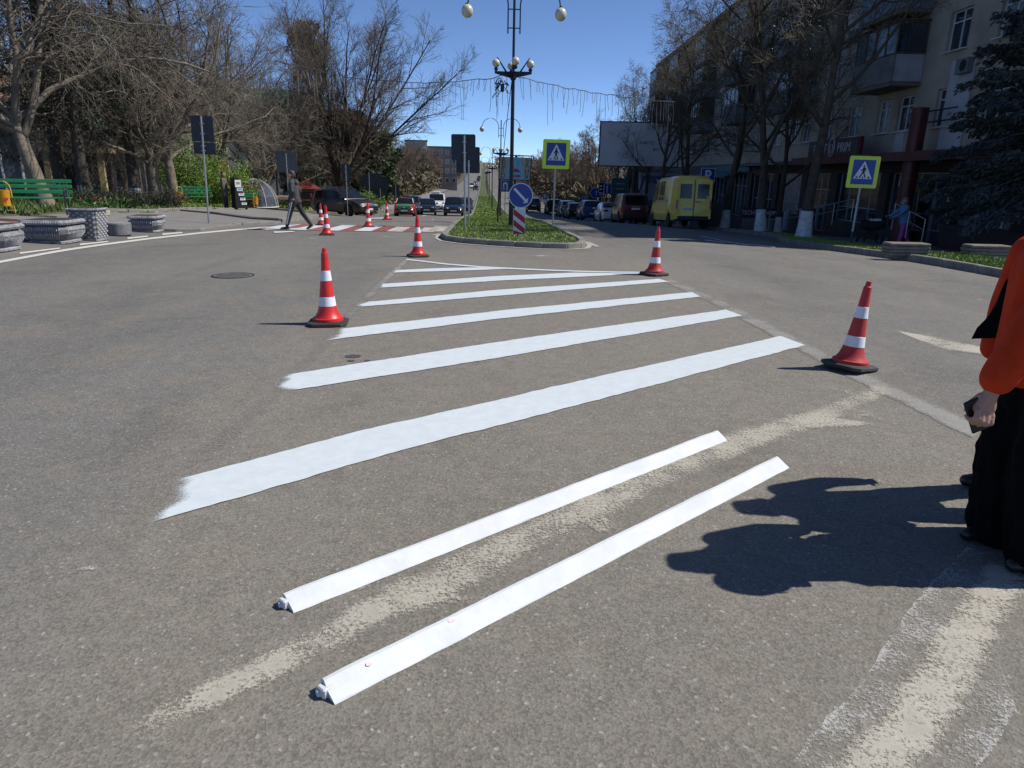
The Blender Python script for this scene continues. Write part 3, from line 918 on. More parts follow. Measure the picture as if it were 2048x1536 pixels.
def tub(px, py, W, D, H, rz, lab, name='stone_planter'):
    """rectangular tub with a rope rim and bulging fluted sides"""
    x, y = at(px, py)
    root = thing(name, lab, 'planter', (x, y, g(x, y)), rz, 'stone planters closing the side street')
    hx, hy = W / 2, D / 2
    c = min(hx, hy) * .22
    prof = [(0, .80), (.10, .80), (.105, .76), (.22, .86), (.40, .97), (.60, 1.0), (.70, .95), (.73, .86), (.76, .86)]
    loft8([sq_ring(hx * k, hy * k, c * k, H * z) for z, k in prof]).build('body', STONE_DK, root)
    def hw_at(z):
        for (a, p), (b, q) in zip(prof, prof[1:]):
            if a <= z <= b: return p + (q - p) * (z - a) / max(1e-6, b - a)
        return .86
    # flutes: single raised ribs
    zz = [.16, .28, .42, .56, .66, .70]
    for ax, ln, off, cnt in ((0, hx, hy, max(5, int(W / .062))), (1, hy, hx, max(5, int(D / .062)))):
        for sgn in (-1, 1):
            for i in range(cnt):
                t = (i + .5) / cnt * 2 - 1
                pts = []
                for z in zz:
                    k = hw_at(z)
                    a_ = t * (ln * k - c * .9)
                    b_ = sgn * (off * k + .004)
                    pts.append((a_, b_, H * z) if ax == 0 else (b_, a_, H * z))
                MB().tube(pts, [.006, .012, .015, .015, .012, .006], 6).build('rib', STONE_RIB, root, smooth=True)
    loft8([sq_ring(hx * .93, hy * .93, c, H * .77), sq_ring(hx * 1.03, hy * 1.03, c, H * .80), sq_ring(hx * 1.05, hy * 1.05, c, H * .87), sq_ring(hx * 1.03, hy * 1.03, c, H * .93), sq_ring(hx * .98, hy * .98, c, H * .97)]).build('rim', STONE_P, root)
    rope = MB()
    for ax, ln, off in ((0, hx, hy), (1, hy, hx)):
        cnt = int(2 * ln / .06)
        for sgn in (-1, 1):
            for i in range(cnt):
                t = (i + .5) / cnt * 2 - 1
                p = (t * (ln * 1.03 - c), sgn * (off * 1.05 + .004), H * .87)
                p = p if ax == 0 else (p[1], p[0], p[2])
                rope.ball(p, .014, 6, 4, 1.8)
    tag(rope.build('rope_moulding', STONE_RIB, root, smooth=True), kind='stuff')
    loft8([sq_ring(hx * .9, hy * .9, c, H * .95), sq_ring(hx * .9, hy * .9, c, H * .975)]).build('soil', SOIL, root)
    loft8([sq_ring(hx * .84, hy * .84, c * .8, .001), sq_ring(hx * .84, hy * .84, c * .8, H * .08), sq_ring(hx * .8, hy * .8, c * .8, H * .12)]).build('plinth', STONE_P, root)
    return root
tub(112, 484, .98, .98, .52, .04, 'large square stone planter with fluted sides beside the basket-weave one')
tub(-12, 500, .86, .86, .52, .04, 'fluted stone planter cut by the left picture edge')
tub(297, 463, .78, .74, .46, .04, 'smaller fluted stone planter, farthest right in the planter row')
# tall basket-weave planter
x, y = at(183, 480)
bw = thing('woven_planter', 'tall square planter with a basket-weave surface', 'planter', (x, y, g(x, y)), .06, 'stone planters closing the side street')
hb, ht, HH = .265, .31, .70
loft8([sq_ring(hb, hb, .05, .04), sq_ring(ht, ht, .055, HH)]).build('body', STONE_DK, bw)
loft8([sq_ring(hb + .03, hb + .03, .05, 0), sq_ring(hb + .03, hb + .03, .05, .05)]).build('plinth', STONE_P, bw)
loft8([sq_ring(ht + .035, ht + .035, .06, HH - .01), sq_ring(ht + .05, ht + .05, .06, HH + .02), sq_ring(ht + .03, ht + .03, .06, HH + .045)]).build('rim', STONE_P, bw)
loft8([sq_ring(ht - .02, ht - .02, .06, HH + .04), sq_ring(ht - .02, ht - .02, .06, HH + .05)]).build('soil', SOIL, bw)
weave = MB().box((0, 0, 0), (.066, .03, .05), bev=.014).mesh('weave', STONE_RIB)
for face in range(4):
    for r in range(11):
        z = .085 + r * .056
        hw = hb + (ht - hb) * (z / HH)
        for cidx in range(7):
            if (r + cidx) % 2: continue
            t = -hw + .05 + cidx * (2 * hw - .1) / 6
            o = obj('weave_strand', weave, bw)
            a = face * math.pi / 2
            lx, ly = t, -(hw + .004)
            o.location = (lx * math.cos(a) - ly * math.sin(a), lx * math.sin(a) + ly * math.cos(a), z)
            o.rotation_euler = (0, 0, a)
# low drum
x, y = at(240, 471)
dr = thing('concrete_drum', 'low dark round concrete block between two planters', 'block', (x, y, g(x, y)))
MB().lathe([(.255, 0), (.285, .03), (.295, .30), (.28, .325), (.24, .33)], 22).build('body', STONE_DK, dr, smooth=True, angle=30)
MB().lathe([(.001, .334), (.23, .334), (.24, .328)], 22, cap=False).build('top', STONE_P, dr)
# old stone block on the pavement behind
x, y = at(190, 428.5, .1)
blk = thing('stone_block', 'weathered pale stone block lying behind the basket-weave planter', 'block', (x, y, g(x, y) + .06), .1)
b_ = MB()
b_.box((0, 0, .085), (.84, .3, .17), bev=.02)
b_.build('slab', M('old_stone', (.42, .36, .27), .9, var=.4, scale=6, bump=.6, bscale=20, col2=(.24, .2, .15)), blk)
for i in range(5):
    MB().box((-.34 + i * .17, -.152, .085), (.012, .01, .15)).build('groove', M('groove', (.2, .17, .13), .9), blk)

# ------------------------------------------------------------------ benches and litter bins
GREEN_P = M('green_paint', (.012, .215, .072), .45, var=.15, scale=6, bump=.08, bscale=20)
BLK = M('black_metal', (.012, .012, .014), .5, .2, var=.1)
def make_bench():
    root = thing('park_bench', 'x', 'bench', group='green slatted park benches')
    W = 1.75
    tilt = R(14)
    for k, z in enumerate((.60, .74, .88)):
        MB().box((0, .20 + (z - .45) * math.tan(tilt), z), (W, .03, .095), bev=.008).build('back_slat', GREEN_P, root)
    for k in range(3):
        MB().box((0, -.20 + k * .145, .45), (W, .12, .035), bev=.008).build('seat_slat', GREEN_P, root)
    for sx in (-.74, .74):
        m = MB()
        m.bar((sx, -.27, 0), (sx, -.24, .62), .022)
        m.bar((sx, .24, 0), (sx, .17, .45), .022)
        m.bar((sx, .17, .43), (sx, .33, .93), .02)
        m.bar((sx, -.27, .425), (sx, .22, .425), .02)
        m.bar((sx, -.26, .62), (sx, .24, .64), .02)
        m.build('leg_frame', BLK, root)
    return root
b0 = make_bench()
def put(o, x, y, z, rz, lab):
    o.location = (x, y, z); o.rotation_euler = (0, 0, rz); o['label'] = lab
    return o
bx, by = at(78, 430, .1)
put(b0, bx, by, g(bx, by) + .105, R(20), 'green slatted park bench, nearest, at the left edge').scale = (1.05, 1.05, 1.1)
x, y, z = gp(388, 37); put(copy_tree(b0), x, y, z + .105, R(24), 'green slatted park bench in front of the bright green shrub').scale = (1, 1, 1.05)
x, y, z = gp(497, 47); put(copy_tree(b0), x, y, z + .11, R(28), 'green slatted park bench, farthest, right of the leaflet stand').scale = (1, 1, 1.1)
YEL = M('yellow_paint', (.62, .31, .012), .45, var=.15, scale=8, col2=(.50, .24, .012))
YELP = M('yellow_tube', (.55, .33, .08), .5, var=.2, scale=10)
def make_bin(col, tubec):
    root = thing('litter_bin', 'x', 'litter bin', group='litter bins in hooped frames')
    MB().lathe([(.145, .22), (.15, .24), (.165, .66), (.17, .67)], 18).build('drum', col, root, smooth=True, angle=30)
    MB().lathe([(.001, .655), (.15, .66)], 18, cap=False).build('opening', BLK, root)
    pts = [(-.21, 0, 0), (-.20, 0, .35), (-.19, 0, .68)] + [(-.19 * math.cos(a), 0, .70 + .22 * math.sin(a)) for a in [math.pi * k / 10 for k in range(1, 10)]] + [(.19, 0, .68), (.20, 0, .35), (.21, 0, 0)]
    MB().tube(pts, .018, 8).build('hoop_frame', tubec, root, smooth=True)
    MB().bar((-.2, 0, .42), (-.15, 0, .42), .012).bar((.2, 0, .42), (.15, 0, .42), .012).bar((-.205, -.02, .10), (.205, -.02, .10), .012).build('pivot', tubec, root)
    MB().box((.06, -.162, .42), (.11, .006, .075)).build('sticker', M('red_sticker', (.55, .05, .03), .5), root)
    return root
n0 = make_bin(YEL, YELP)
x, y = at(14, 428, .1); put(n0, x, y, g(x, y) + .105, R(25), 'yellow litter bin in a hoop frame left of the nearest bench')
x, y, z = gp(362, 36); put(copy_tree(n0), x, y, z + .105, R(60), 'yellow litter bin in a hoop frame left of the middle bench')
x, y, z = gp(512, 46); put(copy_tree(n0), x, y, z + .11, R(80), 'yellow litter bin in a hoop frame right of the farthest bench')
x, y, z = gp(773, 54.5); x = -9.95
n2 = make_bin(M('orange_paint', (.62, .17, .02), .5), M('orange_tube', (.5, .15, .03), .5))
put(n2, x, y, g(x, y) + .135, R(40), 'orange litter bin beside the red and green car')

# ------------------------------------------------------------------ road signs
ALU = M('galvanised_post', (.38, .39, .40), .45, .65, var=.12, scale=12)
SIGN_BACK = M('sign_back', (.045, .052, .064), .6, .35, var=.12, scale=6)
SIGN_GREY = M('sign_back_grey', (.13, .145, .165), .55, .3, var=.1, scale=4)
S_BLUE = M('sign_blue', (.008, .045, .30), .35, var=.06, scale=8)
S_WHITE = M('sign_white', (.70, .71, .73), .4, var=.06, scale=8)
S_BLACK = M('sign_black', (.008, .008, .01), .5, var=.05)
S_RED = M('sign_red', (.42, .012, .02), .4, var=.08, scale=8)
S_LIME = M('sign_lime', (.70, .92, .02), .35, var=.04, scale=8)
S_LIME2 = M('sign_lime_faded', (.62, .80, .08), .4, var=.06, scale=8)
def rrect(w, h, r, n=5):
    P = []
    for cx, cy, a0 in ((w / 2 - r, h / 2 - r, 0), (-w / 2 + r, h / 2 - r, 90), (-w / 2 + r, -h / 2 + r, 180), (w / 2 - r, -h / 2 + r, 270)):
        for k in range(n + 1):
            a = R(a0 + 90 * k / n)
            P.append((cx + r * math.cos(a), cy + r * math.sin(a)))
    return P
def board(root, name, poly, y, d, z, mat, x=0.0):
    """plate with its front face towards -y at depth y, d thick"""
    return MB().prism([(px, pz) for px, pz in poly], d, (x, y + d, z), (1, 0, 0), (0, 0, 1)).build(name, mat, root)
def scaled(P, s, dx=0, dy=0):
    return [(a * s + dx, b * s + dy) for a, b in P]
def stroke(a, b, w):
    a, b = Vector(a), Vector(b)
    d = (b - a).normalized()
    n = Vector((-d.y, d.x)) * w / 2
    return [tuple(a - n), tuple(b - n), tuple(b + n), tuple(a + n)]
def circ(r, n=16, dx=0, dy=0):
    return [(dx + r * math.cos(2 * math.pi * k / n), dy + r * math.sin(2 * math.pi * k / n)) for k in range(n)]
def ped_sign(name, lab, x, y, H, size, lime, rz, tilt=0.0, post=ALU, boardw=1.0, lower=None, variant=0):
    root = thing(name, lab, 'road sign', (x, y, g(x, y) + .1), group='pedestrian crossing signs', rot=(0, tilt, rz))
    s = size
    zc = H - s / 2
    MB().bar((0, 0, -.1), (0, 0, H - .06), .028, 10).build('post', post, root)
    if lower:
        MB().bar((0, 0, -.09), (0, 0, .42), .031, 10).build('post_foot', lower, root)
    fy = -.045
    board(root, 'backing_board', rrect(s, s * 1.04, s * .05), fy, .014, zc, lime)
    board(root, 'blue_panel', rrect(s * .73, s * .80, .004, 2), fy - .003, .003, zc, S_BLUE)
    board(root, 'white_triangle', [(-s * .31, -s * .22), (s * .31, -s * .22), (0, s * .36)], fy - .006, .003, zc, S_WHITE)
    figs = [circ(s * .032, 12, .0 if variant else s * .0, s * .20)]
    if variant == 0:
        figs += [stroke((0, s * .16), (-.005 * s, -.02 * s), s * .07), stroke((-.01 * s, .0), (-.075 * s, -.185 * s), s * .036), stroke((.005 * s, .0), (.07 * s, -.185 * s), s * .036),
                 stroke((.02 * s, .14 * s), (.085 * s, .02 * s), s * .026), stroke((-.02 * s, .14 * s), (-.085 * s, .02 * s), s * .026)]
    else:
        figs += [stroke((.015 * s, s * .16), (.0, -.02 * s), s * .075), stroke((-.005 * s, .0), (-.11 * s, -.19 * s), s * .04), stroke((.01 * s, .0), (.085 * s, -.18 * s), s * .04),
                 stroke((.03 * s, .15 * s), (.075 * s, .08 * s), s * .03), stroke((.075 * s, .085 * s), (.055 * s, .02 * s), s * .026), stroke((.0, .13 * s), (-.09 * s, .03 * s), s * .028)]
    figs += [stroke((-.22 * s, -.20 * s), (-.175 * s, -.145 * s), s * .045), stroke((0, -.205 * s), (0, -.15 * s), s * .045), stroke((.22 * s, -.20 * s), (.175 * s, -.145 * s), s * .045)]
    for P in figs:
        board(root, 'pictogram', P, fy - .009, .003, zc, S_BLACK)
    for zz in (-.25, .25):
        MB().box((0, -.012, zc + zz * s), (.12, .04, .03)).build('clamp', ALU, root)
    return root
x, y, z = gp(1105, 24.6)
ped_sign('pedestrian_sign', 'bright lime-framed pedestrian crossing sign standing on the grass island', x, y, zat(1110, 280, 24.6) - z - .1, .90, S_LIME, R(-2), R(.8))
x, y, z = gp(1699, 21.0)
ped_sign('pedestrian_sign', 'paler lime-framed pedestrian crossing sign in the right grass strip', x, y, 2.55, .86, S_LIME2, R(-8), R(1.0), post=M('pale_post', (.42, .44, .46), .5, .3), lower=M('dark_post_foot', (.04, .045, .05), .6), variant=1)

def post_sign(name, lab, x, y, H, plates, rz=0, tilt=0, r=.03, group='road signs seen from behind', base=.1, post=None, py=-.03):
    root = thing(name, lab, 'road sign', (x, y, g(x, y) + base), group=group, rot=(0, tilt, rz))
    MB().bar((0, 0, -.12), (0, 0, H), r, 10).build('post', post or ALU, root)
    for nm, poly, zc, dx, mat in plates:
        board(root, nm, poly, .034, .012, zc, mat, dx)
    for nm, poly, zc, dx, mat in plates:
        for q in (-.25, .25):
            h = max(p[1] for p in poly)
            MB().box((0, .012, zc + q * 1.6 * h), (.13, .05, .03)).build('bracket', ALU, root)
    return root
# left double board
x, y = at(418, 447, .06)
px_m = F / np.dot(np.array([x, y, 0]) - CP, fw)
k = 1 / px_m
Hs = (447 - 250) * k * 1.03
post_sign('sign_back_double', 'two dark sign backs stacked on a grey post on the left pavement', x, y, Hs - .02, [('upper_plate', rrect(42 * k, 47 * k, .02), Hs - 24 * k, 0, SIGN_BACK), ('lower_plate', rrect(42 * k, 22 * k, .02), Hs - 60 * k, .03, SIGN_BACK)], R(0), R(1.6), base=.06)
x, y, z = gp(580, 40)
kk = 40 / 1400
Hs = zat(580, 306, 40) - z
post_sign('sign_back_square', 'square grey sign back on a post behind the walking person', x, y, Hs - .12, [('plate', rrect(1.1, 1.1, .02), Hs - .55, 0, SIGN_GREY)], 0, 0, base=.1)
x, y, z = gp(696, 41.5)
Hs = zat(693, 328, 41.5) - z - .1
post_sign('sign_back_round', 'round dark sign back above a plate on a thin post before the estate car', x, y, Hs - .05, [('round_plate', circ(.32, 28), Hs - .32, 0, SIGN_BACK), ('lower_plate', rrect(.55, .30, .02), Hs - .82, 0, SIGN_BACK)], base=.13, r=.022)
D = 55
x, y, z = gp(741, D)
Hs = zat(740, 346, D) - z - .1
post_sign('sign_back_arrow', 'dark arrow-shaped sign back on a thin post above the bright hedge', x, y, Hs, [('arrow_plate', [(-.75, 0), (-.28, .55), (.75, .55), (.75, -.55), (-.28, -.55)], Hs - .6, .1, SIGN_BACK)], base=.13, r=.028)
x, y, z = gp(762, D + 2)
Hs = zat(762, 352, D + 2) - z - .1
post_sign('sign_back_tall', 'tall rectangular dark sign back right of the arrow-shaped one', x, y, Hs, [('plate', rrect(1.15, 1.75, .02), Hs - .95, 0, SIGN_BACK)], base=.13, r=.028)
x, y, z = gp(779, 66)
Hs = zat(779, 368, 66) - z - .1
post_sign('street_board', 'small pale grey board on a thin post above the red and green car', x - .5, y, Hs, [('plate', rrect(.8, .45, .02), Hs - .22, -.3, SIGN_GREY)], base=.13, r=.02)
x, y, z = gp(837, 84)
Hs = zat(837, 370, 84) - z - .1
post_sign('far_road_sign', 'dark rectangular sign back on a post above the far parked cars', min(x, -10.0), y, Hs, [('plate', rrect(.9, 1.2, .02), Hs - .7, 0, SIGN_BACK)], base=.13, r=.028)
# two dark boards on the island
x, y, z = gp(930, 22.6)
kk = 22.6 / F
Hs = zat(929, 271, 22.6) - z - .1
post_sign('sign_back_island', 'large dark rounded sign back on the island, nearer of two', x, y, Hs, [('plate', rrect(.74, .76, .05), Hs - .34, -.03, SIGN_BACK)], R(0), R(-.4))
x, y, z = gp(938, 27.0)
Hs = zat(938, 296, 27.0) - z - .1
post_sign('sign_back_island', 'large dark rounded sign back on the island, farther of two', x, y, Hs, [('plate', rrect(.86, .92, .05), Hs - .42, -.02, SIGN_BACK)], R(0), R(-.4))
# keep-right disc and striped plate
x, y, z = gp(1036, 19.6)
kr = thing('keep_right_sign', 'round blue sign with white diagonal arrow above a red and white striped plate', 'road sign', (x, y, z + .1), group='road signs facing the camera')
kk = 19.6 / F
zc = zat(1040, 391, 19.6) - z - .1
MB().bar((0, 0, -.1), (0, 0, zc + .1), .028, 10).build('post', ALU, kr)
MB().bar((.0, -.0, -.1), (.0, 0, .20), .034, 8).build('post_foot', M('rusty_post', (.28, .2, .10), .8, .2, var=.4, scale=20), kr)
MB().prism(circ(23.5 * kk, 36), .012, (.05, -.034, zc)).build('disc_rim', S_WHITE, kr)
MB().prism(circ(21.8 * kk, 36), .003, (.05, -.047, zc)).build('disc', S_BLUE, kr)
d_ = 16.5 * kk
a0, a1 = Vector((-d_ * .78, d_ * .78)), Vector((d_ * .55, -d_ * .55))
dn = (a1 - a0).normalized(); nn = Vector((-dn.y, dn.x))
tip = Vector((d_ * .80, -d_ * .80)); hb_ = .066
P = [a0 + nn * .032, a0 - nn * .032, a1 - nn * .032, a1 - nn * .105, tip, a1 + nn * .105, a1 + nn * .032]
MB().prism([tuple(p) for p in reversed(P)][::-1], .003, (.05, -.0505, zc)).build('arrow', S_WHITE, kr)
zt, zb = zat(1038, 417, 19.6) - z - .1, zat(1038, 468, 19.6) - z - .1
wd = 24 * kk
MB().prism(rrect(wd, zt - zb, .01, 2), .012, (.02, -.034, (zt + zb) / 2)).build('striped_plate', S_WHITE, kr)
hh = zt - zb
for q in range(3):
    y1 = hh / 2 - .005 - q * .285
    lo, hi = -hh / 2 + .006, hh / 2 - .006
    s_ = .24
    P = [(-wd / 2 + .012, y1), (-wd / 2 + .012, y1 - .16), (wd / 2 - .012, y1 - .16 - s_), (wd / 2 - .012, y1 - s_)]
    P = [(a, min(hi, max(lo, b))) for a, b in P]
    if abs(P[0][1] - P[1][1]) < .01 and abs(P[2][1] - P[3][1]) < .01: continue
    MB().prism(P, .003, (.02, -.0475, (zt + zb) / 2)).build('red_stripe', S_RED, kr)
# prisms look towards -y: check by building them with outline in (x, z)

def blue_panel(name, lab, x, y, zc, w, h, arrows, post_h=True, base=.1, shape=None, col=None):
    z = g(x, y) + base
    root = thing(name, lab, 'road sign', (x, y, z), group='road signs facing the camera')
    if post_h: MB().bar((0, 0, -.1), (0, 0, zc + h / 2), .03, 8).build('post', ALU, root)
    MB().prism(shape or rrect(w, h, .03), .012, (0, -.034, zc)).build('plate', S_WHITE, root)
    MB().prism(scaled(shape, .94) if shape else rrect(w - .06, h - .06, .02), .003, (0, -.047, zc)).build('blue_field', col or S_BLUE, root)
    for P in arrows:
        MB().prism(P, .003, (0, -.0505, zc)).build('symbol', S_WHITE, root)
    return root
def arrow_up(dx, h, w=.07):
    return [(dx - w / 2, -h / 2), (dx + w / 2, -h / 2), (dx + w / 2, h * .2), (dx + w * 1.3, h * .2), (dx, h / 2), (dx - w * 1.3, h * .2), (dx - w / 2, h * .2)]
def Pmark(s):
    o_ = [(-.2 * s, -.36 * s), (-.06 * s, -.36 * s), (-.06 * s, -.08 * s), (.08 * s, -.08 * s), (.2 * s, .0), (.24 * s, .13 * s), (.2 * s, .26 * s), (.08 * s, .35 * s), (-.2 * s, .35 * s)]
    i_ = [(-.06 * s, .05 * s), (.06 * s, .05 * s), (.11 * s, .13 * s), (.06 * s, .22 * s), (-.06 * s, .22 * s)]
    return o_, i_
def P_sign(lab, x, y, zc, s, base=.1):
    o_, i_ = Pmark(s)
    r = blue_panel('parking_sign', lab, x, y, zc, s, s, [o_], base=base)
    MB().prism(i_, .003, (0, -.054, zc)).build('symbol_hole', S_BLUE, r)
    return r
x, y, z = gp(1396, 37.5); x += .25
P_sign('blue parking sign rising behind the yellow van', x, y, zat(1396, 350, 37.5) - z - .1, .75)
x, y, z = gp(1080, 92)
P_sign('small far blue parking sign by the right kerb', x + .6, y, zat(1080, 393, 92) - z - .1, .6)
x, y, z = gp(1094, 80)
ped_sign('pedestrian_sign', 'small far pedestrian crossing sign behind the parked cars', 11.9, 84, 2.1, .7, M('pale_frame', (.5, .55, .45), .5), 0)
x, y, z = gp(1141, 75)
blue_panel('lane_sign', 'blue arrow-ended lane sign with white arrows over the parked cars', 11.9, y, zat(1141, 383, 75) - z - .05, 1.2, .75, [arrow_up(-.1, .5), arrow_up(.28, .5)], shape=[(-.85, 0), (-.5, .5), (.65, .5), (.65, -.5), (-.5, -.5)])
x, y, z = gp(1187, 68)
blue_panel('lane_sign', 'rectangular blue lane sign with two white up arrows', 11.95, y, zat(1187, 377, 68) - z - .05, 1.15, .95, [arrow_up(-.26, .7), arrow_up(.26, .7)])
x, y, z = gp(1155, 70)
r_ = blue_panel('dark_sign', 'small dark sign with four white marks above the parked cars', 11.9, 72, zat(1155, 371, 72) - z - .05, .75, 1.0, [rrect(.2, .12, .02) for _ in range(0)], col=S_BLACK)
for sx in (-.16, .16):
    for sz in (.14, -.16):
        MB().prism(rrect(.18, .12, .02), .003, (sx, -.051, zat(1155, 371, 72) - z - .05 + sz)).build('symbol', S_WHITE, r_)
x, y, z = gp(1000, 64)
u_turn = [[(-.16, -.3), (-.08, -.3), (-.08, .12), (-.16, .12)], [(.08, -.3), (.16, -.3), (.16, .12), (.08, .12)], [(-.16, .12), (.16, .12), (.11, .24), (-.11, .24)], [(-.24, -.15), (0, -.15), (-.12, -.36)]]
blue_panel('u_turn_sign', 'small blue turn-back sign on the island beyond the second lamp post', 1.55, 50, 2.1, .62, .8, u_turn)

# ------------------------------------------------------------------ car-wash advertising board on the island
x, y, z = gp(1000, 27.6)
FRAME = M('dark_frame', (.03, .03, .034), .6, .3)
ab = thing('advert_board', 'hand-painted car-wash advertising board with Cyrillic letters on the island', 'advertising board', (0, 27.6, z + .1))
xl, xr = gp(994, 27.6)[0], gp(1056, 27.6)[0]
zt, zb = zat(1026, 309, 27.6) - z - .1, zat(1026, 358, 27.6) - z - .1
cx, cz, W_, H_ = (xl + xr) / 2, (zt + zb) / 2 - .03, xr - xl, zt - zb
tl = R(-1.2)
ab.location = (cx, 27.6, z + .1); ab.rotation_euler = (0, R(1.5), R(-6))
fm = MB()
for sx in (-1, 1): fm.box((sx * W_ / 2, 0, cz), (.035, .05, H_ + .04))
for sz in (-1, 1): fm.box((0, 0, cz + sz * H_ / 2), (W_ + .035, .048, .035))
fm.build('frame', FRAME, ab)
MB().bar((-W_ / 2 + .02, .03, -.1), (-W_ / 2 + .02, .03, cz + H_ / 2), .03, 8).build('post', FRAME, ab)
MB().bar((W_ * .02, .05, -.1), (W_ * .02, .05, cz + H_ / 2), .045, 8).build('post', FRAME, ab)
MB().box((0, 0, cz - .03), (W_ - .03, .02, H_ - .07)).build('panel', M('board_drab', (.40, .37, .29), .7, var=.3, scale=5, col2=(.28, .27, .23)), ab)
hh = H_ * .45
MB().prism([(-W_ * .30, -hh), (W_ * .33, -hh), (W_ * .17, hh), (-W_ * .18, hh)], .003, (0, -.011, cz - .03)).build('sky_field', M('board_blue', (.20, .42, .60), .6, var=.25, scale=6, col2=(.15, .32, .48)), ab)
BT = M('board_letters', (.035, .035, .05), .7)
def txt_on(parent, s, size, x, y, z, mat, ext=.003, sx=1.0, rx=90):
    return text_mesh('lettering', s, size, mat, parent, Matrix.Translation((x, y, z)) @ Matrix.Rotation(R(rx), 4, 'X'), ext, sx=sx)
for col, xx, s in ((0, -W_ * .37, 'АВТО'), (1, W_ * .38, 'БАНЯ')):
    for i, ch in enumerate(s):
        txt_on(ab, ch, H_ * .27, xx, -.013, cz - .03 + H_ * (.34 - .22 * i), BT)
MB().prism([(-.20, -.045), (-.16, .03), (-.06, .035), (0, .08), (.1, .07), (.14, .02), (.22, -.01), (.2, -.05)], .003, (0, -.016, cz - H_ * .12)).build('painted_car', S_RED, ab)
MB().prism([(-.2, -.03), (.1, -.03), (.1, -.06), (.24, 0), (.1, .06), (.1, .03), (-.2, .03)], .003, (.02, -.016, cz - H_ * .34)).build('painted_arrow', S_RED, ab)
rd = random.Random(2)
for i in range(14):
    MB().lathe([(.001, 0), (.012, 0)], 6, cap=False).build('painted_drop', S_WHITE, ab, loc=(rd.uniform(-.18, .2), -.0165, cz + rd.uniform(0, .42) * H_ - .02), rot=(R(90), 0, 0))

# ------------------------------------------------------------------ billboard on the right
x, y, z = gp(1268, 54)
bb = thing('billboard', 'large blank grey billboard on a dark post behind the parked cars', 'billboard', (x, 54, z + .1), R(-3))
w_, h_ = 155 * 54 / F * .99, 82 * 54 / F
zc = zat(1268, 289, 54) - z - .1
MB().box((0, 0, zc), (w_, .18, h_)).build('casing', FRAME, bb)
MB().box((0, -.095, zc), (w_ - .16, .012, h_ - .16)).build('poster_panel', M('blank_poster', (.60, .60, .64), .7, var=.16, scale=.8, col2=(.50, .50, .55)), bb)
PT = M('poster_print', (.10, .10, .16), .7)
txt_on(bb, 'мыло', .42, .55, -.104, zc + .15, PT); txt_on(bb, 'ком', .42, 2.2, -.104, zc + .15, PT); txt_on(bb, 'не без', .38, 1.6, -.104, zc - .3, PT)
MB().bar((-.2, .1, -.2), (-.2, .1, zc), .16, 12).build('post', FRAME, bb)
MB().bar((.75, .1, -.2), (.75, .1, zc), .12, 12).build('post', FRAME, bb)

# ------------------------------------------------------------------ lamp posts on the island
POLE = M('lamp_pole', (.018, .022, .032), .45, .4, var=.15, scale=8)
GLOBE = M('opal_globe', (.62, .58, .44), .3, var=.10, scale=3, col2=(.52, .48, .37))
def make_lamp():
    root = thing('street_lamp', 'x', 'street lamp', group='tall lamp posts along the island')
    MB().tube([(0, 0, -.2), (0, 0, .9), (0, 0, 4.88)], [.075, .07, .058], 12).build('pole', POLE, root, smooth=True)
    MB().tube([(0, 0, 4.88), (0, 0, 7.55)], [.045, .04], 10).build('upper_pole', POLE, root, smooth=True)
    MB().lathe([(.075, 4.78), (.10, 4.82), (.10, 4.98), (.06, 5.04)], 12).build('collar', POLE, root)
    for a in range(4):
        an = math.pi / 2 * a + .05
        c, s = math.cos(an), math.sin(an)
        arm = MB().prism([(.05, 4.84), (.62, 4.98), (.62, 5.05), (.05, 5.05)], .05, (-s * -.025, c * -.025, 0), (c, s, 0), (0, 0, 1)).build('arm', POLE, root)
        MB().lathe([(.03, 5.05), (.055, 5.08), (.075, 5.12), (.05, 5.14), (.045, 5.18)], 10, (c * .58, s * .58, 0)).build('lamp_holder', POLE, arm)
        MB().ball((c * .58, s * .58, 5.29), .13, 18, 12).build('globe', GLOBE, arm, smooth=True)
        if a in (0, 2):
            f = MB().prism([(.2, 5.04), (.27, 5.04), (.56, 5.48), (.53, 5.48)], .03, (-s * -.015, c * -.015, 0), (c, s, 0), (0, 0, 1)).build('fin', POLE, root)
    for sx in (-1, 1):
        pts = [(sx * .20, 0, 6.2), (sx * .20, 0, 7.05)]
        for k in range(1, 13):
            a = math.pi - math.pi * k / 12
            pts.append((sx * (.86 + .66 * math.cos(a)), 0, 7.05 + .62 * math.sin(a)))
        pts.append((sx * 1.54, 0, 7.06))
        arm = MB().tube(pts, .022, 8).build('curved_arm', POLE, root, smooth=True)
        MB().lathe([(.02, 7.08), (.075, 7.04), (.085, 7.0)], 10, (sx * 1.54, 0, 0)).build('lamp_holder', POLE, arm)
        MB().ball((sx * 1.54, 0, 6.83), .19, 20, 14, 1.1).build('globe', GLOBE, arm, smooth=True)
    for z in (6.37, 6.93):
        MB().bar((-.20, 0, z), (.20, 0, z), .018).build('rung', POLE, root)
    return root
lamp = make_lamp()
x, y, z = gp(1021, 25.5)
lamp.location = (x, y, z + .1); lamp.rotation_euler = (0, 0, R(2)); lamp['label'] = 'nearest tall dark lamp post with opal globes, on the island front'
LY = [(60, 1.45, 'second tall lamp post with curved arms along the island'), (97, 1.25, 'third tall lamp post along the island, beside the advertising board'), (134, 1.2, 'fourth lamp post along the island'),
      (171, 1.2, 'fifth lamp post along the island'), (208, 1.2, 'sixth lamp post far along the island'), (245, 1.2, 'seventh lamp post far along the island'), (282, 1.2, 'eighth, farthest lamp post along the island')]
for (yy, xx, lab) in LY:
    o = copy_tree(lamp)
    o.location = (xx, yy, g(xx, yy) + .1); o.rotation_euler = (0, 0, R(2)); o['label'] = lab
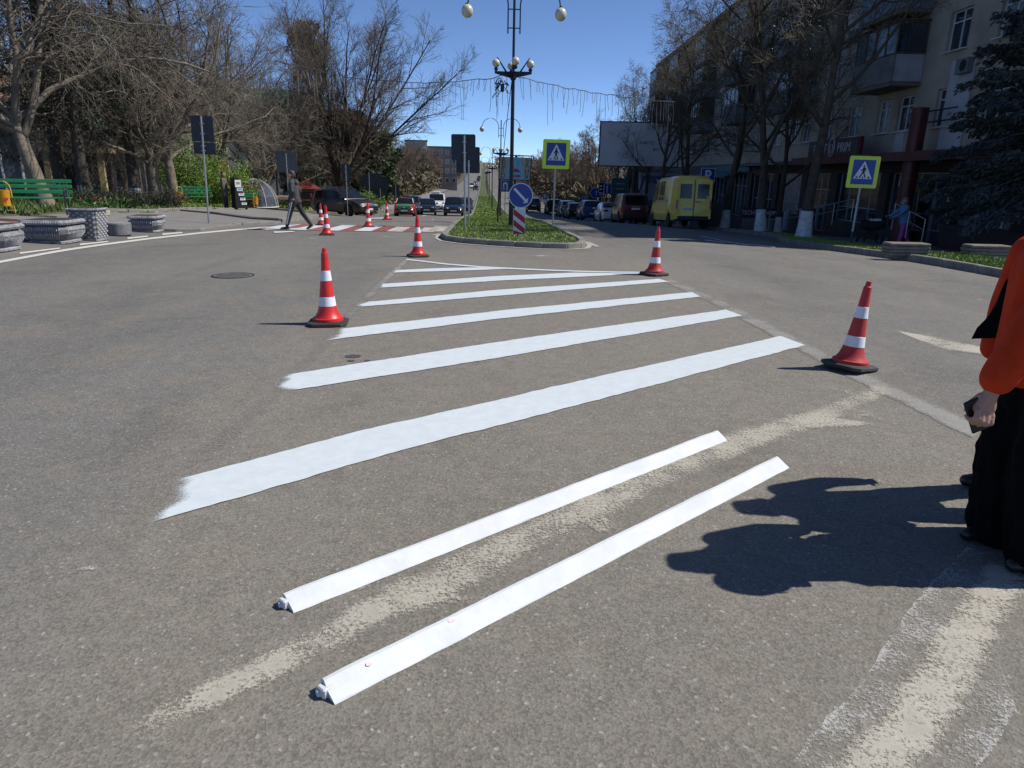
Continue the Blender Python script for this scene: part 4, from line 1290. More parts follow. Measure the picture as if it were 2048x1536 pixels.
# loudspeaker and cable tangle hung on the near lamp
lx, ly, lz = x, y, z + .1
sp = thing('cable_tangle', 'dark tangle of cable and fittings hanging below the lamp globes', 'cable', (lx - .36, ly - .1, lz + 4.7))
rd = random.Random(4)
tg = MB()
for k in range(7):
    p = Vector((rd.uniform(-.06, .1), 0, .05)); pts = []
    for i in range(7):
        pts.append(tuple(p)); p = p + Vector((rd.uniform(-.12, .12), rd.uniform(-.06, .06), rd.uniform(-.14, .06)))
    tg.tube(pts, .016, 5)
tg.build('loops', BLK, sp, smooth=True)
MB().box((0, 0, -.18), (.12, .10, .26), bev=.03).build('fitting', BLK, sp)
hang = MB().tube([(lx - .05, ly - .05, lz + 4.7), (lx - .2, ly - .05, lz + 3.4), (lx - .36, ly - .02, lz + 1.7), (lx - .5, ly, lz + .35)], .012, 5).build('loose_cable', BLK)
tag(hang, 'loose thin cable slanting down beside the nearest lamp post', 'cable')

# ------------------------------------------------------------------ icicle light strings across the avenue
WIRE = M('wire', (.05, .05, .06), .7)
STRAND = M('strand_wire', (.16, .16, .17), .6)
def garland(name, lab, P0, P1, sag, n, seed, lo=.35, hi=1.15, r=.008, smat=None):
    root = thing(name, lab, 'light string', tuple(P0), group='icicle light strings across the avenue')
    P0, P1 = Vector(P0), Vector(P1)
    rd = random.Random(seed)
    def pt(s):
        p = P0.lerp(P1, s) - P0
        p.z -= sag * 4 * s * (1 - s)
        return p
    MB().tube([tuple(pt(i / 30) + Vector((0, 0, rd.uniform(-.03, .03)))) for i in range(31)], r * 1.5, 4).build('wire', WIRE, root)
    for i in range(n):
        s = (i + rd.random() * .8) / n
        p = pt(s)
        ln = rd.choice((lo, .6, .8, hi)) * rd.uniform(.8, 1.2)
        q = p.copy(); pts = [tuple(q)]
        dx = rd.uniform(-.05, .05)
        for k in range(4):
            q = q + Vector((dx * .3 + rd.uniform(-.03, .03), 0, -ln / 4)); pts.append(tuple(q))
        MB().tube(pts, r, 3).build('strand', smat or STRAND, root)
    return root
lampc = Vector((lx, ly, lz + 4.88))
Rt = Vector(gp(1330, 27.5)); Rt.z = zat(1330, 203, 27.5)
garland('icicle_lights', 'icicle light string from the near lamp post to the right trees', lampc + Vector((.2, 0, 0)), Rt, .12, 44, 1)
Lt = Vector(gp(575, 24.5)); Lt.z = zat(575, 120, 24.5)
garland('icicle_lights', 'icicle light string from the near lamp post to the left trees', lampc + Vector((-.2, 0, .05)), Lt, .42, 70, 2)
Rt2 = Vector(gp(1755, 24)); Rt2.z = zat(1755, 235, 24)
Mt = Vector(gp(1480, 26)); Mt.z = zat(1480, 225, 26)
# ------------------------------------------------------------------ trees
BARK_GREY = M('bark_grey', (.20, .165, .125), .9, var=.4, scale=3, bump=.8, bscale=14, col2=(.085, .068, .05))
BARK_DARK = M('bark_dark', (.075, .058, .042), .9, var=.4, scale=4, bump=.8, bscale=16, col2=(.035, .028, .022))
BARK_PALE = M('bark_pale', (.185, .155, .118), .85, var=.45, scale=2.2, bump=.8, bscale=10, col2=(.10, .082, .06))
TWIG_BROWN = M('twigs_brown', (.135, .11, .082), .85, var=.35, scale=1.5, col2=(.07, .052, .036))
TWIG_GREY = M('twigs_grey', (.20, .175, .14), .85, var=.35, scale=1.5, col2=(.09, .078, .06))
TWIG_RED = M('twigs_reddish', (.15, .10, .066), .85, var=.35, scale=.6, col2=(.085, .06, .04))
WASH = M('whitewash', (.62, .635, .64), .85, var=.3, scale=7, bump=.4, bscale=25, col2=(.36, .36, .35))
NEEDLE = M('needles_dark', (.028, .042, .022), .7, var=.45, scale=1.6, col2=(.012, .02, .012))
NEEDLE_PINE = M('needles_pine', (.075, .105, .034), .7, var=.4, scale=1.6, col2=(.03, .045, .018))
NEEDLE_BLUE = M('needles_blue_spruce', (.042, .058, .060), .75, var=.45, scale=1.5, col2=(.016, .024, .026))
LEAF_BRIGHT = M('leaves_bright', (.21, .33, .035), .6, var=.4, scale=2.2, col2=(.08, .15, .018))
LEAF_HEDGE = M('leaves_hedge', (.15, .26, .03), .6, var=.45, scale=2.0, col2=(.05, .095, .014))
LEAF_BUD = M('opening_buds', (.135, .155, .035), .7, var=.4, scale=2.0, col2=(.07, .075, .02))
LEAF_DARK = M('leaves_dark', (.04, .06, .022), .7, var=.4, scale=3.0, col2=(.016, .024, .01))

class Tree:
    """branch skeleton grown level by level; every branch is a tapered tube"""
    def __init__(s, seed):
        s.r = np.random.default_rng(seed)
        s.trunk, s.limbs, s.tips = [], [], []
        s.q = {}
    def path(s, p, d, L, n, wob, lift, grav=0.0):
        d = np.array(d, float)
        N = s.r.normal(0, wob, (n, 3))
        pts = np.empty((n + 1, 3)); dirs = np.empty((n + 1, 3))
        pts[0] = p
        d /= math.sqrt(d @ d)
        dirs[0] = d
        for i in range(n):
            d = d + N[i]
            d[2] += lift - grav * (i / n)
            d /= math.sqrt(d @ d)
            dirs[i + 1] = d
        pts[1:] = pts[0] + np.cumsum(dirs[1:], 0) * (L / n)
        return pts, dirs
    def tube(s, pts, r0, r1, n, power=1.0):
        s.q.setdefault((len(pts), n), []).append((pts, r0, r1))
    def flush(s, name, mat, parent):
        if not s.q: return None
        VV, FF, off = [], [], 0
        for (k, n), items in s.q.items():
            P = np.stack([i[0] for i in items]); ra = np.array([i[1] for i in items]); rb = np.array([i[2] for i in items])
            t = np.gradient(P, axis=1)
            t /= np.linalg.norm(t, axis=2, keepdims=True) + 1e-9
            ref = np.where(np.abs(t[:, :1, 2:]) < .9, np.array([0, 0, 1.0]), np.array([1.0, 0, 0]))
            a = np.cross(t, ref); a /= np.linalg.norm(a, axis=2, keepdims=True) + 1e-9
            b = np.cross(t, a)
            an = np.arange(n) * 2 * math.pi / n
            rad = ra[:, None] + (rb - ra)[:, None] * np.linspace(0, 1, k)[None]
            V = P[:, :, None] + rad[:, :, None, None] * (a[:, :, None] * np.cos(an)[:, None] + b[:, :, None] * np.sin(an)[:, None])
            i = np.arange(n); j = (i + 1) % n
            bs = (np.arange(k - 1) * n)[:, None]
            Fc = np.stack([bs + i, bs + j, bs + n + j, bs + n + i], -1).reshape(-1, 4)
            Fc = (Fc[None] + (np.arange(len(P)) * k * n)[:, None, None]).reshape(-1, 4) + off
            VV.append(V.reshape(-1, 3)); FF.append(Fc); off += len(P) * k * n
        s.q = {}
        return obj(name, nmesh(name, np.concatenate(VV), np.concatenate(FF), mat), parent)
def side_dir(r, d, ang, az):
    ref = np.array([0, 0, 1.0]) if abs(d[2]) < .95 else np.array([1.0, 0, 0])
    a = np.cross(d, ref); a /= np.linalg.norm(a)
    b = np.cross(d, a)
    return d * math.cos(ang) + (a * math.cos(az) + b * math.sin(az)) * math.sin(ang)

def bare_tree(name, label, seed, H, trunk_h, r0, bark, twig, spec=None, lean=(0, 0), wash=0.0, group=None, leaves=None, leaf_n=0, leaf_size=.06, cat='tree', washmat=None):
    """leafless tree: trunk, limbs, branches, twigs, fine twigs"""
    S = dict(limbs=6, limb_ang=(30, 60), limb_len=.62, limb_lift=.10, br=9, br_ang=(25, 60), br_len=.42, br_lift=.05, tw=8, tw_len=.5, tw_lift=.02, fine=6, fine_len=.55, wob=.09, grav=0.0, tip_r=.004, leader=True, start=.55)
    S.update(spec or {})
    T = Tree(seed); r = T.r
    root = thing(name, label, cat, group=group)
    tp, td = T.path((0, 0, -.15), (lean[0], lean[1], 1), H * (.9 if S['leader'] else 0) + trunk_h * (0 if S['leader'] else 1.0) + .15, 12 if S['leader'] else 8, S['wob'] * .35, .02)
    k = len(tp) - 1
    tr = np.linspace(1, .12 if S['leader'] else .7, k + 1) * r0
    tr[0] *= 1.45; tr[1] *= 1.08
    V, Fc = tube_np(tp, tr, 10)
    obj('trunk', nmesh('trunk', V, Fc, bark), root)
    if wash > 0:
        wp = [tp[0] * 0 + np.array([tp[0][0], tp[0][1], -.05])]
        zz = np.linspace(-.1, wash, 5)
        px = np.interp(zz, tp[:, 2], tp[:, 0]); py = np.interp(zz, tp[:, 2], tp[:, 1]); pr = np.interp(zz, tp[:, 2], tr) * 1.05 + .004
        V, Fc = tube_np(np.stack([px, py, zz], 1), pr, 12)
        obj('whitewash', nmesh('whitewash', V, Fc, washmat or WASH), root)
    az = r.uniform(0, 6.28)
    limbs = []
    for i in range(S['limbs']):
        az += 2.4 + r.normal(0, .35)
        if S['leader']:
            f = trunk_h / H / .9 + (1 - trunk_h / H / .9) * (i / S['limbs']) ** .9 * .92
            f = min(.97, f)
        else:
            f = S['start'] + (1 - S['start']) * (i + 1) / S['limbs'] if i < S['limbs'] * .7 else .99
        q = f * k; a = int(min(k - 1, q)); fr = q - a
        p = tp[a] * (1 - fr) + tp[a + 1] * fr
        d = td[min(k, a + 1)]
        ang = R(r.uniform(*S['limb_ang']))
        L = H * S['limb_len'] * (1 - .45 * f if S['leader'] else 1) * r.uniform(.8, 1.12)
        rr = max(.02, np.interp(q, range(k + 1), tr) * r.uniform(.5, .68))
        P, D = T.path(p, side_dir(r, d, ang, az), L, 9, S['wob'], S['limb_lift'], S['grav'])
        limbs.append((P, D, L, rr))
        T.tube(P, rr, rr * .22, 6)
    if S['leader']:
        limbs.append((tp[k // 2:], td[k // 2:], H * .45, tr[k // 2]))
    branches = []
    for P, D, L, rr in limbs:
        n = len(P) - 1
        for j in range(S['br']):
            f = .22 + .76 * (j + r.random()) / S['br']
            q = f * n; a = int(min(n - 1, q)); fr = q - a
            p = P[a] * (1 - fr) + P[a + 1] * fr
            l2 = L * S['br_len'] * (1.1 - .6 * f) * r.uniform(.7, 1.25)
            r2 = max(.010, rr * (1 - .75 * f) * .5)
            P2, D2 = T.path(p, side_dir(r, D[min(n, a + 1)], R(r.uniform(*S['br_ang'])), r.uniform(0, 6.28)), l2, 6, S['wob'] * 1.3, S['br_lift'], S['grav'])
            branches.append((P2, D2, l2, r2))
            T.tube(P2, r2, max(S['tip_r'], r2 * .3), 4)
    T.flush('limbs', bark, root)
    tips = []
    for P, D, L, rr in branches:
        n = len(P) - 1
        for j in range(S['tw']):
            f = .15 + .83 * (j + r.random()) / S['tw']
            q = f * n; a = int(min(n - 1, q)); fr = q - a
            p = P[a] * (1 - fr) + P[a + 1] * fr
            l3 = L * S['tw_len'] * (1.15 - .6 * f) * r.uniform(.6, 1.3)
            r3 = max(S['tip_r'] * 1.3, rr * .45)
            P3, D3 = T.path(p, side_dir(r, D[min(n, a + 1)], R(r.uniform(25, 65)), r.uniform(0, 6.28)), l3, 4, S['wob'] * 1.5, S['tw_lift'], S['grav'])
            T.tube(P3, r3, S['tip_r'], 3)
            for m in range(S['fine']):
                ff = .2 + .8 * (m + r.random()) / S['fine']
                q2 = min(3.99, ff * 4); a2 = int(q2)
                p2 = P3[a2] + (P3[a2 + 1] - P3[a2]) * (q2 - a2)
                l4 = max(.12, l3 * S['fine_len'] * r.uniform(.5, 1.3))
                d4 = side_dir(r, D3[min(4, a2 + 1)], R(r.uniform(20, 60)), r.uniform(0, 6.28))
                P4 = np.array([p2, p2 + d4 * l4 * .5, p2 + (d4 + np.array([0, 0, S['tw_lift'] * 3]) + r.normal(0, .12, 3)) * l4])
                T.tube(P4, S['tip_r'] * 1.05, S['tip_r'] * .7, 3)
                tips.append(P4[2])
    T.flush('twigs', twig, root)
    if leaves is not None and leaf_n and tips:
        tips = np.array(tips)
        idx = r.integers(0, len(tips), leaf_n)
        C = tips[idx] + r.normal(0, .10, (leaf_n, 3))
        leafcloud('young_leaves', C, leaf_size, leaves, root, r)
    return root
def leafcloud(name, C, size, mat, parent, r, stretch=1.6, kind=None, dirs=None):
    n = len(C)
    a = r.normal(0, 1, (n, 3)) if dirs is None else dirs
    a /= np.linalg.norm(a, axis=1)[:, None]
    b = np.cross(a, r.normal(0, 1, (n, 3))); b /= np.linalg.norm(b, axis=1)[:, None] + 1e-9
    s = size * r.uniform(.6, 1.35, (n, 1))
    V = np.stack([C - b * s * .38, C + a * s * stretch * .5 + b * s * .12, C + a * s * stretch, C + a * s * stretch * .5 - b * s * .5], 1).reshape(-1, 3)
    Fc = np.arange(n * 4).reshape(n, 4)
    o = obj(name, nmesh(name, V, Fc, mat, smooth=False), parent)
    if kind: o['kind'] = kind
    return o
def place(o, x, y, dz=0.1, rz=0.0, s=1.0, label=None, z=None):
    o.location = (x, y, (g(x, y) if z is None else z) + dz)
    o.rotation_euler = (0, 0, rz)
    o.scale = (s, s, s)
    if label: o['label'] = label
    return o

def conifer(name, label, seed, H, rad, start, mat, bark, droop=.25, dens=1.0, spr=.30, wash=0.0, top=1.0, r0=.17, group=None, per=5, lay=.42, sparse=1.0):
    """spruce or fir: whorls of drooping boughs, every bough carries many small sprays"""
    T = Tree(seed); r = T.r
    root = thing(name, label, 'tree', group=group)
    zz = np.linspace(-.15, H, 12)
    wx = np.cumsum(r.normal(0, .015, 12)); wy = np.cumsum(r.normal(0, .015, 12))
    V, Fc = tube_np(np.stack([wx, wy, zz], 1), r0 * (1 - .92 * np.linspace(0, 1, 12)) * np.r_[1.3, np.ones(11)], 10)
    obj('trunk', nmesh('trunk', V, Fc, bark), root)
    if wash > 0:
        V, Fc = tube_np(np.array([[wx[0], wy[0], -.1], [wx[0], wy[0], wash * .5], [wx[1], wy[1], wash]]), np.array([r0 * 1.32, r0 * 1.15, r0 * 1.04]), 12)
        obj('whitewash', nmesh('whitewash', V, Fc, WASH), root)
    C, Dr = [], []
    z = start; az = 0
    while z < H * .985:
        f = (z - start) / (H - start)
        Rr = rad * (1 - f) ** .85 * top + .12
        nb = max(4, int(per + 2 * (1 - f)))
        for i in range(nb):
            az += 2 * math.pi / nb + r.normal(0, .25)
            if r.random() > sparse: continue
            L = Rr * r.uniform(.72, 1.12)
            d = np.array([math.cos(az), math.sin(az), .12 - droop * .6 + .5 * f])
            P, D = T.path((0, 0, z + r.normal(0, .08)), d, L, 6, .05, -droop * .10 + .02, 0)
            P[-2:, 2] += .06 * L
            T.tube(P, max(.008, .028 * (1 - f) + .006), .005, 3)
            ns = int(L * 26 * dens) + 4
            t = r.uniform(.12, 1, ns) ** .8
            q = t * 5.999; a = q.astype(int)
            p = P[a] + (P[a + 1] - P[a]) * (q - a)[:, None]
            dd = D[a] + r.normal(0, .45, (ns, 3)); dd[:, 2] -= .25 + droop * .5
            sidew = np.cross(D[a], [0, 0, 1.0]) * r.uniform(-1, 1, (ns, 1)) * (.18 + .24 * L * (1 - t))[:, None]
            C.append(p + sidew + np.stack([np.zeros(ns), np.zeros(ns), -np.abs(r.normal(0, .05 + .08 * droop, ns))], 1)); Dr.append(dd)
        z += lay * r.uniform(.75, 1.2) * (1 - .35 * f)
    T.flush('boughs', bark, root)
    C = np.concatenate(C); Dr = np.concatenate(Dr)
    leafcloud('needles', C, spr, mat, root, r, 1.5, dirs=Dr)
    return root
def needle_ball(root, C, n, rad, mat, size, r, name='needles'):
    """round pine cushions: short needle blades radiating from cluster centres"""
    P, Dd = [], []
    for c in C:
        d = r.normal(0, 1, (n, 3)); d /= np.linalg.norm(d, axis=1)[:, None]
        d[:, 2] = d[:, 2] * .75 + .2
        P.append(np.array(c) + d * rad * r.uniform(.45, 1.0, (n, 1))); Dd.append(d + r.normal(0, .3, (n, 3)))
    leafcloud(name, np.concatenate(P), size, mat, root, r, 2.2, dirs=np.concatenate(Dd))
def pine(name, label, seed, H, crown_h, rad, mat, n_cl=60, size=.22, cl=.6):
    T = Tree(seed); r = T.r
    root = thing(name, label, 'tree', group='evergreen trees')
    zz = np.linspace(-.15, H * .93, 10)
    V, Fc = tube_np(np.stack([np.cumsum(r.normal(0, .05, 10)), np.cumsum(r.normal(0, .05, 10)), zz], 1), .2 * (1 - .8 * np.linspace(0, 1, 10)), 8)
    obj('trunk', nmesh('trunk', V, Fc, BARK_DARK), root)
    C = []
    for i in range(n_cl):
        f = r.random()
        a = r.uniform(0, 6.28)
        rr = rad * math.sin(math.pi * (.12 + .80 * f)) ** .7 * r.uniform(.35, 1.0)
        c = np.array([rr * math.cos(a), rr * math.sin(a), H - crown_h + crown_h * f])
        C.append(c)
        P, D = T.path((0, 0, c[2] - .4), c - np.array([0, 0, c[2] - .4]), np.linalg.norm(c[:2]) + .3, 4, .05, 0)
        T.tube(P, .03, .012, 3)
    T.flush('boughs', BARK_DARK, root)
    needle_ball(root, C, 160, cl, mat, size, r)
    return root
def shrub(name, label, seed, W, Dp, H, mat, n=9000, size=.07, stems=40, arch=.5, stemmat=None, cat='shrub', fill=.55, group=None):
    T = Tree(seed); r = T.r
    root = thing(name, label, cat, group=group)
    C = []
    for i in range(stems):
        a = r.uniform(0, 6.28); q = math.sqrt(r.random())
        bx, by = q * math.cos(a) * W * .22, q * math.sin(a) * Dp * .22
        d = np.array([math.cos(a) * W * .30 * q, math.sin(a) * Dp * .30 * q, H * .75])
        L = np.linalg.norm(d) * r.uniform(.8, 1.25)
        P, D = T.path((bx, by, 0), d, L, 9, .09, .0, arch * .35)
        T.tube(P, .012, .004, 3)
        m = int(n / stems)
        t = r.uniform(1 - fill - .2, 1, m) * 8.999; ai = t.astype(int)
        C.append(P[ai] + (P[ai + 1] - P[ai]) * (t - ai)[:, None] + r.normal(0, .06 + .05 * H, (m, 3)) * np.array([1, 1, .8]))
    T.flush('stems', stemmat or BARK_DARK, root)
    C = np.concatenate(C); C = C[C[:, 2] > .02]
    leafcloud('leaves', C, size, mat, root, r)
    return root
def grass(name, poly, n, h, mat, seed, wdt=.012, dz=.1, parent=None, kind='stuff', clump=.5):
    r = np.random.default_rng(seed)
    P = np.array(poly)
    lo, hi = P.min(0), P.max(0)
    pts = []
    from math import floor
    def inside(q):
        x, y = q[:, 0], q[:, 1]
        c = np.zeros(len(q), bool)
        j = len(P) - 1
        for i in range(len(P)):
            xi, yi = P[i]; xj, yj = P[j]
            c ^= ((yi > y) != (yj > y)) & (x < (xj - xi) * (y - yi) / (yj - yi + 1e-12) + xi)
            j = i
        return c
    while sum(map(len, pts)) < n:
        q = r.uniform(lo, hi, (n * 2, 2))
        # density falls off gently with distance so the near blades get the detail
        q = q[inside(q)]
        pts.append(q)
    q = np.concatenate(pts)[:n]
    z = np.array([g(a, b) for a, b in q]) + dz
    hh = h * (.45 + .8 * r.random(n)) * (1 + clump * np.sin(q[:, 0] * 3.1 + np.sin(q[:, 1] * 2.3) * 2) * .4)
    a = r.uniform(0, 6.28, n)
    lean = r.normal(0, .45, (n, 2)) * hh[:, None]
    B = np.stack([q[:, 0], q[:, 1], z], 1)
    wv = np.stack([np.cos(a), np.sin(a), np.zeros(n)], 1) * wdt * (1 + .04 * q[:, 1:2] )
    tip = B + np.stack([lean[:, 0], lean[:, 1], hh], 1)
    V = np.stack([B - wv, B + wv, tip], 1).reshape(-1, 3)
    o = obj(name, nmesh(name, V, np.arange(3 * n).reshape(n, 3), mat, smooth=False), parent)
    return tag(o, kind=kind)

GRASS = M('grass_blades', (.20, .29, .045), .6, var=.5, scale=2.6, col2=(.11, .18, .028), world=True)
GRASS2 = M('grass_blades_park', (.09, .165, .024), .6, var=.45, scale=1.2, col2=(.05, .085, .018), world=True)
o = grass('island_grass', [(x, y) for x, y in inset(isl_line, .2)] , 52000, .055, GRASS, 1, .009, .09)
tag(o, 'bright green grass covering the centre island', 'grass')
o = grass('island_grass_far', [(IX0 + .2, 62), (IX1 - .2, 62), (IX1 - .2, 160), (IX0 + .2, 160)], 12000, .07, GRASS, 2, .02, .09)
tag(o, 'green grass on the far stretch of the island', 'grass')
o = grass('strip_grass', gs_out + gs_in, 26000, .065, GRASS, 3, .009, .12)
tag(o, 'green grass strip along the right kerb', 'grass')
o = grass('park_grass', park[2:6] + [(-13.6, 33.6), (-30, 40), (-32, 26), park[1]], 20000, .16, GRASS2, 4, .014, .1)
tag(o, 'ragged green grass under the park trees', 'grass')
o = grass('park_grass_far', [(-12.6, 34.5), (-13.0, 36.5), (-14.2, 41), (-20, 42), (-30, 40)], 9000, .16, GRASS, 5, .016, .1)
tag(o, 'brighter green grass by the farthest bench', 'grass')
o = grass('verge_grass', [(-13.2, 52), (-13.2, 75), (-24, 75), (-24, 52)], 9000, .22, GRASS, 6, .02, .12)
tag(o, 'grass beyond the side street by the estate car', 'grass')

# ---- left side
T_big = bare_tree('broad_tree', 'x', 11, 15.0, 3.2, .27, BARK_PALE, TWIG_GREY, dict(limbs=10, limb_ang=(28, 68), limb_len=.62, br=12, tw=9, fine=7, leader=False, start=.70, wob=.15, grav=.12, limb_lift=.05, br_lift=-.01, tw_lift=-.04, tip_r=.0075, br_len=.48, fine_len=.65), lean=(-.22, .05), group='bare broadleaf trees')
x, y, z = gp(96, 26.5)
place(T_big, x, y, .08, R(15), 1.0, 'big pale-barked bare tree with a leaning trunk behind the nearest bench')
T_mid = bare_tree('broad_tree', 'x', 23, 13.5, 3.0, .26, BARK_GREY, TWIG_GREY, dict(limbs=10, limb_ang=(20, 64), br=11, tw=8, fine=6, leader=False, start=.62, wob=.13, grav=.07, tip_r=.007, fine_len=.65), group='bare broadleaf trees')
x, y, z = gp(352, 37)
place(T_mid, x, y, .1, R(40), 1.0, 'bare tree with spreading limbs rising behind the bright green shrub')
x, y, z = gp(470, 44); place(copy_tree(T_mid), x - 1, y, .1, R(150), .95, 'bare spreading tree above the glass dome')
x, y, z = gp(565, 52); place(copy_tree(T_mid), x - 2.5, 57, .1, R(260), .92, 'bare tree beside the red-roofed kiosk')
x, y, z = gp(250, 47); place(copy_tree(T_big), x, y, .1, R(200), .9, 'pale-barked bare tree in the park behind the dark conifers')
x, y, z = gp(620, 66); place(copy_tree(T_mid), x - 1, y, .1, R(20), .82, 'lower bare tree left of the tall fan-shaped tree')
x, y, z = gp(180, 41); place(copy_tree(T_mid), x, y, .1, R(95), .95, 'twiggy bare tree between the big pale tree and the bright shrub')
x, y, z = gp(410, 31); place(copy_tree(T_mid), x - 3.2, 33.5, .1, R(205), .85, 'bare tree overhanging the middle bench from the left')
x, y, z = gp(520, 62); place(copy_tree(T_big), x, y, .1, R(330), 1.0, 'pale bare tree in front of the green-roofed building')
x, y, z = gp(30, 40); place(copy_tree(T_mid), x - 3, y, .1, R(310), 1.1, 'bare tree deep in the park at the left edge')
T_fan = bare_tree('fan_tree', 'tall dark bare tree with a fan of upright branches against the sky', 37, 18.5, 3.0, .34, BARK_DARK, TWIG_BROWN,
                  dict(limbs=16, limb_ang=(8, 62), limb_len=.76, limb_lift=.035, br=11, br_ang=(15, 45), br_len=.36, br_lift=.05, tw=10, tw_len=.5, tw_lift=.04, fine=9, leader=False, start=.6, wob=.06, tip_r=.0085), group='bare broadleaf trees')
place(T_fan, -12.5, 64, .1, R(30), 1.0)
T_avenue = bare_tree('avenue_tree', 'x', 51, 9.5, 2.4, .17, BARK_DARK, TWIG_RED, dict(limbs=9, limb_ang=(25, 55), br=8, tw=7, fine=5, wob=.09, tip_r=.012, br_len=.5), group='bare avenue trees far down the road')
T_avenue2 = bare_tree('avenue_tree', 'x', 52, 10.5, 2.6, .18, BARK_DARK, TWIG_GREY, dict(limbs=10, limb_ang=(22, 50), br=8, tw=7, fine=5, wob=.08, tip_r=.012, br_len=.48), group='bare avenue trees far down the road')
rd = random.Random(9)
first = {0: T_avenue, 1: T_avenue2}
k = 0
AV = [(-12.2 - rd.random() * 2, 72 + i * 9.5 * (1 + i * .06)) for i in range(18)] + [(13.4 + rd.random() * 1.5, 70 + i * 9 * (1 + i * .06)) for i in range(18)] + \
     [(-17 - rd.random() * 6, 80 + i * 13) for i in range(10)] + [(18 + rd.random() * 7, 92 + i * 12) for i in range(10)]
for i, (ax, ay) in enumerate(AV):
    src = i % 2
    o = first.pop(src) if src in first else copy_tree(T_avenue if src == 0 else T_avenue2)
    place(o, ax, ay, .1, rd.uniform(0, 6.28), rd.uniform(.72, 1.02))
    ORD = ('nearest', 'second', 'third', 'fourth', 'fifth', 'sixth', 'seventh', 'eighth', 'ninth', 'tenth', 'eleventh', 'twelfth', 'thirteenth', 'fourteenth', 'fifteenth', 'sixteenth', 'seventeenth', 'farthest')
    if i < 18: o['label'] = '%s bare street tree in the left row beyond the side street' % ORD[i]
    elif i < 36: o['label'] = '%s bare street tree in the right row beyond the billboard' % ORD[i - 18]
    elif i < 46: o['label'] = '%s bare tree set back behind the left row of avenue trees' % ORD[i - 36]
    else: o['label'] = '%s bare tree set back behind the right row of avenue trees' % ORD[i - 46]
    o['group'] = 'left avenue trees' if i < 18 else 'right avenue trees' if i < 36 else 'trees behind the left row' if i < 46 else 'trees behind the right row'
# far wooded flanks of the hill
r_ = np.random.default_rng(77)
for sgn, lab in ((-1, 'far brown woods covering the left flank of the hill road'), (1, 'far brown woods covering the right flank of the hill road')):
    n = 34000
    yy = 95 + 800 * r_.random(n) ** 1.5
    xx = sgn * (12.5 + (3 + yy * .10) * r_.random(n) ** 1.5) + (1.5 if sgn > 0 else 0)
    hh = (5 + 5.5 * np.abs(np.sin(yy * .21 + xx * .6))) * r_.random(n) ** .6 * np.clip((yy - 60) / 200, .28, 1)
    C = np.stack([xx, yy, np.array([g(a, b) for a, b in zip(xx, yy)]) + hh + .3], 1)
    o = leafcloud('far_wood', C, .75, M('far_twigs', (.12, .092, .055), .9, var=.4, scale=.08, col2=(.085, .075, .035), world=True), None, r_, 1.8)
    tag(o, lab, 'woods', kind='stuff')
# conifers with whitewashed feet on the left
for i, (u, D_, H_, rd_, st, lab) in enumerate([(128, 31, 15, 2.4, 3.6, 'dark conifer with a whitewashed foot, left of three'), (176, 30, 16, 2.6, 3.8, 'dark conifer with a whitewashed foot, middle of three'), (274, 33, 15, 2.5, 3.4, 'dark conifer with a whitewashed foot, right of three')]):
    o = conifer('dark_conifer', lab, 60 + i, H_, rd_, st, NEEDLE, BARK_DARK, droop=.5, dens=1.3, spr=.10, wash=.75, r0=.24, group='dark conifers in the park', lay=.5, sparse=.75)
    x, y, z = gp(u, D_); place(o, x, y, .1, R(60 * i))
x, y, z = gp(10, 34); o = conifer('dark_conifer', 'dark conifer at the far left edge behind the big bare tree', 66, 17, 3.4, 2.5, NEEDLE, BARK_DARK, droop=.5, dens=1.5, spr=.11, r0=.24, group='dark conifers in the park', lay=.5); place(o, x - 1.5, y, .1)
P1 = pine('round_pine', 'dark pine with a rounded top showing above the bare trees', 71, 16.0, 3.6, 1.8, NEEDLE_PINE, 34, .16, .6)
place(P1, gp(636, 72)[0], 72, .1)
P2 = pine('bushy_pine', 'bushy green pine beside the road behind the dark sign backs', 72, 6.2, 5.4, 2.1, NEEDLE_PINE, 64, .24, .6)
place(P2, -12.6, 88, .1, 0, 1.25)
P3 = pine('bushy_pine', 'dark bushy evergreen behind the estate car', 73, 8.5, 7.5, 3.0, NEEDLE, 70, .26, .8)
place(P3, gp(700, 70)[0] - .5, 74, .1)
P4 = pine('bushy_pine', 'dark evergreen filling the gap behind the kiosk', 74, 7.5, 6.5, 3.2, NEEDLE_PINE, 60, .26, .8)
place(P4, gp(610, 84)[0], 84, .1)
sh = shrub('bright_shrub', 'large arching bright green shrub behind the middle bench', 81, 4.4, 3.0, 2.9, LEAF_BRIGHT, 26000, .062, 90, .8, fill=.75); x, y, z = gp(418, 40.5); place(sh, x, y, .1)
sh = shrub('bright_shrub', 'upright bright green shrub left of the tall sign post', 82, 2.4, 2.2, 4.6, LEAF_BRIGHT, 10000, .06, 46, .2, fill=.8); x, y, z = gp(372, 39); place(sh, x, y, .1)
sh = shrub('clipped_hedge', 'rounded bright green hedge behind the bonnet of the estate car', 83, 3.6, 2.6, 1.9, LEAF_HEDGE, 11000, .08, 60, .5, fill=.85); x, y, z = gp(733, 57); place(sh, x - .2, y, .1)
sh = shrub('clipped_hedge', 'low green bush left of the orange litter bin', 84, 2.2, 1.8, 1.3, LEAF_HEDGE, 5000, .08, 36, .5, fill=.85); place(sh, -11.4, 60, .1)
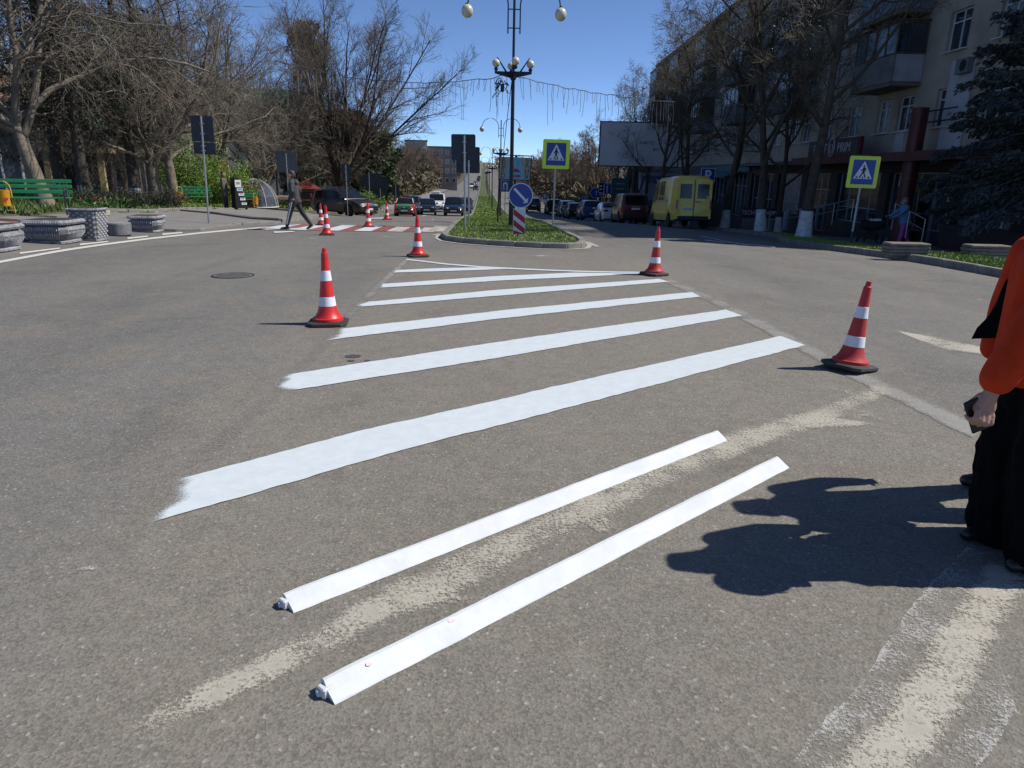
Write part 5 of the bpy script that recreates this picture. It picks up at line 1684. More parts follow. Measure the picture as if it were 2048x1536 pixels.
for i, (u, D_, W_, H_) in enumerate([(150, 28.3, 2.6, .75), (215, 29.2, 2.8, .7), (250, 30, 2.4, .72), (300, 31.5, 2.4, .75), (335, 32.5, 2.2, .8)]):
    sh = shrub('low_hedge', ['low dark twiggy hedge left of the tulip bed', 'low dark twiggy hedge behind the tulips', 'low dark twiggy hedge beside the spiky yucca', 'low dark twiggy hedge before the right-hand conifer', 'low brownish hedge left of the middle litter bin'][i], 90 + i, W_, 1.3, H_, LEAF_DARK if i < 4 else M('leaves_brownish', (.11, .085, .05), .8, var=.4), 3600, .05, 60, .1, stemmat=TWIG_BROWN, cat='hedge', fill=.9, group='low hedges in the park')
    x, y, z = gp(u, D_); place(sh, x, y, .1)
# yucca rosette
x, y, z = gp(246, 28.2)
yu = thing('yucca', 'spiky green yucca rosette in the flower bed', 'plant', (x, y, z + .1))
rd = random.Random(31)
YUC = M('yucca_leaf', (.10, .13, .055), .6, var=.3, scale=5)
for i in range(46):
    a = rd.uniform(0, 6.28); e = R(rd.uniform(8, 80)); L = rd.uniform(.45, .75)
    c, s = math.cos(a), math.sin(a)
    t = Vector((c * math.cos(e), s * math.cos(e), math.sin(e))) * L
    n_ = Vector((-s, c, 0)) * .022
    MB().add([tuple(-n_), tuple(n_), tuple(t * .55 + n_ * .9 + Vector((0, 0, .03))), tuple(t - Vector((0, 0, .06 * math.cos(e)))), tuple(t * .55 - n_ * .9 + Vector((0, 0, .03)))], [(0, 1, 2, 3, 4)]).build('leaf', YUC, yu)
# red tulips
r_ = np.random.default_rng(5)
tu = thing('tulip_bed', 'bed of red tulips among green leaves', 'flowers', (0, 0, 0))
x, y, z = gp(187, 27.8); tu.location = (x, y, z + .1)
leafcloud('leaves', np.stack([r_.uniform(-1.1, 1.1, 900), r_.uniform(-.5, .5, 900), r_.uniform(.02, .22, 900)], 1), .10, M('tulip_leaf', (.06, .14, .03), .6, var=.3), tu, r_, 2.0, kind='stuff')
leafcloud('blooms', np.stack([r_.uniform(-.6, .8, 130), r_.uniform(-.4, .4, 130), r_.uniform(.22, .32, 130)], 1), .06, M('tulip_red', (.30, .03, .02), .6, var=.3), tu, r_, 1.2, kind='stuff')
# ---- right side: limes with whitewashed trunks and opening buds
LIME = dict(limbs=11, limb_ang=(26, 62), limb_len=.52, br=9, br_ang=(25, 60), br_len=.46, tw=8, fine=6, wob=.09, limb_lift=.06, tip_r=.0058, grav=.04, fine_len=.65)
t1 = bare_tree('lime_tree', 'x', 101, 12.0, 2.9, .20, BARK_DARK, TWIG_BROWN, LIME, wash=.95, group='whitewashed lime trees on the right', leaves=LEAF_BUD, leaf_n=5000, leaf_size=.045)
t2 = bare_tree('lime_tree', 'x', 102, 12.5, 2.7, .19, BARK_DARK, TWIG_BROWN, LIME, wash=.95, group='whitewashed lime trees on the right', leaves=LEAF_BUD, leaf_n=6000, leaf_size=.045)
x, y, z = gp(1605, 24.6); place(t1, x, y, .12, R(10), 1.0, 'nearest lime tree with a whitewashed foot in the right grass strip')
x, y, z = gp(1520, 30.6); place(t2, x, y, .12, R(100), 1.0, 'second lime tree with a whitewashed foot, right of the yellow van')
x, y, z = gp(1448, 35.4); place(copy_tree(t2), x, y, .12, R(220), .95, 'third lime tree with a whitewashed foot, beside the yellow van')
x, y, z = gp(1556, 36.5); place(copy_tree(t1), x, y, .12, R(300), .8, 'lime tree with a whitewashed foot standing back before the shop windows')
for i, (xx, yy, s_, lab) in enumerate([(12.3, 43, .95, 'lime tree behind the yellow van, partly hiding the billboard'), (12.4, 50.5, .9, 'lime tree between the yellow van and the billboard'), (12.6, 59, .85, 'lime tree just beyond the billboard'), (15.5, 66, .9, 'lime tree in front of the far end of the apartment block')]):
    place(copy_tree(t1 if i % 2 else t2), xx, yy, .12, R(70 * i + 30), s_, lab)
sp1 = conifer('blue_spruce', 'big dark blue spruce cutting the right picture edge', 121, 13.0, 3.3, 1.9, NEEDLE_BLUE, BARK_GREY, droop=.55, dens=4.2, spr=.105, r0=.24, lay=.32, per=9)
x, y, z = gp(2062, 20.8); place(sp1, x, y, .1, R(20))
# ------------------------------------------------------------------ buildings
PLASTER = M('beige_plaster', (.46, .42, .35), .9, var=.18, scale=.8, bump=.25, bscale=30, col2=(.33, .30, .25))
PLASTER_W = M('pale_cladding', (.52, .54, .60), .8, var=.1, scale=1.2, bump=.1)
PVC = M('white_frame', (.68, .70, .73), .5, var=.06)
GLASS = M('window_glass', (.035, .05, .07), .06, var=.4, scale=.7, spec=.9, col2=(.012, .016, .022))
GLASS_B = M('bright_glass', (.13, .20, .28), .08, var=.4, scale=.8, spec=.9, col2=(.05, .08, .12))
CURTAIN = M('curtained_glass', (.24, .27, .31), .2, var=.3, scale=2.5, spec=.8, col2=(.10, .12, .15))
ROOFD = M('roof_edge', (.10, .085, .07), .9, var=.2, scale=2)
MAROON = M('maroon_cladding', (.095, .013, .016), .45, var=.15, scale=2)
DARKCLAD = M('dark_cladding', (.035, .025, .025), .6, var=.2, scale=3)
STEEL = M('steel_rail', (.42, .43, .45), .35, .8, var=.1)
BAL = [M('balcony_panel_pale', (.42, .44, .47), .8, var=.25, scale=2, col2=(.30, .31, .34)), M('balcony_panel_brown', (.16, .12, .09), .85, var=.3, scale=2), M('balcony_panel_grey', (.22, .23, .25), .8, var=.2, scale=2),
       M('balcony_panel_cream', (.46, .43, .36), .8, var=.2, scale=2), M('balcony_panel_blue', (.20, .26, .33), .7, var=.2, scale=2)]
def wall_with_holes(s0, s1, z0, z1, holes, y, reveal, mat, name, parent):
    """one facade sheet with real openings and their reveals"""
    ss_ = sorted(set([s0, s1] + [h[0] for h in holes] + [h[1] for h in holes]))
    zz = sorted(set([z0, z1] + [h[2] for h in holes] + [h[3] for h in holes]))
    m = MB()
    for a, b in zip(ss_, ss_[1:]):
        for c, d in zip(zz, zz[1:]):
            ms, mz = (a + b) / 2, (c + d) / 2
            if any(h[0] < ms < h[1] and h[2] < mz < h[3] for h in holes): continue
            m.add([(a, y, c), (b, y, c), (b, y, d), (a, y, d)], [(3, 2, 1, 0)])
    for a, b, c, d in holes:
        q = y - reveal
        m.add([(a, y, c), (b, y, c), (b, y, d), (a, y, d), (a, q, c), (b, q, c), (b, q, d), (a, q, d)], [(0, 1, 5, 4), (1, 2, 6, 5), (2, 3, 7, 6), (3, 0, 4, 7)])
    return m.build(name, mat, parent)
def window(parent, a, b, c, d, y, reveal, glass, cols=2, transom=None, sill=True, frame=PVC, ft=.055, name='window'):
    """window: frame with its panes (and sill) as sub-parts; local facade coordinates, outside is +y"""
    yy = y - reveal + .03
    m = MB()
    m.box(((a + b) / 2, yy, c + ft / 2), (b - a, .06, ft)).box(((a + b) / 2, yy, d - ft / 2), (b - a, .06, ft))
    for k in range(cols + 1):
        x = a + ft / 2 + (b - a - ft) * k / cols
        m.box((x, yy, (c + d) / 2), (ft, .058, d - c - 2 * ft))
    if transom:
        m.box(((a + b) / 2, yy, c + (d - c) * transom), (b - a - 2 * ft, .054, ft * .9))
    fr = m.build(name, frame, parent)
    for k in range(cols):
        x0 = a + ft + (b - a - ft) * k / cols; x1 = a + (b - a - ft) * (k + 1) / cols
        MB().box(((x0 + x1) / 2, yy - .012, (c + d) / 2), (x1 - x0, .012, d - c - 2 * ft)).build('pane', glass, fr)
    if sill:
        MB().box(((a + b) / 2, y + .05, c - .03), (b - a + .16, .18, .04)).build('sill', PVC, fr)
    return fr
FX, FY = 17.4, 22.0
blk5 = thing('apartment_block', 'long shaded beige apartment block with balconies above the right-hand shops', 'building', (FX, FY, -1.0), R(87.3))
LEN = 64.5
TOP = 14.75
rows = [(4.75, 6.15), (7.45, 8.85), (10.15, 11.55), (12.75, 14.1)]
cols_w, cols_b = [], []
s_ = 2.4
while s_ < LEN - 9:
    cols_w += [(s_, s_ + 1.35), (s_ + 3.0, s_ + 4.35)]
    cols_b.append((s_ + 5.7, s_ + 9.3))
    s_ += 10.6
holes = []
for (c, d) in rows:
    for a, b in cols_w: holes.append((a, b, c, d))
for a, b in cols_b:
    for k, (c, d) in enumerate(rows):
        if k == 0: holes += [(a + .3, a + 1.5, c, d), (a + 2.1, a + 3.3, c, d)]
        else: holes.append((a + .5, b - .5, c - .75, d))
wall_with_holes(0, LEN, 3.75, TOP, holes, 0, .18, PLASTER, 'wall', blk5)
b_ = MB()
b_.box((LEN / 2, -7.0, 6.2), (LEN - .05, 13.4, TOP + 2.0)); b_.build('core', PLASTER, blk5)
MB().box((LEN / 2, -6.6, TOP + .17), (LEN + .7, 14.6, .26)).build('roof', ROOFD, blk5)
rd = random.Random(14)
gl = [GLASS, GLASS, CURTAIN, GLASS_B]
for (c, d) in rows:
    for a, b in cols_w:
        window(blk5, a, b, c, d, 0, .18, rd.choice(gl), 2, .72)
for a, b in cols_b:
    for k, (c, d) in enumerate(rows):
        if k == 0:
            window(blk5, a + .3, a + 1.5, c, d, 0, .18, rd.choice(gl), 2, .72); window(blk5, a + 2.1, a + 3.3, c, d, 0, .18, rd.choice(gl), 2, .72)
            continue
        window(blk5, a + .5, b - .5, c - .75, d, 0, .18, GLASS, 3, .3, sill=False, name='balcony_door')
        pm = rd.choice(BAL); pm2 = rd.choice(BAL)
        z0 = c - .95
        bal = MB().box(((a + b) / 2, .62, z0), (b - a, 1.24, .14)).build('balcony', M('balcony_slab', (.20, .18, .16), .9, var=.2), blk5)
        MB().box(((a + b) / 2, 1.21, z0 + .60), (b - a, .05, 1.02)).build('front_panel', pm, bal)
        for sx in (a + .03, b - .03):
            MB().box((sx, .60, z0 + .60), (.05, 1.15, 1.02)).build('side_panel', pm2, bal)
        if rd.random() < .85 or a < 16:
            n = 4
            fr = MB()
            for zq in (z0 + 1.15, z0 + 2.30):
                fr.box(((a + b) / 2, 1.21, zq), (b - a, .06, .06))
            for q in range(n + 1):
                fr.box((a + .03 + (b - a - .06) * q / n, 1.21, z0 + 1.72), (.055, .055, 1.1))
            for sx in (a + .03, b - .03):
                fr.box((sx, .6, z0 + 2.30), (.05, 1.16, .05)).box((sx, .6, z0 + 1.15), (.05, 1.16, .05)).box((sx, .05, z0 + 1.72), (.05, .05, 1.1))
            fr.build('glazing_frame', PVC if rd.random() < .6 else BAL[1], bal)
            gmat = rd.choice([GLASS_B, CURTAIN, GLASS_B])
            for q in range(n):
                x0 = a + .06 + (b - a - .06) * q / n; x1 = a + (b - a - .06) * (q + 1) / n
                MB().box(((x0 + x1) / 2, 1.20, z0 + 1.72), (x1 - x0, .012, 1.08)).build('glazing_pane', gmat, bal)
            for sx in (a + .03, b - .03):
                MB().box((sx, .6, z0 + 1.72), (.012, 1.08, 1.08)).build('side_pane', GLASS, bal)
            MB().box(((a + b) / 2, .66, z0 + 2.37), (b - a + .1, 1.34, .05)).build('balcony_roof', ROOFD, bal)
# air conditioner boxes
for (sx, zz) in ((5.0, 6.75), (14.6, 9.4), (25.4, 6.8)):
    m = MB().box((sx, .16, zz), (.75, .28, .52), bev=.02).build('air_conditioner', BAL[2], blk5)
    MB().lathe([(.001, 0), (.2, 0), (.2, -.01)], 16, cap=False).build('fan_grille', BLK, m, loc=(sx - .1, .305, zz), rot=(R(-90), 0, 0))
# pale cladding bay over the shop entrance
MB().box((5.3, .04, 5.45), (1.45, .06, 3.2)).build('cladding', PLASTER_W, blk5)
MB().box((9.0, .03, 4.25), (.7, .05, 1.0)).build('cladding', PLASTER_W, blk5)
# ground floor shop fronts
sh_holes = []
fronts = []
q = 1.0
rd = random.Random(3)
while q < LEN - 4:
    wd = rd.choice((3.2, 3.8, 4.4))
    sh_holes.append((q, q + wd, .75 if len(fronts) % 3 else .05, 3.05)); fronts.append((q, q + wd)); q += wd + .75
wall_with_holes(0, LEN, -2.6, 3.75, sh_holes, .02, .25, DARKCLAD, 'shop_wall', blk5)
for i, h in enumerate(sh_holes):
    window(blk5, h[0], h[1], h[2], h[3], .02, .25, GLASS if i % 2 else CURTAIN if i % 4 == 0 else GLASS, 4, .30 if i % 3 else .72, sill=False, frame=STEEL, ft=.045, name='shop_window')
MB().box((8.6, .75, 3.62), (17.0, 1.5, .34)).build('canopy', MAROON, blk5)
MB().box((24.0, .75, 3.55), (9.5, 1.5, .10)).build('canopy', BAL[2], blk5)
fas = MB().box((12.2, 1.42, 4.15), (5.6, .14, .78)).build('fascia_sign', MAROON, blk5)
MB().box((12.2, 1.50, 4.15), (5.2, .02, .58)).build('sign_face', M('sign_face_dark', (.06, .055, .07), .5), fas)
LETW = M('sign_letters', (.50, .50, .54), .5)
def fac_text(parent, txt, size, s, z, y, mat, sx=1.0):
    # readable from the road: the street lies at +y, so letters run towards -s
    return text_mesh('lettering', txt, size, mat, parent, Matrix.Translation((s, y, z)) @ Matrix.Rotation(math.pi, 4, 'Z') @ Matrix.Rotation(R(90), 4, 'X'), .012, sx=sx)
fac_text(fas, 'ROST', .58, 13.5, 4.13, 1.525, LETW, 1.1)
fac_text(fas, 'PRIM', .58, 10.9, 4.13, 1.525, LETW, 1.1)
MB().tube([(12.2 + .30 * math.cos(a), 1.53, 4.17 + .40 * math.sin(a)) for a in [k * math.pi / 10 for k in range(21)]], .03, 6).build('emblem_ring', LETW, fas)
MB().tube([(12.2 + .15 * math.cos(a), 1.53, 4.12 + .2 * math.sin(a)) for a in [k * math.pi / 8 for k in range(17)]], .025, 6).build('emblem_ring', LETW, fas)
MB().lathe([(.30, -2.5), (.30, 5.4)], 20, (6.0, .95, 0)).build('red_column', MAROON, blk5, smooth=True)
for zz in (.1, 1.0, 1.9, 2.8):
    MB().lathe([(.31, zz), (.31, zz + .02)], 20, (6.0, .95, 0)).build('column_joint', M('maroon_pale', (.22, .05, .05), .5), blk5)
for zz in (4.9, 5.3):
    MB().bar((4.4, .5, zz), (7.6, .5, zz), .03).build('tie_bar', BLK, blk5)
aw = MB().prism([(0, 3.3), (1.3, 2.85), (1.3, 2.75), (0, 3.2)], 7.5, (30.5, 0, 0), (0, 1, 0), (0, 0, 1)).build('awning', M('teal_awning', (.03, .15, .17), .7, var=.2), blk5)
MB().box((33, .1, 3.4), (9, .12, .5)).build('fascia_sign', M('teal_fascia', (.04, .17, .19), .6, var=.2), blk5)
# doors with pale frames by the red column
for sx in (7.0, 4.6):
    d_ = MB()
    d_.box((sx - .5, .3, 1.0), (.08, .1, 2.5)).box((sx + .5, .3, 1.0), (.08, .1, 2.5)).box((sx, .3, 2.28), (1.0, .1, .1)).box((sx, .3, .9), (.96, .06, .06))
    d_ = d_.build('door', STEEL, blk5)
    MB().box((sx, .29, 1.0), (.92, .02, 2.4)).build('pane', GLASS, d_)
MB().box((6.9, .42, 2.62), (1.1, .3, .3), bev=.03).build('air_conditioner', PVC, blk5)
# handrails and ramp walls
def railing(lab, P, H=.95, mids=1, wall=None, r=.022):
    root = thing('handrail', lab, 'railing', (P[0][0], P[0][1], g(*P[0][:2]) + .1), group='steel handrails before the shops')
    o = Vector((P[0][0], P[0][1], g(*P[0][:2]) + .1))
    pts = [Vector((x, y, g(x, y) + .1 + dz)) - o for x, y, dz in P]
    for k in range(mids + 1):
        h = H - k * .35
        MB().tube([tuple(p + Vector((0, 0, h))) for p in pts], r * (1 if k == 0 else .7), 6).build('rail', STEEL, root)
    n = 0
    for a, b in zip(pts, pts[1:]):
        c = max(1, int((b - a).length / 1.1))
        for i in range(c + 1):
            p = a.lerp(b, i / c)
            MB().bar(tuple(p), tuple(p + Vector((0, 0, H))), r * .9).build('baluster', STEEL, root)
    return root
railing('steel handrail climbing the ramp left of the leaning crossing sign', [(15.2, 37.5, 0), (15.8, 33.5, .35), (16.0, 30.6, .7)])
railing('steel handrail beside the entrance steps behind the person with the pram', [(15.3, 26.2, .5), (14.9, 23.6, .0)])
pw = MB().box((0, 0, .35), (.3, 7.0, 1.1)).build('parapet_wall', DARKCLAD, loc=(16.1, 21.0, g(16.1, 21) - .1), rot=(0, 0, R(-2)))
tag(pw, 'low dark parapet wall in front of the right-hand shop windows', 'wall')
railing('steel railing on top of the low dark parapet wall', [(16.1, 24.2, .75), (16.1, 17.8, .75)], .55, 0)
# freestanding shop sign
x, y, z = gp(1512, 43)
ts = thing('shop_sign', 'low dark shop sign reading TECHNOSHOP standing by the trees', 'shop sign', (x, y, g(x, y) + .1), R(-14))
MB().box((0, 0, 1.05), (2.0, .14, .62)).build('sign_box', M('sign_box_purple', (.07, .012, .04), .5), ts)
MB().box((0, 0, .37), (1.8, .1, .74)).build('foot', BAL[2], ts)
text_mesh('lettering', 'TECHNOSHOP', .36, S_WHITE, ts, Matrix.Translation((0, -.075, 1.05)) @ Matrix.Rotation(R(90), 4, 'X'), .006, sx=.82)

# far right: small pavilion, teal totem, house
def house(name, lab, x, y, W, Dp, H, wall, roofm, rh, rz=0, rows_=(), hip=False, win=GLASS):
    root = thing(name, lab, 'building', (x, y, g(x, y) + .1), rz)
    MB().box((0, Dp / 2, H / 2 - .3), (W, Dp, H + .6)).build('wall', wall, root)
    if rh > 0:
        e = .35
        if hip:
            vs = [(-W / 2 - e, -e, H), (W / 2 + e, -e, H), (W / 2 + e, Dp + e, H), (-W / 2 - e, Dp + e, H), (-W / 4, Dp / 2, H + rh), (W / 4, Dp / 2, H + rh)]
            fs_ = [(0, 1, 5, 4), (1, 2, 5), (2, 3, 4, 5), (3, 0, 4), (3, 2, 1, 0)]
        else:
            vs = [(-W / 2 - e, -e, H), (W / 2 + e, -e, H), (W / 2 + e, Dp + e, H), (-W / 2 - e, Dp + e, H), (-W / 2 - e, Dp / 2, H + rh), (W / 2 + e, Dp / 2, H + rh)]
            fs_ = [(0, 1, 5, 4), (1, 2, 5), (2, 3, 4, 5), (3, 0, 4), (3, 2, 1, 0)]
        MB().add(vs, fs_).build('roof', roofm, root)
    else:
        MB().box((0, Dp / 2, H + .12), (W + .4, Dp + .4, .24)).build('roof', roofm, root)
    for (a, c, w1, h1) in rows_:
        fr = MB().box((a, -.03, c), (w1, .08, h1)).build('window', PVC, root)
        MB().box((a, -.075, c), (w1 - .14, .02, h1 - .14)).build('pane', win, fr)
    return root
house('beige_house', 'small beige gabled building behind the parked cars', 19.5, 78, 7, 9, 3.6, M('house_beige', (.42, .34, .25), .9, var=.15), M('roof_grey', (.16, .14, .13), .9, var=.2), 2.0, R(-10), [(-1.5, 1.7, 1.2, 1.4), (1.6, 1.7, 1.2, 1.4)])
pv = house('shop_pavilion', 'pale pavilion with slim columns behind the dark red van', 17.0, 64.0, 6.0, 5, 4.2, M('pavilion_wall', (.28, .32, .38), .7, var=.2), M('pavilion_roof', (.30, .36, .44), .7), 0, R(-6))
for k in range(6):
    MB().box((-2.6 + k * 1.04, -.2, 1.9), (.14, .14, 4.0)).build('column', PVC, pv)
MB().box((0, -.1, 3.9), (5.8, .2, .55)).build('fascia', M('pavilion_fascia', (.10, .12, .30), .6, var=.3, scale=3), pv)
x, y, z = gp(1215, 66)
tt = thing('teal_totem', 'tall teal notice totem behind the white car', 'notice board', (12.6, 66.5, g(12.6, 66.5) + .1))
MB().box((0, 0, 2.0), (1.55, .25, 3.6)).build('panel', M('totem_teal', (.02, .10, .11), .5, var=.2), tt)
for k in range(5):
    MB().box((.0, -.13, 3.3 - k * .45), (.9 - .1 * (k % 3), .015, .07)).build('print_line', M('totem_print', (.25, .38, .38), .6), tt)
MB().box((.1, -.13, .9), (.7, .015, .14)).build('print_line', M('totem_print2', (.30, .45, .42), .6), tt)
sh = shrub('round_bush', 'dark rounded bush left of the dark red van', 131, 2.0, 2.0, 2.3, LEAF_DARK, 6000, .09, 40, .4, fill=.9); place(sh, 13.4, 61.0, .1)

# left: park building with a porch
PB = thing('park_pavilion', 'grey park building with a cream porch behind the conifers', 'building', (0, 0, 0))
x0, _, z0 = gp(-60, 50); x1 = gp(330, 50)[0]
PB.location = ((x0 + x1) / 2, 50.0, g(-20, 50) + .1); PB.rotation_euler = (0, 0, R(12))
W_ = (x1 - x0) + 2
GREYW = M('grey_plaster', (.30, .30, .31), .9, var=.25, scale=.7, bump=.3, col2=(.20, .20, .205))
CREAMP = M('cream_paint', (.52, .42, .22), .7, var=.15, scale=3)
MB().box((0, 4.5, 2.8), (W_, 9, 6.4)).build('wall', GREYW, PB)
MB().add([(-W_ / 2 - .5, -1, 6.0), (W_ / 2 + .5, -1, 6.0), (W_ / 2 + .5, 10, 6.0), (-W_ / 2 - .5, 10, 6.0), (-W_ / 2, 4.5, 8.6), (W_ / 2, 4.5, 8.6)], [(0, 1, 5, 4), (1, 2, 5), (2, 3, 4, 5), (3, 0, 4), (3, 2, 1, 0)]).build('roof', M('pink_tile_roof', (.40, .20, .15), .85, var=.2, scale=2), PB)
for k in range(16):
    MB().box((W_ / 2 - 5.0 + k * .32, -.03, 1.9), (.06, .05, 3.8)).build('batten', M('batten', (.36, .36, .37), .8), PB)
MB().box((-.6, -.6, 1.55), (7.6, 1.2, 3.1)).build('porch_shade_block', M('porch_dark', (.03, .028, .026), .9), PB)  # solid near-black block: the shade inside the porch is put in as colour
MB().box((-.6, -1.5, 3.22), (8.2, 1.7, .3)).build('porch_beam', CREAMP, PB)
for sx in (-4.4, -.2, 2.9):
    MB().box((sx, -2.1, 1.5), (.34, .34, 3.2)).build('porch_post', CREAMP, PB)
for k, zz in enumerate((.55, 1.0)):
    MB().box((-2.2, -2.3, zz), (4.2, .06, .13)).build('porch_rail', PVC, PB)
for sx in (-4.2, -2.8, -1.4, -.1):
    MB().box((sx, -2.25, .55), (.09, .08, 1.1)).build('rail_post', PVC, PB)
for k in range(4):
    MB().box((4.6, -1.6 + k * .3, .08 + k * .15), (2.2, .3, .16 + .0 * k)).build('step', M('step_stone', (.38, .30, .22), .9, var=.25), PB)
for a in (3.6, 6.4):
    fr = MB().box((a, -.04, 2.0), (1.2, .08, 1.3)).build('window', BAL[2], PB); MB().box((a, -.09, 2.0), (1.05, .02, 1.15)).build('pane', GLASS, fr)
ter = MB().box((0, 0, 0), (14, 2.4, .5)).build('terrace', M('terrace_stone', (.34, .27, .19), .9, var=.3, scale=4, bump=.4), loc=(gp(180, 45)[0], 45.2, g(-17, 45) + .2), rot=(0, 0, R(12)))
tag(ter, 'low tan stone terrace in front of the park building', 'terrace')
sl = house('glazed_shed', 'narrow dark glazed shed at the left edge behind the yellow bin', gp(-25, 38)[0], 38, 3.6, 4, 3.8, M('shed_glass', (.10, .12, .15), .25, var=.3, scale=2, spec=.8), M('shed_roof', (.3, .3, .3), .6), 0, R(20))
for k in range(5):
    MB().box((-1.75 + k * .87, -.05, 1.8), (.08, .1, 3.6)).build('mullion', PVC, sl)
# green-roofed building with yellow panels
GB = house('green_roof_building', 'pale building with yellow panels and a green roof behind the bare trees', gp(500, 88)[0], 88, 21, 12, 9.6, M('pale_render', (.55, .52, .46), .9, var=.12, scale=.6), M('green_roof', (.035, .16, .11), .6, var=.2), 3.4, R(8), [(-8 + k * 2.6, 3.0 + r * 3.0, 1.4, 1.6) for k in range(7) for r in range(2)], hip=True)
YP = M('yellow_panel', (.62, .40, .08), .8, var=.12)
for (a, c, w1, h1) in [(-9.2, 9.0, 1.9, 3.4), (-6.2, 3.6, 2.6, 1.6), (-3.2, 3.6, 2.2, 1.4), (1.2, 3.6, 2.0, 1.4)]:
    MB().box((a, -.08, c), (w1, .12, h1)).build('yellow_panel', YP, GB)
MB().box((-9.8, -.4, 7.5), (1.6, .8, 14.0)).build('white_tower', M('white_render', (.66, .64, .60), .9, var=.1), GB)
# kiosk with red roof
KX = gp(618, 58)[0]
kio = thing('kiosk', 'small wooden kiosk with a red roof behind the walking person', 'kiosk', (KX, 58, g(KX, 58) + .1), R(15))
kio.scale = (.72, .72, .72)
WOODK = M('kiosk_wood', (.26, .17, .10), .8, var=.3, scale=3)
MB().box((0, 1.2, 1.15), (2.3, 2.3, 2.3)).build('wall', WOODK, kio)
MB().add([(-1.5, -.4, 2.25), (1.5, -.4, 2.25), (1.5, 2.8, 2.25), (-1.5, 2.8, 2.25), (0, 1.2, 3.2)], [(0, 1, 4), (1, 2, 4), (2, 3, 4), (3, 0, 4), (3, 2, 1, 0)]).build('roof', M('red_roof', (.22, .04, .035), .6, var=.2), kio)
MB().box((.1, -.02, 1.5), (1.4, .06, .8)).build('hatch', M('hatch_dark', (.05, .04, .035), .7), kio)
MB().box((0, -.25, 1.05), (1.9, .5, .06)).build('counter', WOODK, kio)
for sx in (-1.3, 1.3): MB().box((sx, -.25, 1.1), (.08, .08, 2.3)).build('post', WOODK, kio)
chair = thing('folding_chair', 'small orange-red chair beside the kiosk', 'chair', (KX - .2, 55.6, g(KX, 55.6) + .1), R(20))
OR_ = M('orange_chair', (.55, .17, .09), .6)
MB().box((0, 0, .42), (.42, .4, .04)).build('seat', OR_, chair); MB().box((0, .2, .72), (.42, .03, .35)).build('backrest', OR_, chair)
for sx in (-.18, .18):
    for sy in (-.17, .17): MB().bar((sx, sy, 0), (sx, sy, .42), .015).build('leg', OR_, chair)
# glass dome arbour
DX = gp(502, 49)[0]
dm = thing('dome_arbour', 'clear half-dome arbour with white ribs behind the benches', 'arbour', (DX, 50.5, g(DX, 50.5) + .1), R(25))
dm.scale = (.95, .95, .82)
DGL = M('dome_film', (.10, .12, .15), .12, var=.2, alpha=.72, spec=.8)
NP = 5
for k in range(NP):
    a0 = math.pi * k / NP; a1 = math.pi * (k + 1) / NP
    pl = MB(); n = 8
    vs = []
    for i in range(n + 1):
        e = math.pi / 2 * i / n
        for a in (a0, a1):
            vs.append((1.55 * math.cos(a) * math.cos(e), -1.55 * math.sin(a) * math.cos(e) + .7, 2.3 * math.sin(e)))
    pl.add(vs, [(2 * i, 2 * i + 1, 2 * i + 3, 2 * i + 2) for i in range(n)]).build('film_panel', DGL, dm, smooth=True)
for k in range(NP + 1):
    a0 = math.pi * k / NP
    MB().tube([(1.57 * math.cos(a0) * math.cos(e), -1.57 * math.sin(a0) * math.cos(e) + .7, 2.32 * math.sin(e)) for e in [math.pi / 2 * i / 10 for i in range(11)]], .022, 5).build('rib', S_WHITE, dm)
MB().tube([(1.57 * math.cos(a), -1.57 * math.sin(a) + .7, .05) for a in [math.pi * i / 16 for i in range(17)]], .04, 5).build('base_ring', S_WHITE, dm)
# grey tank on a pole, clipped brown cypress, timber counter
TX = gp(523, 60)[0]
tk = thing('grey_tank', 'grey cylinder with a yellow band on a tall post', 'tank', (TX, 60, g(TX, 60) + .1))
MB().lathe([(.30, 2.6), (.33, 2.62), (.33, 4.35), (.30, 4.4)], 16).build('cylinder', M('tank_grey', (.34, .36, .38), .5, .3), tk, smooth=True, angle=30)
MB().lathe([(.336, 3.5), (.336, 3.66)], 16, cap=False).build('band', YP, tk)
MB().bar((0, 0, -.1), (0, 0, 2.6), .08).build('post', ALU, tk)
MB().tube([(0, 0, 4.4), (0, 0, 4.62), (.22, 0, 4.66)], .03, 5).build('outlet', S_WHITE, tk)
cy = shrub('brown_cypress', 'narrow brown withered cypress before the dome', 141, 1.0, 1.0, 2.0, M('withered_needles', (.22, .10, .055), .85, var=.4, scale=3), 5000, .07, 30, .0, fill=.95); place(cy, gp(506, 49)[0], 49, .1)
CT = gp(552, 52)[0]
ct = thing('timber_counter', 'long timber counter right of the farthest bench', 'table', (CT, 52, g(CT, 52) + .1), R(10))
MB().box((0, 0, .78), (2.6, .6, .22), bev=.02).build('top', M('pale_timber', (.42, .33, .22), .8, var=.25, scale=4), ct)
for sx in (-1.1, 0, 1.1): MB().box((sx, 0, .33), (.12, .5, .68)).build('leg', BAL[1], ct)
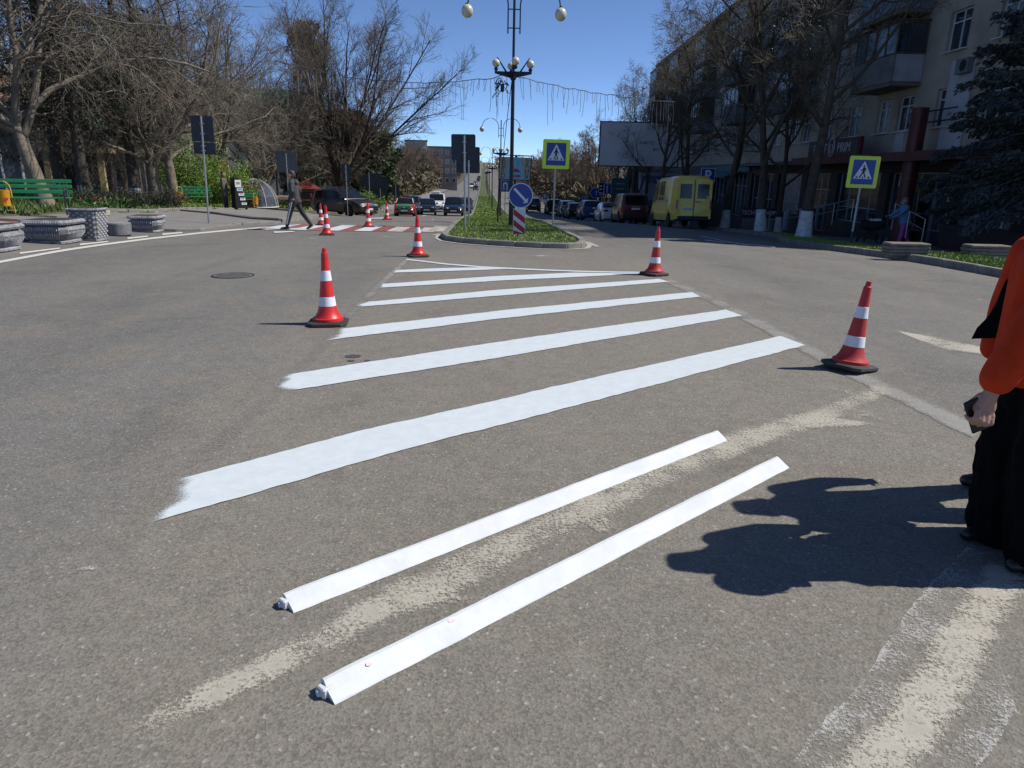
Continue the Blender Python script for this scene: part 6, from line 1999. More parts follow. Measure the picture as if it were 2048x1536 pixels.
# far blocks along the left of the avenue
fa = house('far_apartment_block', 'far beige apartment block left of the hill road', gp(834, 205)[0], 205, 6.0, 10, 12.6, M('far_beige', (.60, .46, .34), .9, var=.15, scale=.4), ROOFD, 0, R(6), [(-2.2 + k * 1.5, 2.6 + r * 2.5, 1.0, 1.3) for k in range(4) for r in range(4)])
fb = house('far_grey_block', 'far grey flat-roofed block behind the left avenue trees', gp(882, 215)[0], 215, 9.5, 10, 11.8, M('far_grey', (.20, .19, .18), .9, var=.15, scale=.4), ROOFD, 0, R(4), [(-3.8 + k * 1.9, 2.6 + r * 2.6, 1.1, 1.3) for k in range(5) for r in range(4)])
fc = house('far_white_block', 'pale block glimpsed through the fan-shaped tree', gp(668, 110)[0], 110, 6, 8, 12, M('white_render2', (.58, .55, .53), .9, var=.1), ROOFD, 0, R(6), [(-1.8 + k * 1.8, 3 + r * 2.8, 1.1, 1.4) for k in range(3) for r in range(3)])
# stone blocks on the right pavement
STB = M('layered_stone', (.22, .19, .155), .9, var=.35, scale=5, bump=.7, bscale=14, col2=(.13, .11, .09))
for (u, v, lab) in ((1808, 512, 'low layered stone block behind the right grass strip, left of two'), (1968, 516, 'low layered stone block behind the right grass strip, right of two')):
    x, y = at(u, v, .1)
    o = thing('stone_bench_block', lab, 'block', (x, y, g(x, y) + .1), R(-4), 'layered stone blocks on the right pavement')
    for k in range(4):
        MB().box((.02 * math.sin(k * 3), 0, .05 + k * .072), (.92 - .03 * (k % 2), .42, .066), bev=.016).build('layer', STB, o)
bol = thing('pale_post', 'pale blue concrete post before the shop windows', 'bollard', (gp(1556, 38)[0] + .4, 38, g(13.5, 38) + .1))
MB().lathe([(.16, 0), (.165, .05), (.155, 1.0), (.12, 1.06)], 12).build('body', M('pale_blue_concrete', (.30, .36, .42), .8, var=.2), bol)
# ------------------------------------------------------------------ vehicles
def paint(name, col, metal=.25, rough=.28):
    return M('paint_' + name, col, rough, metal, var=.06, scale=1.5, coat=.6)
CARGLASS = M('car_glass', (.010, .013, .018), .10, var=.2, scale=2, spec=.45)
TYRE = M('tyre', (.016, .016, .017), .85, var=.2, scale=12)
RIM = M('alloy_rim', (.34, .35, .36), .35, .8, var=.1)
PLASTIC = M('black_plastic', (.02, .02, .022), .6, var=.15)
TAIL = M('tail_lamp', (.25, .012, .014), .2, var=.15, scale=8, spec=.8)
HEAD = M('head_lamp', (.55, .57, .60), .12, .3, var=.3, scale=10, spec=.9)
CHROME = M('chrome', (.6, .61, .63), .2, .9, var=.05)
PLATE = M('number_plate', (.66, .66, .68), .5, var=.06)
def lerp_pts(P, x):
    if x <= P[0][0]: return P[0][1]
    for (a, b), (c, d) in zip(P, P[1:]):
        if x <= c: return b + (d - b) * (x - a) / max(1e-9, c - a)
    return P[-1][1]
KIND = {
 # front is +x. belt: height of the shoulder, roof: height of the upper outline, gh: (rear glass foot, rear roof, front roof, cowl)
 'estate': dict(L=4.83, W=1.88, rw=.35, wb=(-1.42, 1.44), belt=[(-2.41, .78), (-2.3, 1.0), (-.5, 1.0), (1.05, .99), (1.9, .90), (2.3, .76), (2.41, .58)],
                roof=[(-2.36, 1.02), (-1.95, 1.52), (-1.2, 1.60), (.0, 1.60), (.35, 1.56), (1.15, 1.03)], gh=(-2.36, -1.95, .30, 1.15), side=[(-2.0, -1.12), (-1.03, -.16), (-.07, .95)], bot=.25),
 'hatch': dict(L=3.95, W=1.70, rw=.30, wb=(-1.2, 1.25), belt=[(-1.97, .72), (-1.9, .92), (0, .93), (1.0, .92), (1.6, .80), (1.9, .62), (1.97, .5)],
               roof=[(-1.92, .95), (-1.55, 1.36), (-1.0, 1.45), (.0, 1.46), (.25, 1.42), (1.1, .95)], gh=(-1.92, -1.55, .2, 1.1), side=[(-1.5, -.75), (-.67, .9)], bot=.2),
 'sedan': dict(L=4.72, W=1.83, rw=.325, wb=(-1.4, 1.38), belt=[(-2.36, .70), (-2.3, .98), (-1.6, 1.02), (.9, .95), (1.7, .85), (2.2, .68), (2.36, .5)],
               roof=[(-1.75, 1.03), (-1.0, 1.42), (-.5, 1.46), (.1, 1.46), (.4, 1.41), (1.25, .95)], gh=(-1.75, -.95, .35, 1.25), side=[(-1.35, -.52), (-.44, .98)], bot=.2),
 'suv': dict(L=4.32, W=1.82, rw=.345, wb=(-1.32, 1.34), belt=[(-2.16, .80), (-2.1, 1.08), (.8, 1.06), (1.6, .98), (2.05, .82), (2.16, .6)],
             roof=[(-2.12, 1.12), (-1.85, 1.60), (-1.2, 1.66), (.0, 1.66), (.3, 1.62), (1.0, 1.1)], gh=(-2.12, -1.85, .25, 1.0), side=[(-1.75, -1.2), (-1.1, -.25), (-.15, .78)], bot=.28),
 'mpv': dict(L=4.45, W=1.74, rw=.31, wb=(-1.45, 1.42), belt=[(-2.22, .78), (-2.16, 1.0), (.9, .98), (1.6, .88), (2.1, .72), (2.22, .52)],
             roof=[(-2.18, 1.04), (-1.95, 1.56), (-1.2, 1.64), (.0, 1.64), (.3, 1.59), (1.1, 1.02)], gh=(-2.18, -1.95, .25, 1.1), side=[(-1.85, -1.1), (-1.0, -.15), (-.05, .88)], bot=.22),
 'boxvan': dict(L=4.4, W=1.80, rw=.32, wb=(-1.3, 1.38), belt=[(-2.2, .85), (-2.17, 1.08), (.9, 1.06), (1.6, .95), (2.1, .76), (2.2, .56)],
                roof=[(-2.19, 1.1), (-2.1, 1.72), (-1.9, 1.82), (.1, 1.83), (.4, 1.78), (1.15, 1.1)], gh=(-2.19, -2.1, .35, 1.15), side=[(-.05, .92)], bot=.24, panel_rear=True),
 'van': dict(L=4.9, W=1.93, rw=.33, wb=(-1.55, 1.6), belt=[(-2.45, .9), (-2.42, 1.1), (1.3, 1.08), (1.9, 1.0), (2.35, .82), (2.45, .6)],
             roof=[(-2.44, 1.12), (-2.38, 1.88), (-2.2, 1.94), (.8, 1.95), (1.1, 1.88), (1.75, 1.12)], gh=(-2.44, -2.38, 1.0, 1.75), side=[(.3, 1.4)], bot=.25, panel_rear=True),
 'bigvan': dict(L=5.6, W=1.93, rw=.34, wb=(-1.75, 1.80), belt=[(-2.8, .9), (-2.78, 1.22), (1.6, 1.22), (2.2, 1.10), (2.7, .9), (2.8, .62)],
                roof=[(-2.79, 1.3), (-2.74, 2.28), (-2.55, 2.42), (1.0, 2.44), (1.35, 2.32), (1.6, 2.0), (2.1, 1.25)], gh=(-2.79, -2.74, 1.5, 2.1), side=[(.75, 1.75), (-.55, .55)], bot=.36, panel_rear=True),
}
def vehicle(kind, name, label, cat, x, y, rz, pm, group=None, dz=0.0, parts='full', plate=None, pitch=None):
    K = KIND[kind]
    L, W, rw = K['L'], K['W'], K['rw']
    root = thing(name, label, cat, group=group)
    belt, roof, gh = K['belt'], K['roof'], K['gh']
    ra = rw + .065
    Hm = max(p[1] for p in roof)
    xs = set(np.linspace(-L / 2, L / 2, 31).tolist())
    for w_ in K['wb']:
        for t in np.linspace(-1, 1, 11): xs.add(w_ + ra * t)
    for P in (belt, roof): xs |= {p[0] for p in P}
    xs = sorted(q for q in xs if -L / 2 <= q <= L / 2)
    def hw(q):
        t = abs(2 * q / L)
        return W / 2 * (1 - .16 * t ** 7 - (.05 * max(0, q * 2 / L) ** 3))
    def zb(q):
        z = K['bot'] + (.10 * (abs(2 * q / L) ** 8))
        for w_ in K['wb']:
            d = abs(q - w_)
            if d < ra: z = max(z, rw + math.sqrt(ra * ra - d * d))
        return z
    def zbelt(q): return lerp_pts(belt, q)
    def zroof(q):
        if q <= gh[0] or q >= gh[3]: return None
        return max(zbelt(q) + .01, lerp_pts(roof, q))
    def sect(q):
        h = hw(q); b = zbelt(q); lo = min(zb(q), b - .12); r = zroof(q)
        S = [(h * .95, lo), (h, lo + (b - lo) * .40), (h * .995, lo + (b - lo) * .72), (h * .955, b - .015)]
        if r is None:
            S += [(h * .84, b + .012), (h * .5, b + .035), (0, b + .045)]
        else:
            t = min(1, (r - b) / (Hm - max(p[1] for p in belt[1:-2])))
            k = .94 - .16 * t if not K.get('panel_rear') else .955 - .075 * t
            S += [(h * k, b + (r - b) * .90), (h * k * .86, r - .002), (0, r + .02)]
        return S
    V, Fs = [], []
    for q in xs:
        S = sect(q)
        V += [(q, -a, z) for a, z in S] + [(q, a, z) for a, z in reversed(S[:-1])]
    n = 13
    for i in range(len(xs) - 1):
        for j in range(n - 1):
            Fs.append((i * n + j, i * n + j + 1, (i + 1) * n + j + 1, (i + 1) * n + j))
    Fs += [tuple(range(n)), tuple(range((len(xs) - 1) * n + n - 1, (len(xs) - 1) * n - 1, -1))]
    MB().add(V, Fs).build('body', pm, root, smooth=True, angle=38)
    MB().box((0, 0, K['bot'] + .22), (L * .92, W * .70, .40)).box((0, 0, K['bot'] + .06), (L * .9, W * .80, .12)).build('underbody', PLASTIC, root)
    # glass laid on the shell, slightly proud
    def on_side(q, t, sg, off=.008):
        S = sect(q); a, b = S[3], S[4]
        return (q, sg * (a[0] + (b[0] - a[0]) * t + off), a[1] + (b[1] - a[1]) * t + .012 * t)
    for (a, b) in K['side']:
        for sg in (-1, 1):
            m = 7
            vs = []
            for i in range(m):
                q = a + (b - a) * i / (m - 1)
                vs += [on_side(q, .10, sg), on_side(q, .93, sg)]
            MB().add(vs, [(2 * i, 2 * i + 2, 2 * i + 3, 2 * i + 1) if sg < 0 else (2 * i, 2 * i + 1, 2 * i + 3, 2 * i + 2) for i in range(m - 1)]).build('side_window', CARGLASS, root)
    def screen(qa, qb, nm, kw=.93):
        m = 5; vs = []
        nx = 1 if qb > qa else -1
        for i in range(m):
            q = qa + (qb - qa) * i / (m - 1)
            S = sect(q)
            w_ = S[5][0] * (1.0 if i > 0 else 1.05)
            for t in (-1, -.5, 0, .5, 1):
                z = S[5][1] + (S[6][1] - S[5][1]) * (1 - abs(t))
                vs.append((q + .012 * nx * -1, w_ * t * kw * 1.08, z + .014))
        MB().add(vs, [(i * 5 + j, i * 5 + j + 1, i * 5 + j + 6, i * 5 + j + 5) for i in range(m - 1) for j in range(4)]).build(nm, CARGLASS, root)
    screen(gh[3] - .07, gh[2] + .06, 'windscreen')
    xr = -L / 2
    if not K.get('panel_rear'):
        screen(gh[0] + .05, gh[1] - .03, 'rear_window')
    # wheels
    for w_ in K['wb']:
        for sg in (-1, 1):
            ty = MB().lathe([(rw * .62, -.10), (rw * .93, -.105), (rw, -.07), (rw, .07), (rw * .93, .105), (rw * .62, .10)], 24).build('wheel', TYRE, root, smooth=True, angle=40)
            ty.location = (w_, sg * (W / 2 - .115), rw); ty.rotation_euler = (R(90), 0, 0)
            MB().lathe([(.001, .085), (rw * .2, .09), (rw * .25, .075), (rw * .58, .085), (rw * .64, .103), (rw * .66, .098)], 20, cap=False).build('rim', RIM, ty, smooth=True)
            MB().lathe([(.001, -.085), (rw * .2, -.09), (rw * .25, -.075), (rw * .58, -.085), (rw * .64, -.103), (rw * .66, -.098)], 20, cap=False).build('rim', RIM, ty, smooth=True)
            sp = MB()
            for k in range(5):
                a = k * 2 * math.pi / 5
                for zz in (.092, -.092):
                    sp.box((math.cos(a + .6) * rw * .42, math.sin(a + .6) * rw * .42, zz), (rw * .3, rw * .16, .006), a + .6)
            sp.build('rim_gaps', PLASTIC, ty)
    xf = L / 2
    bz = zbelt(xf - .12)
    hf, hr = hw(xf - .1), hw(xr + .1)
    MB().box((xf - .06, 0, .42), (.16, hf * 1.75, .22), bev=.05).build('front_bumper', pm if kind not in ('van', 'bigvan') else PLASTIC, root, smooth=True)
    MB().box((xf + .0, 0, .60), (.08, hf * .85, .13), bev=.02).build('grille', PLASTIC, root)
    MB().box((xf + .02, 0, .30), (.06, hf * 1.1, .11), bev=.02).build('lower_grille', PLASTIC, root)
    for sg in (-1, 1):
        MB().box((xf - .10, sg * hf * .72, .66), (.20, hf * .34, .13), sg * R(-24), bev=.035).build('headlight', HEAD, root, smooth=True)
        MB().box((gh[3] - .22, sg * (W / 2 + .06), zbelt(gh[3] - .3) + .10), (.10, .20, .13), bev=.03).build('mirror', pm if kind != 'bigvan' else PLASTIC, root, smooth=True)
    rb = PLASTIC if kind in ('boxvan', 'bigvan', 'van') else pm
    MB().box((xr + .05, 0, .46 if kind != 'bigvan' else .50), (.16, hr * 1.85, .26), bev=.05).build('rear_bumper', rb, root, smooth=True)
    tz = {'bigvan': 1.12, 'van': 1.1, 'boxvan': .92}.get(kind, .86)
    for sg in (-1, 1):
        if kind in ('boxvan', 'van', 'bigvan', 'mpv', 'suv', 'estate'):
            MB().box((xr + .03, sg * hr * .93, tz + (.0 if kind != 'estate' else .2)), (.10, .13, .46), bev=.03).build('tail_light', TAIL, root, smooth=True)
        else:
            MB().box((xr + .03, sg * hr * .78, tz), (.10, hr * .40, .15), bev=.03).build('tail_light', TAIL, root, smooth=True)
    pz = {'bigvan': .92, 'van': .95, 'boxvan': .90, 'suv': .62, 'sedan': .84, 'hatch': .58, 'mpv': .75, 'estate': .8}[kind]
    py = hr * .34 if kind == 'bigvan' else 0
    pr = MB().box((xr - .035, py, pz), (.03, .52, .115)).build('rear_plate', PLATE, root)
    MB().box((xf + .045, 0, .45), (.02, .52, .115)).build('front_plate', PLATE, root)
    if plate:
        text_mesh('lettering', plate, .105, S_BLACK, pr, Matrix.Translation((xr - .052, py, pz - .002)) @ Matrix.Rotation(R(-90), 4, 'Z') @ Matrix.Rotation(R(90), 4, 'X'), .002, sx=.8)
    # set down on the slope
    f_, b_ = Vector((math.cos(rz), math.sin(rz))) * K['wb'][1], Vector((math.cos(rz), math.sin(rz))) * K['wb'][0]
    zf, zr_ = g(x + f_.x, y + f_.y), g(x + b_.x, y + b_.y)
    tilt = -math.atan2(zf - zr_, K['wb'][1] - K['wb'][0])
    zc = zr_ + (zf - zr_) * (-K['wb'][0]) / (K['wb'][1] - K['wb'][0])
    root.location = (x, y, zc + dz)
    root.rotation_euler = Matrix.Rotation(rz, 4, 'Z').to_3x3().to_4x4().to_euler() if False else (0, tilt, rz)
    return root
UP, DOWN = R(90), R(-90)     # away from / towards the camera
# left carriageway
a, b = gp(745, 46), gp(638, 49.4)
hx = math.atan2(a[1] - b[1], a[0] - b[0])
suv = vehicle('estate', 'parked_estate_car', 'dark brown-grey estate car nosing out of the side street', 'car', (a[0] + b[0]) / 2, (a[1] + b[1]) / 2, hx, paint('brown_grey', (.040, .034, .031), .5, .3), 'cars on the left carriageway')
suv.scale = (1, 1, 1.07)
for sg in (-1, 1):
    MB().tube([(-1.7, sg * .62, 1.63), (-1.5, sg * .63, 1.68), (.0, sg * .63, 1.69), (.2, sg * .62, 1.62)], .02, 5).build('roof_rail', ALU, suv)
    MB().tube([(-2.0, sg * .875, 1.02), (-1.85, sg * .80, 1.50), (-.4, sg * .76, 1.55), (.3, sg * .78, 1.50), (.95, sg * .88, 1.03)], .010, 4).build('window_trim', CHROME, suv)
ren = vehicle('hatch', 'parked_hatchback', 'red hatchback with a green and white advertising bonnet', 'car', gp(806, 58)[0], 60, DOWN + R(3), paint('signal_red', (.36, .022, .03)), 'cars on the left carriageway')
GRN = M('advert_green', (.02, .24, .11), .35, var=.1, coat=.5)
KH = KIND['hatch']
vs = []
for i in range(6):
    q = 1.10 + .72 * i / 5
    z = lerp_pts(KH['belt'], q) + .055
    w_ = .72 - .04 * i
    for t in (-1, -.5, 0, .5, 1): vs.append((q, w_ * t, z - .03 * t * t))
MB().add(vs, [(i * 5 + j, i * 5 + j + 1, i * 5 + j + 6, i * 5 + j + 5) for i in range(5) for j in range(4)]).build('green_bonnet', GRN, ren)
MB().box((1.965, 0, .68), (.09, 1.12, .30), bev=.04).build('green_nose', GRN, ren)
MB().box((1.40, 0, .885), (.05, .85, .012), 0).box((1.52, 0, .86), (.035, .7, .012)).build('bonnet_print', M('advert_yellow', (.55, .55, .25), .5), ren)
MB().add([(1.0, -.70, .99), (1.03, -.74, .975), (.28, -.63, 1.41), (.26, -.58, 1.43)], [(0, 1, 2, 3)]).add([(1.0, .70, .99), (1.03, .74, .975), (.28, .63, 1.41), (.26, .58, 1.43)], [(3, 2, 1, 0)]).build('pillar_trim', S_WHITE, ren)
MB().lathe([(.05, 0), (.07, .01), (.07, .03)], 4).build('badge', CHROME, ren, loc=(2.0, 0, .68), rot=(0, R(90), 0))
vehicle('suv', 'parked_grey_car', 'dark grey car directly behind the red and green hatchback', 'car', -6.55, 67, DOWN, paint('slate', (.06, .07, .08), .5), 'cars on the left carriageway')
vehicle('sedan', 'dark_saloon', 'dark blue-black saloon between the red hatchback and the white van', 'car', gp(850, 66)[0], 68, DOWN + R(4), paint('ink', (.012, .015, .026), .4), 'cars on the left carriageway')
wv = vehicle('van', 'white_van', 'white delivery van with a roof box behind the dark saloon', 'van', gp(871, 78)[0], 80, DOWN + R(4), paint('white', (.72, .73, .74), 0), 'cars on the left carriageway')
MB().box((.4, 0, 2.05), (1.2, .8, .22), bev=.05).build('roof_box', S_WHITE, wv)
vehicle('mpv', 'dark_estate', 'dark blue estate car driving towards the camera beside the island', 'car', gp(905, 62)[0], 65, DOWN + R(1), paint('navy', (.016, .022, .042), .4), 'cars on the left carriageway')
vehicle('hatch', 'dark_hatchback', 'dark hatchback behind the driving estate car', 'car', gp(934, 76)[0] - .4, 76, DOWN, paint('graphite', (.02, .028, .04), .4), 'cars on the left carriageway')
vehicle('sedan', 'blue_grey_saloon', 'blue-grey saloon next to the island kerb, farther back', 'car', gp(950, 92)[0] - 1.2, 92, DOWN, paint('steel_blue', (.04, .055, .075), .4), 'cars on the left carriageway')
# right: parked nose-first away from the camera
vx = gp(1381, 33.6)[0]
bv = vehicle('bigvan', 'yellow_van', 'yellow high-roofed van parked at the right kerb', 'van', vx + .1, 33.6 + 2.75, UP - R(1), paint('mustard', (.82, .60, .075), 0, .45), 'vehicles parked along the right kerb', plate='CH AH 064')
K = KIND['bigvan']; xr = -K['L'] / 2
for sg in (-1, 1):
    MB().box((xr - .012, sg * .41, 1.72), (.03, .56, .66), bev=.012).build('rear_window', CARGLASS, bv)
    MB().box((xr - .008, sg * .43, 1.36), (.02, .80, 1.78), bev=.008).build('rear_door', paint('mustard', (.82, .60, .075), 0, .45), bv)
    MB().box((xr - .02, sg * .86, 1.95), (.03, .10, .05)).build('hinge', S_WHITE if sg > 0 else PLASTIC, bv)
MB().box((xr - .022, 0, 1.36), (.012, .02, 1.78)).build('door_gap', PLASTIC, bv)
MB().box((xr - .03, -.18, 1.24), (.03, .26, .035)).build('door_handle', PLASTIC, bv)
MB().lathe([(.001, 0), (.05, 0)], 12, cap=False).build('round_sticker', S_WHITE, bv, loc=(xr - .03, -.62, 1.46), rot=(0, R(-90), 0))
MB().tube([(-.9, .975, 1.42), (-.55, .975, 1.56), (-.3, .975, 1.44), (0, .975, 1.58), (.3, .975, 1.46)], .02, 5).build('side_print', M('side_print', (.62, .60, .40), .5), bv)
MB().box((-.3, .972, 1.30), (2.3, .012, .05)).build('side_print', M('side_print2', (.6, .58, .36), .5), bv)
text_mesh('lettering', 'TAXI CARGO', .17, M('side_print3', (.20, .17, .05), .6), bv, Matrix.Translation((-.3, .975, 1.17)) @ Matrix.Rotation(math.pi, 4, 'Z') @ Matrix.Rotation(R(90), 4, 'X'), .002) if False else None
rx = gp(1266, 43.5)[0]
rv = vehicle('boxvan', 'dark_red_van', 'dark red small van parked in front of the yellow van', 'van', rx + .15, 43.5 + 2.2, UP - R(1), paint('wine', (.12, .012, .018), .2), 'vehicles parked along the right kerb')
MB().box((-2.215, 0, 1.40), (.03, 1.30, .52), bev=.012).build('rear_window', CARGLASS, rv)
MB().box((-2.24, -.0, 1.03), (.03, .5, .035)).build('door_handle', CHROME, rv)
wx = gp(1226, 51)[0]
vehicle('sedan', 'white_saloon', 'white saloon parked in front of the dark red van', 'car', wx + .1, 51 + 2.4, UP, paint('white', (.72, .73, .74), 0), 'vehicles parked along the right kerb')
vehicle('suv', 'blue_car', 'bright blue compact off-roader parked beyond the white saloon', 'car', gp(1180, 58)[0] + .2, 60, UP, paint('blue', (.012, .06, .20), .35), 'vehicles parked along the right kerb')
vehicle('hatch', 'black_car', 'black hatchback parked beyond the blue car', 'car', gp(1148, 65)[0] + .2, 66.5, UP, paint('black', (.012, .012, .015), .3), 'vehicles parked along the right kerb')
vehicle('mpv', 'silver_car', 'silver estate car parked beyond the black hatchback', 'car', gp(1128, 72)[0] + .3, 73, UP, paint('silver', (.30, .31, .33), .7), 'vehicles parked along the right kerb')
vehicle('suv', 'grey_car', 'dark grey car parked farthest along the right kerb', 'car', gp(1103, 80)[0] + .2, 80, UP, paint('slate', (.06, .07, .08), .5), 'vehicles parked along the right kerb')
vehicle('mpv', 'far_dark_car', 'dark car driving away in the right carriageway beside the round blue sign', 'car', gp(1065, 86)[0], 86, UP, paint('ink', (.012, .015, .026), .4), 'cars far up the avenue')
far = [(944, 250, 'van', 'white', (.72, .73, .74), 'far white van coming down the hill road'), (958, 225, 'hatch', 'ink', (.012, .015, .026), 'far dark car coming down the hill road'), (957, 360, 'hatch', 'ink', (.012, .015, .026), 'tiny far dark car higher up the hill road'),
       (962, 420, 'sedan', 'ink', (.012, .015, .026), 'tiny far car highest on the hill road'), (950, 300, 'hatch', 'silver', (.3, .31, .33), 'tiny far silver car on the hill road')]
for (u, D_, kd, pn, pc, lab) in far:
    xx = max(-8.0, min(-2.2, gp(u, D_)[0]))
    vehicle(kd, 'far_car', lab, 'car', xx, D_, DOWN, paint(pn, pc), 'cars far up the avenue')
vehicle('hatch', 'far_car', 'tiny far silver car leaving along the right carriageway', 'car', 6.2, 150, UP, paint('silver', (.3, .31, .33), .7), 'cars far up the avenue')
vehicle('sedan', 'far_car', 'tiny far white car leaving along the right carriageway', 'car', 5.5, 120, UP, paint('white', (.72, .73, .74), 0), 'cars far up the avenue')
# ------------------------------------------------------------------ people
def capsules(chains):
    """tapered limbs: every chain is a list of (point, radius)"""
    m = MB()
    for ch in chains:
        pts = [Vector(p) for p, r in ch]; rs = [r for p, r in ch]
        for (p, r) in zip(pts, rs):
            m.ball(tuple(p), r, 12, 8)
        for a, b, ra, rb in zip(pts, pts[1:], rs, rs[1:]):
            n = max(1, int((b - a).length / (min(ra, rb) * .5)))
            m.tube([tuple(a.lerp(b, i / n)) for i in range(n + 1)] if n > 1 else [tuple(a), tuple(b)], [ra + (rb - ra) * i / n for i in range(n + 1)] if n > 1 else [ra, rb], 12)
    return m
def blob(name, chains, mat, parent, voxel=.016, smooth=3, extra=None):
    """one continuous skin over the limbs"""
    m = capsules(chains)
    if extra: extra(m)
    o = m.build(name, mat, parent)
    md = o.modifiers.new('skin', 'REMESH'); md.mode = 'VOXEL'; md.voxel_size = voxel; md.use_smooth_shade = True
    sm = o.modifiers.new('smooth', 'SMOOTH'); sm.iterations = smooth; sm.factor = .5
    COL.objects.unlink(o)
    me = evaluate(o)
    COL.objects.link(o)
    o.modifiers.clear()
    o.data = me
    me.shade_smooth()
    if not me.materials: me.materials.append(mat)
    return o
from mathutils import noise as mnoise
def folds(o, amp, fx, fz, seed=0):
    """cloth folds: push the skin in and out along a stretched noise"""
    me = o.data
    nr = [v.normal.copy() for v in me.vertices]
    for v, n in zip(me.vertices, nr):
        q = Vector((v.co.x * fx + seed, v.co.y * fx, v.co.z * fz))
        v.co += n * amp * (1 - abs(mnoise.noise(q)) * 3.0 + .5 * mnoise.noise(q * 2.3))
    me.update()
    return o
SKIN = M('skin', (.46, .26, .18), .5, var=.12, scale=8, col2=(.38, .20, .14))
SKIN_SUN = M('skin_tanned', (.40, .22, .145), .5, var=.12, scale=8)
HAIR = M('hair_brown', (.05, .032, .022), .6, var=.3, scale=20)
HAIR_B = M('hair_blond', (.26, .19, .12), .6, var=.3, scale=20)
def head(parent, c, fwd, hair, skin=SKIN, s=1.0, long=False, neck=None, vox=.011):
    """face with brow, nose, mouth, eyes and ears, turned to fwd"""
    f = Vector(fwd).normalized(); side = Vector((-f.y, f.x, 0)).normalized(); up = Vector((0, 0, 1)); c = Vector(c)
    def P(a, b, d): return tuple(c + f * a * s + side * b * s + up * d * s)
    ch = [[(P(-.02, 0, .035), .092 * s), (P(.015, 0, -.01), .078 * s), (P(.035, 0, -.07), .052 * s)], [(P(.082, 0, .020), .013 * s), (P(.102, 0, -.012), .015 * s), (P(.108, 0, -.026), .0155 * s), (P(.088, 0, -.030), .014 * s)], [(P(.080, .034, .042), .013 * s), (P(.080, -.034, .042), .013 * s)], [(P(.075, .012, -.058), .016 * s), (P(.075, -.012, -.058), .016 * s)],
          [(P(-.01, .082, -.01), .018 * s), (P(-.012, .084, .012), .018 * s)], [(P(-.01, -.082, -.01), .018 * s), (P(-.012, -.084, .012), .018 * s)]]
    ch.append([(P(-.02, 0, -.06), .052 * s), (neck if neck else P(-.04, 0, -.19), .056 * s)])
    h = blob('head', ch, skin, parent, vox, 2)
    hr = [[(P(-.035, 0, .065), .092 * s), (P(-.055, 0, .02), .086 * s)], [(P(-.0, .03, .105), .05 * s), (P(.0, -.03, .105), .05 * s)], [(P(-.06, .05, -.02), .045 * s), (P(-.06, -.05, -.02), .045 * s)]]
    if long: hr += [[(P(-.07, 0, -.02), .07 * s), (P(-.09, 0, -.16), .06 * s), (P(-.085, .01, -.26), .035 * s)]]
    blob('hair', hr, hair, h, vox, 2)
    for sg in (-1, 1):
        MB().ball(P(.0735, sg * .033, .018), .0095 * s, 8, 6).build('eye', S_BLACK, h)
        MB().tube([P(.086, sg * .016, .042), P(.088, sg * .034, .047), P(.076, sg * .052, .040)], .0045 * s, 5).build('eyebrow', hair, h)
    MB().tube([P(.080, -.022, -.056), P(.0905, 0, -.054), P(.080, .022, -.056)], .005 * s, 6).build('mouth', M('lips', (.36, .13, .11), .5), h)
    return h
def shoe(parent, heel, toe, mat, sole=None, w=.045, name='shoe'):
    a, b = Vector(heel), Vector(toe)
    o = blob(name, [[(a + Vector((0, 0, .05)), w), (a.lerp(b, .5) + Vector((0, 0, .045)), w * .95), (b + Vector((0, 0, .035)), w * .72)]], mat, parent, .012, 1)
    if sole:
        d = (b - a); rz = math.atan2(d.y, d.x)
        m = a.lerp(b, .5)
        MB().box((m.x, m.y, m.z + .012), (d.length + .10, w * 1.9, .022), rz, bev=.01).build('sole', sole, o)
    return o
def hand_simple(parent, wrist, d, side, mat, s=1.0, curl=.6):
    """palm, four unequal bent fingers and a thumb"""
    w_, d = Vector(wrist), Vector(d).normalized(); sd = Vector(side).normalized(); nrm = d.cross(sd)
    ch = [[(tuple(w_), .026 * s), (tuple(w_ + d * .05 * s + sd * .012 * s), .024 * s)], [(tuple(w_), .024 * s), (tuple(w_ + d * .05 * s - sd * .014 * s), .022 * s)]]
    for k, (o_, l) in enumerate(((-.027, .065), (-.009, .078), (.009, .075), (.027, .060))):
        p0 = w_ + d * .075 * s + sd * o_ * s
        p1 = p0 + (d * math.cos(curl) + nrm * math.sin(curl)) * l * .55 * s
        p2 = p1 + (d * math.cos(curl * 2.1) + nrm * math.sin(curl * 2.1)) * l * .5 * s
        ch.append([(tuple(p0), .0095 * s), (tuple(p1), .009 * s), (tuple(p2), .0075 * s)])
    t0 = w_ + d * .025 * s + sd * .03 * s
    t1 = t0 + (sd * .7 + d * .7).normalized() * .035 * s + nrm * .012
    t2 = t1 + (d * .8 + nrm * .5).normalized() * .03 * s
    ch.append([(tuple(t0), .013 * s), (tuple(t1), .010 * s), (tuple(t2), .008 * s)])
    return blob('hand', ch, mat, parent, .0055 * s, 1)

# ---- walking person on the crossing, in profile, walking to the left while reading a phone
x, y, z = gp(592, 22.5)
wk_ = thing('person', 'person in a grey hooded jacket and black striped trousers striding over the crossing', 'person', (x, y, z + .012), R(-4), 'people')
JACK = M('grey_jacket', (.060, .060, .064), .85, var=.25, scale=10, bump=.2)
TROUS = M('black_trousers', (.014, .014, .016), .8, var=.2, scale=10)
S_ = 1.0
hip = Vector((.03, 0, .92))
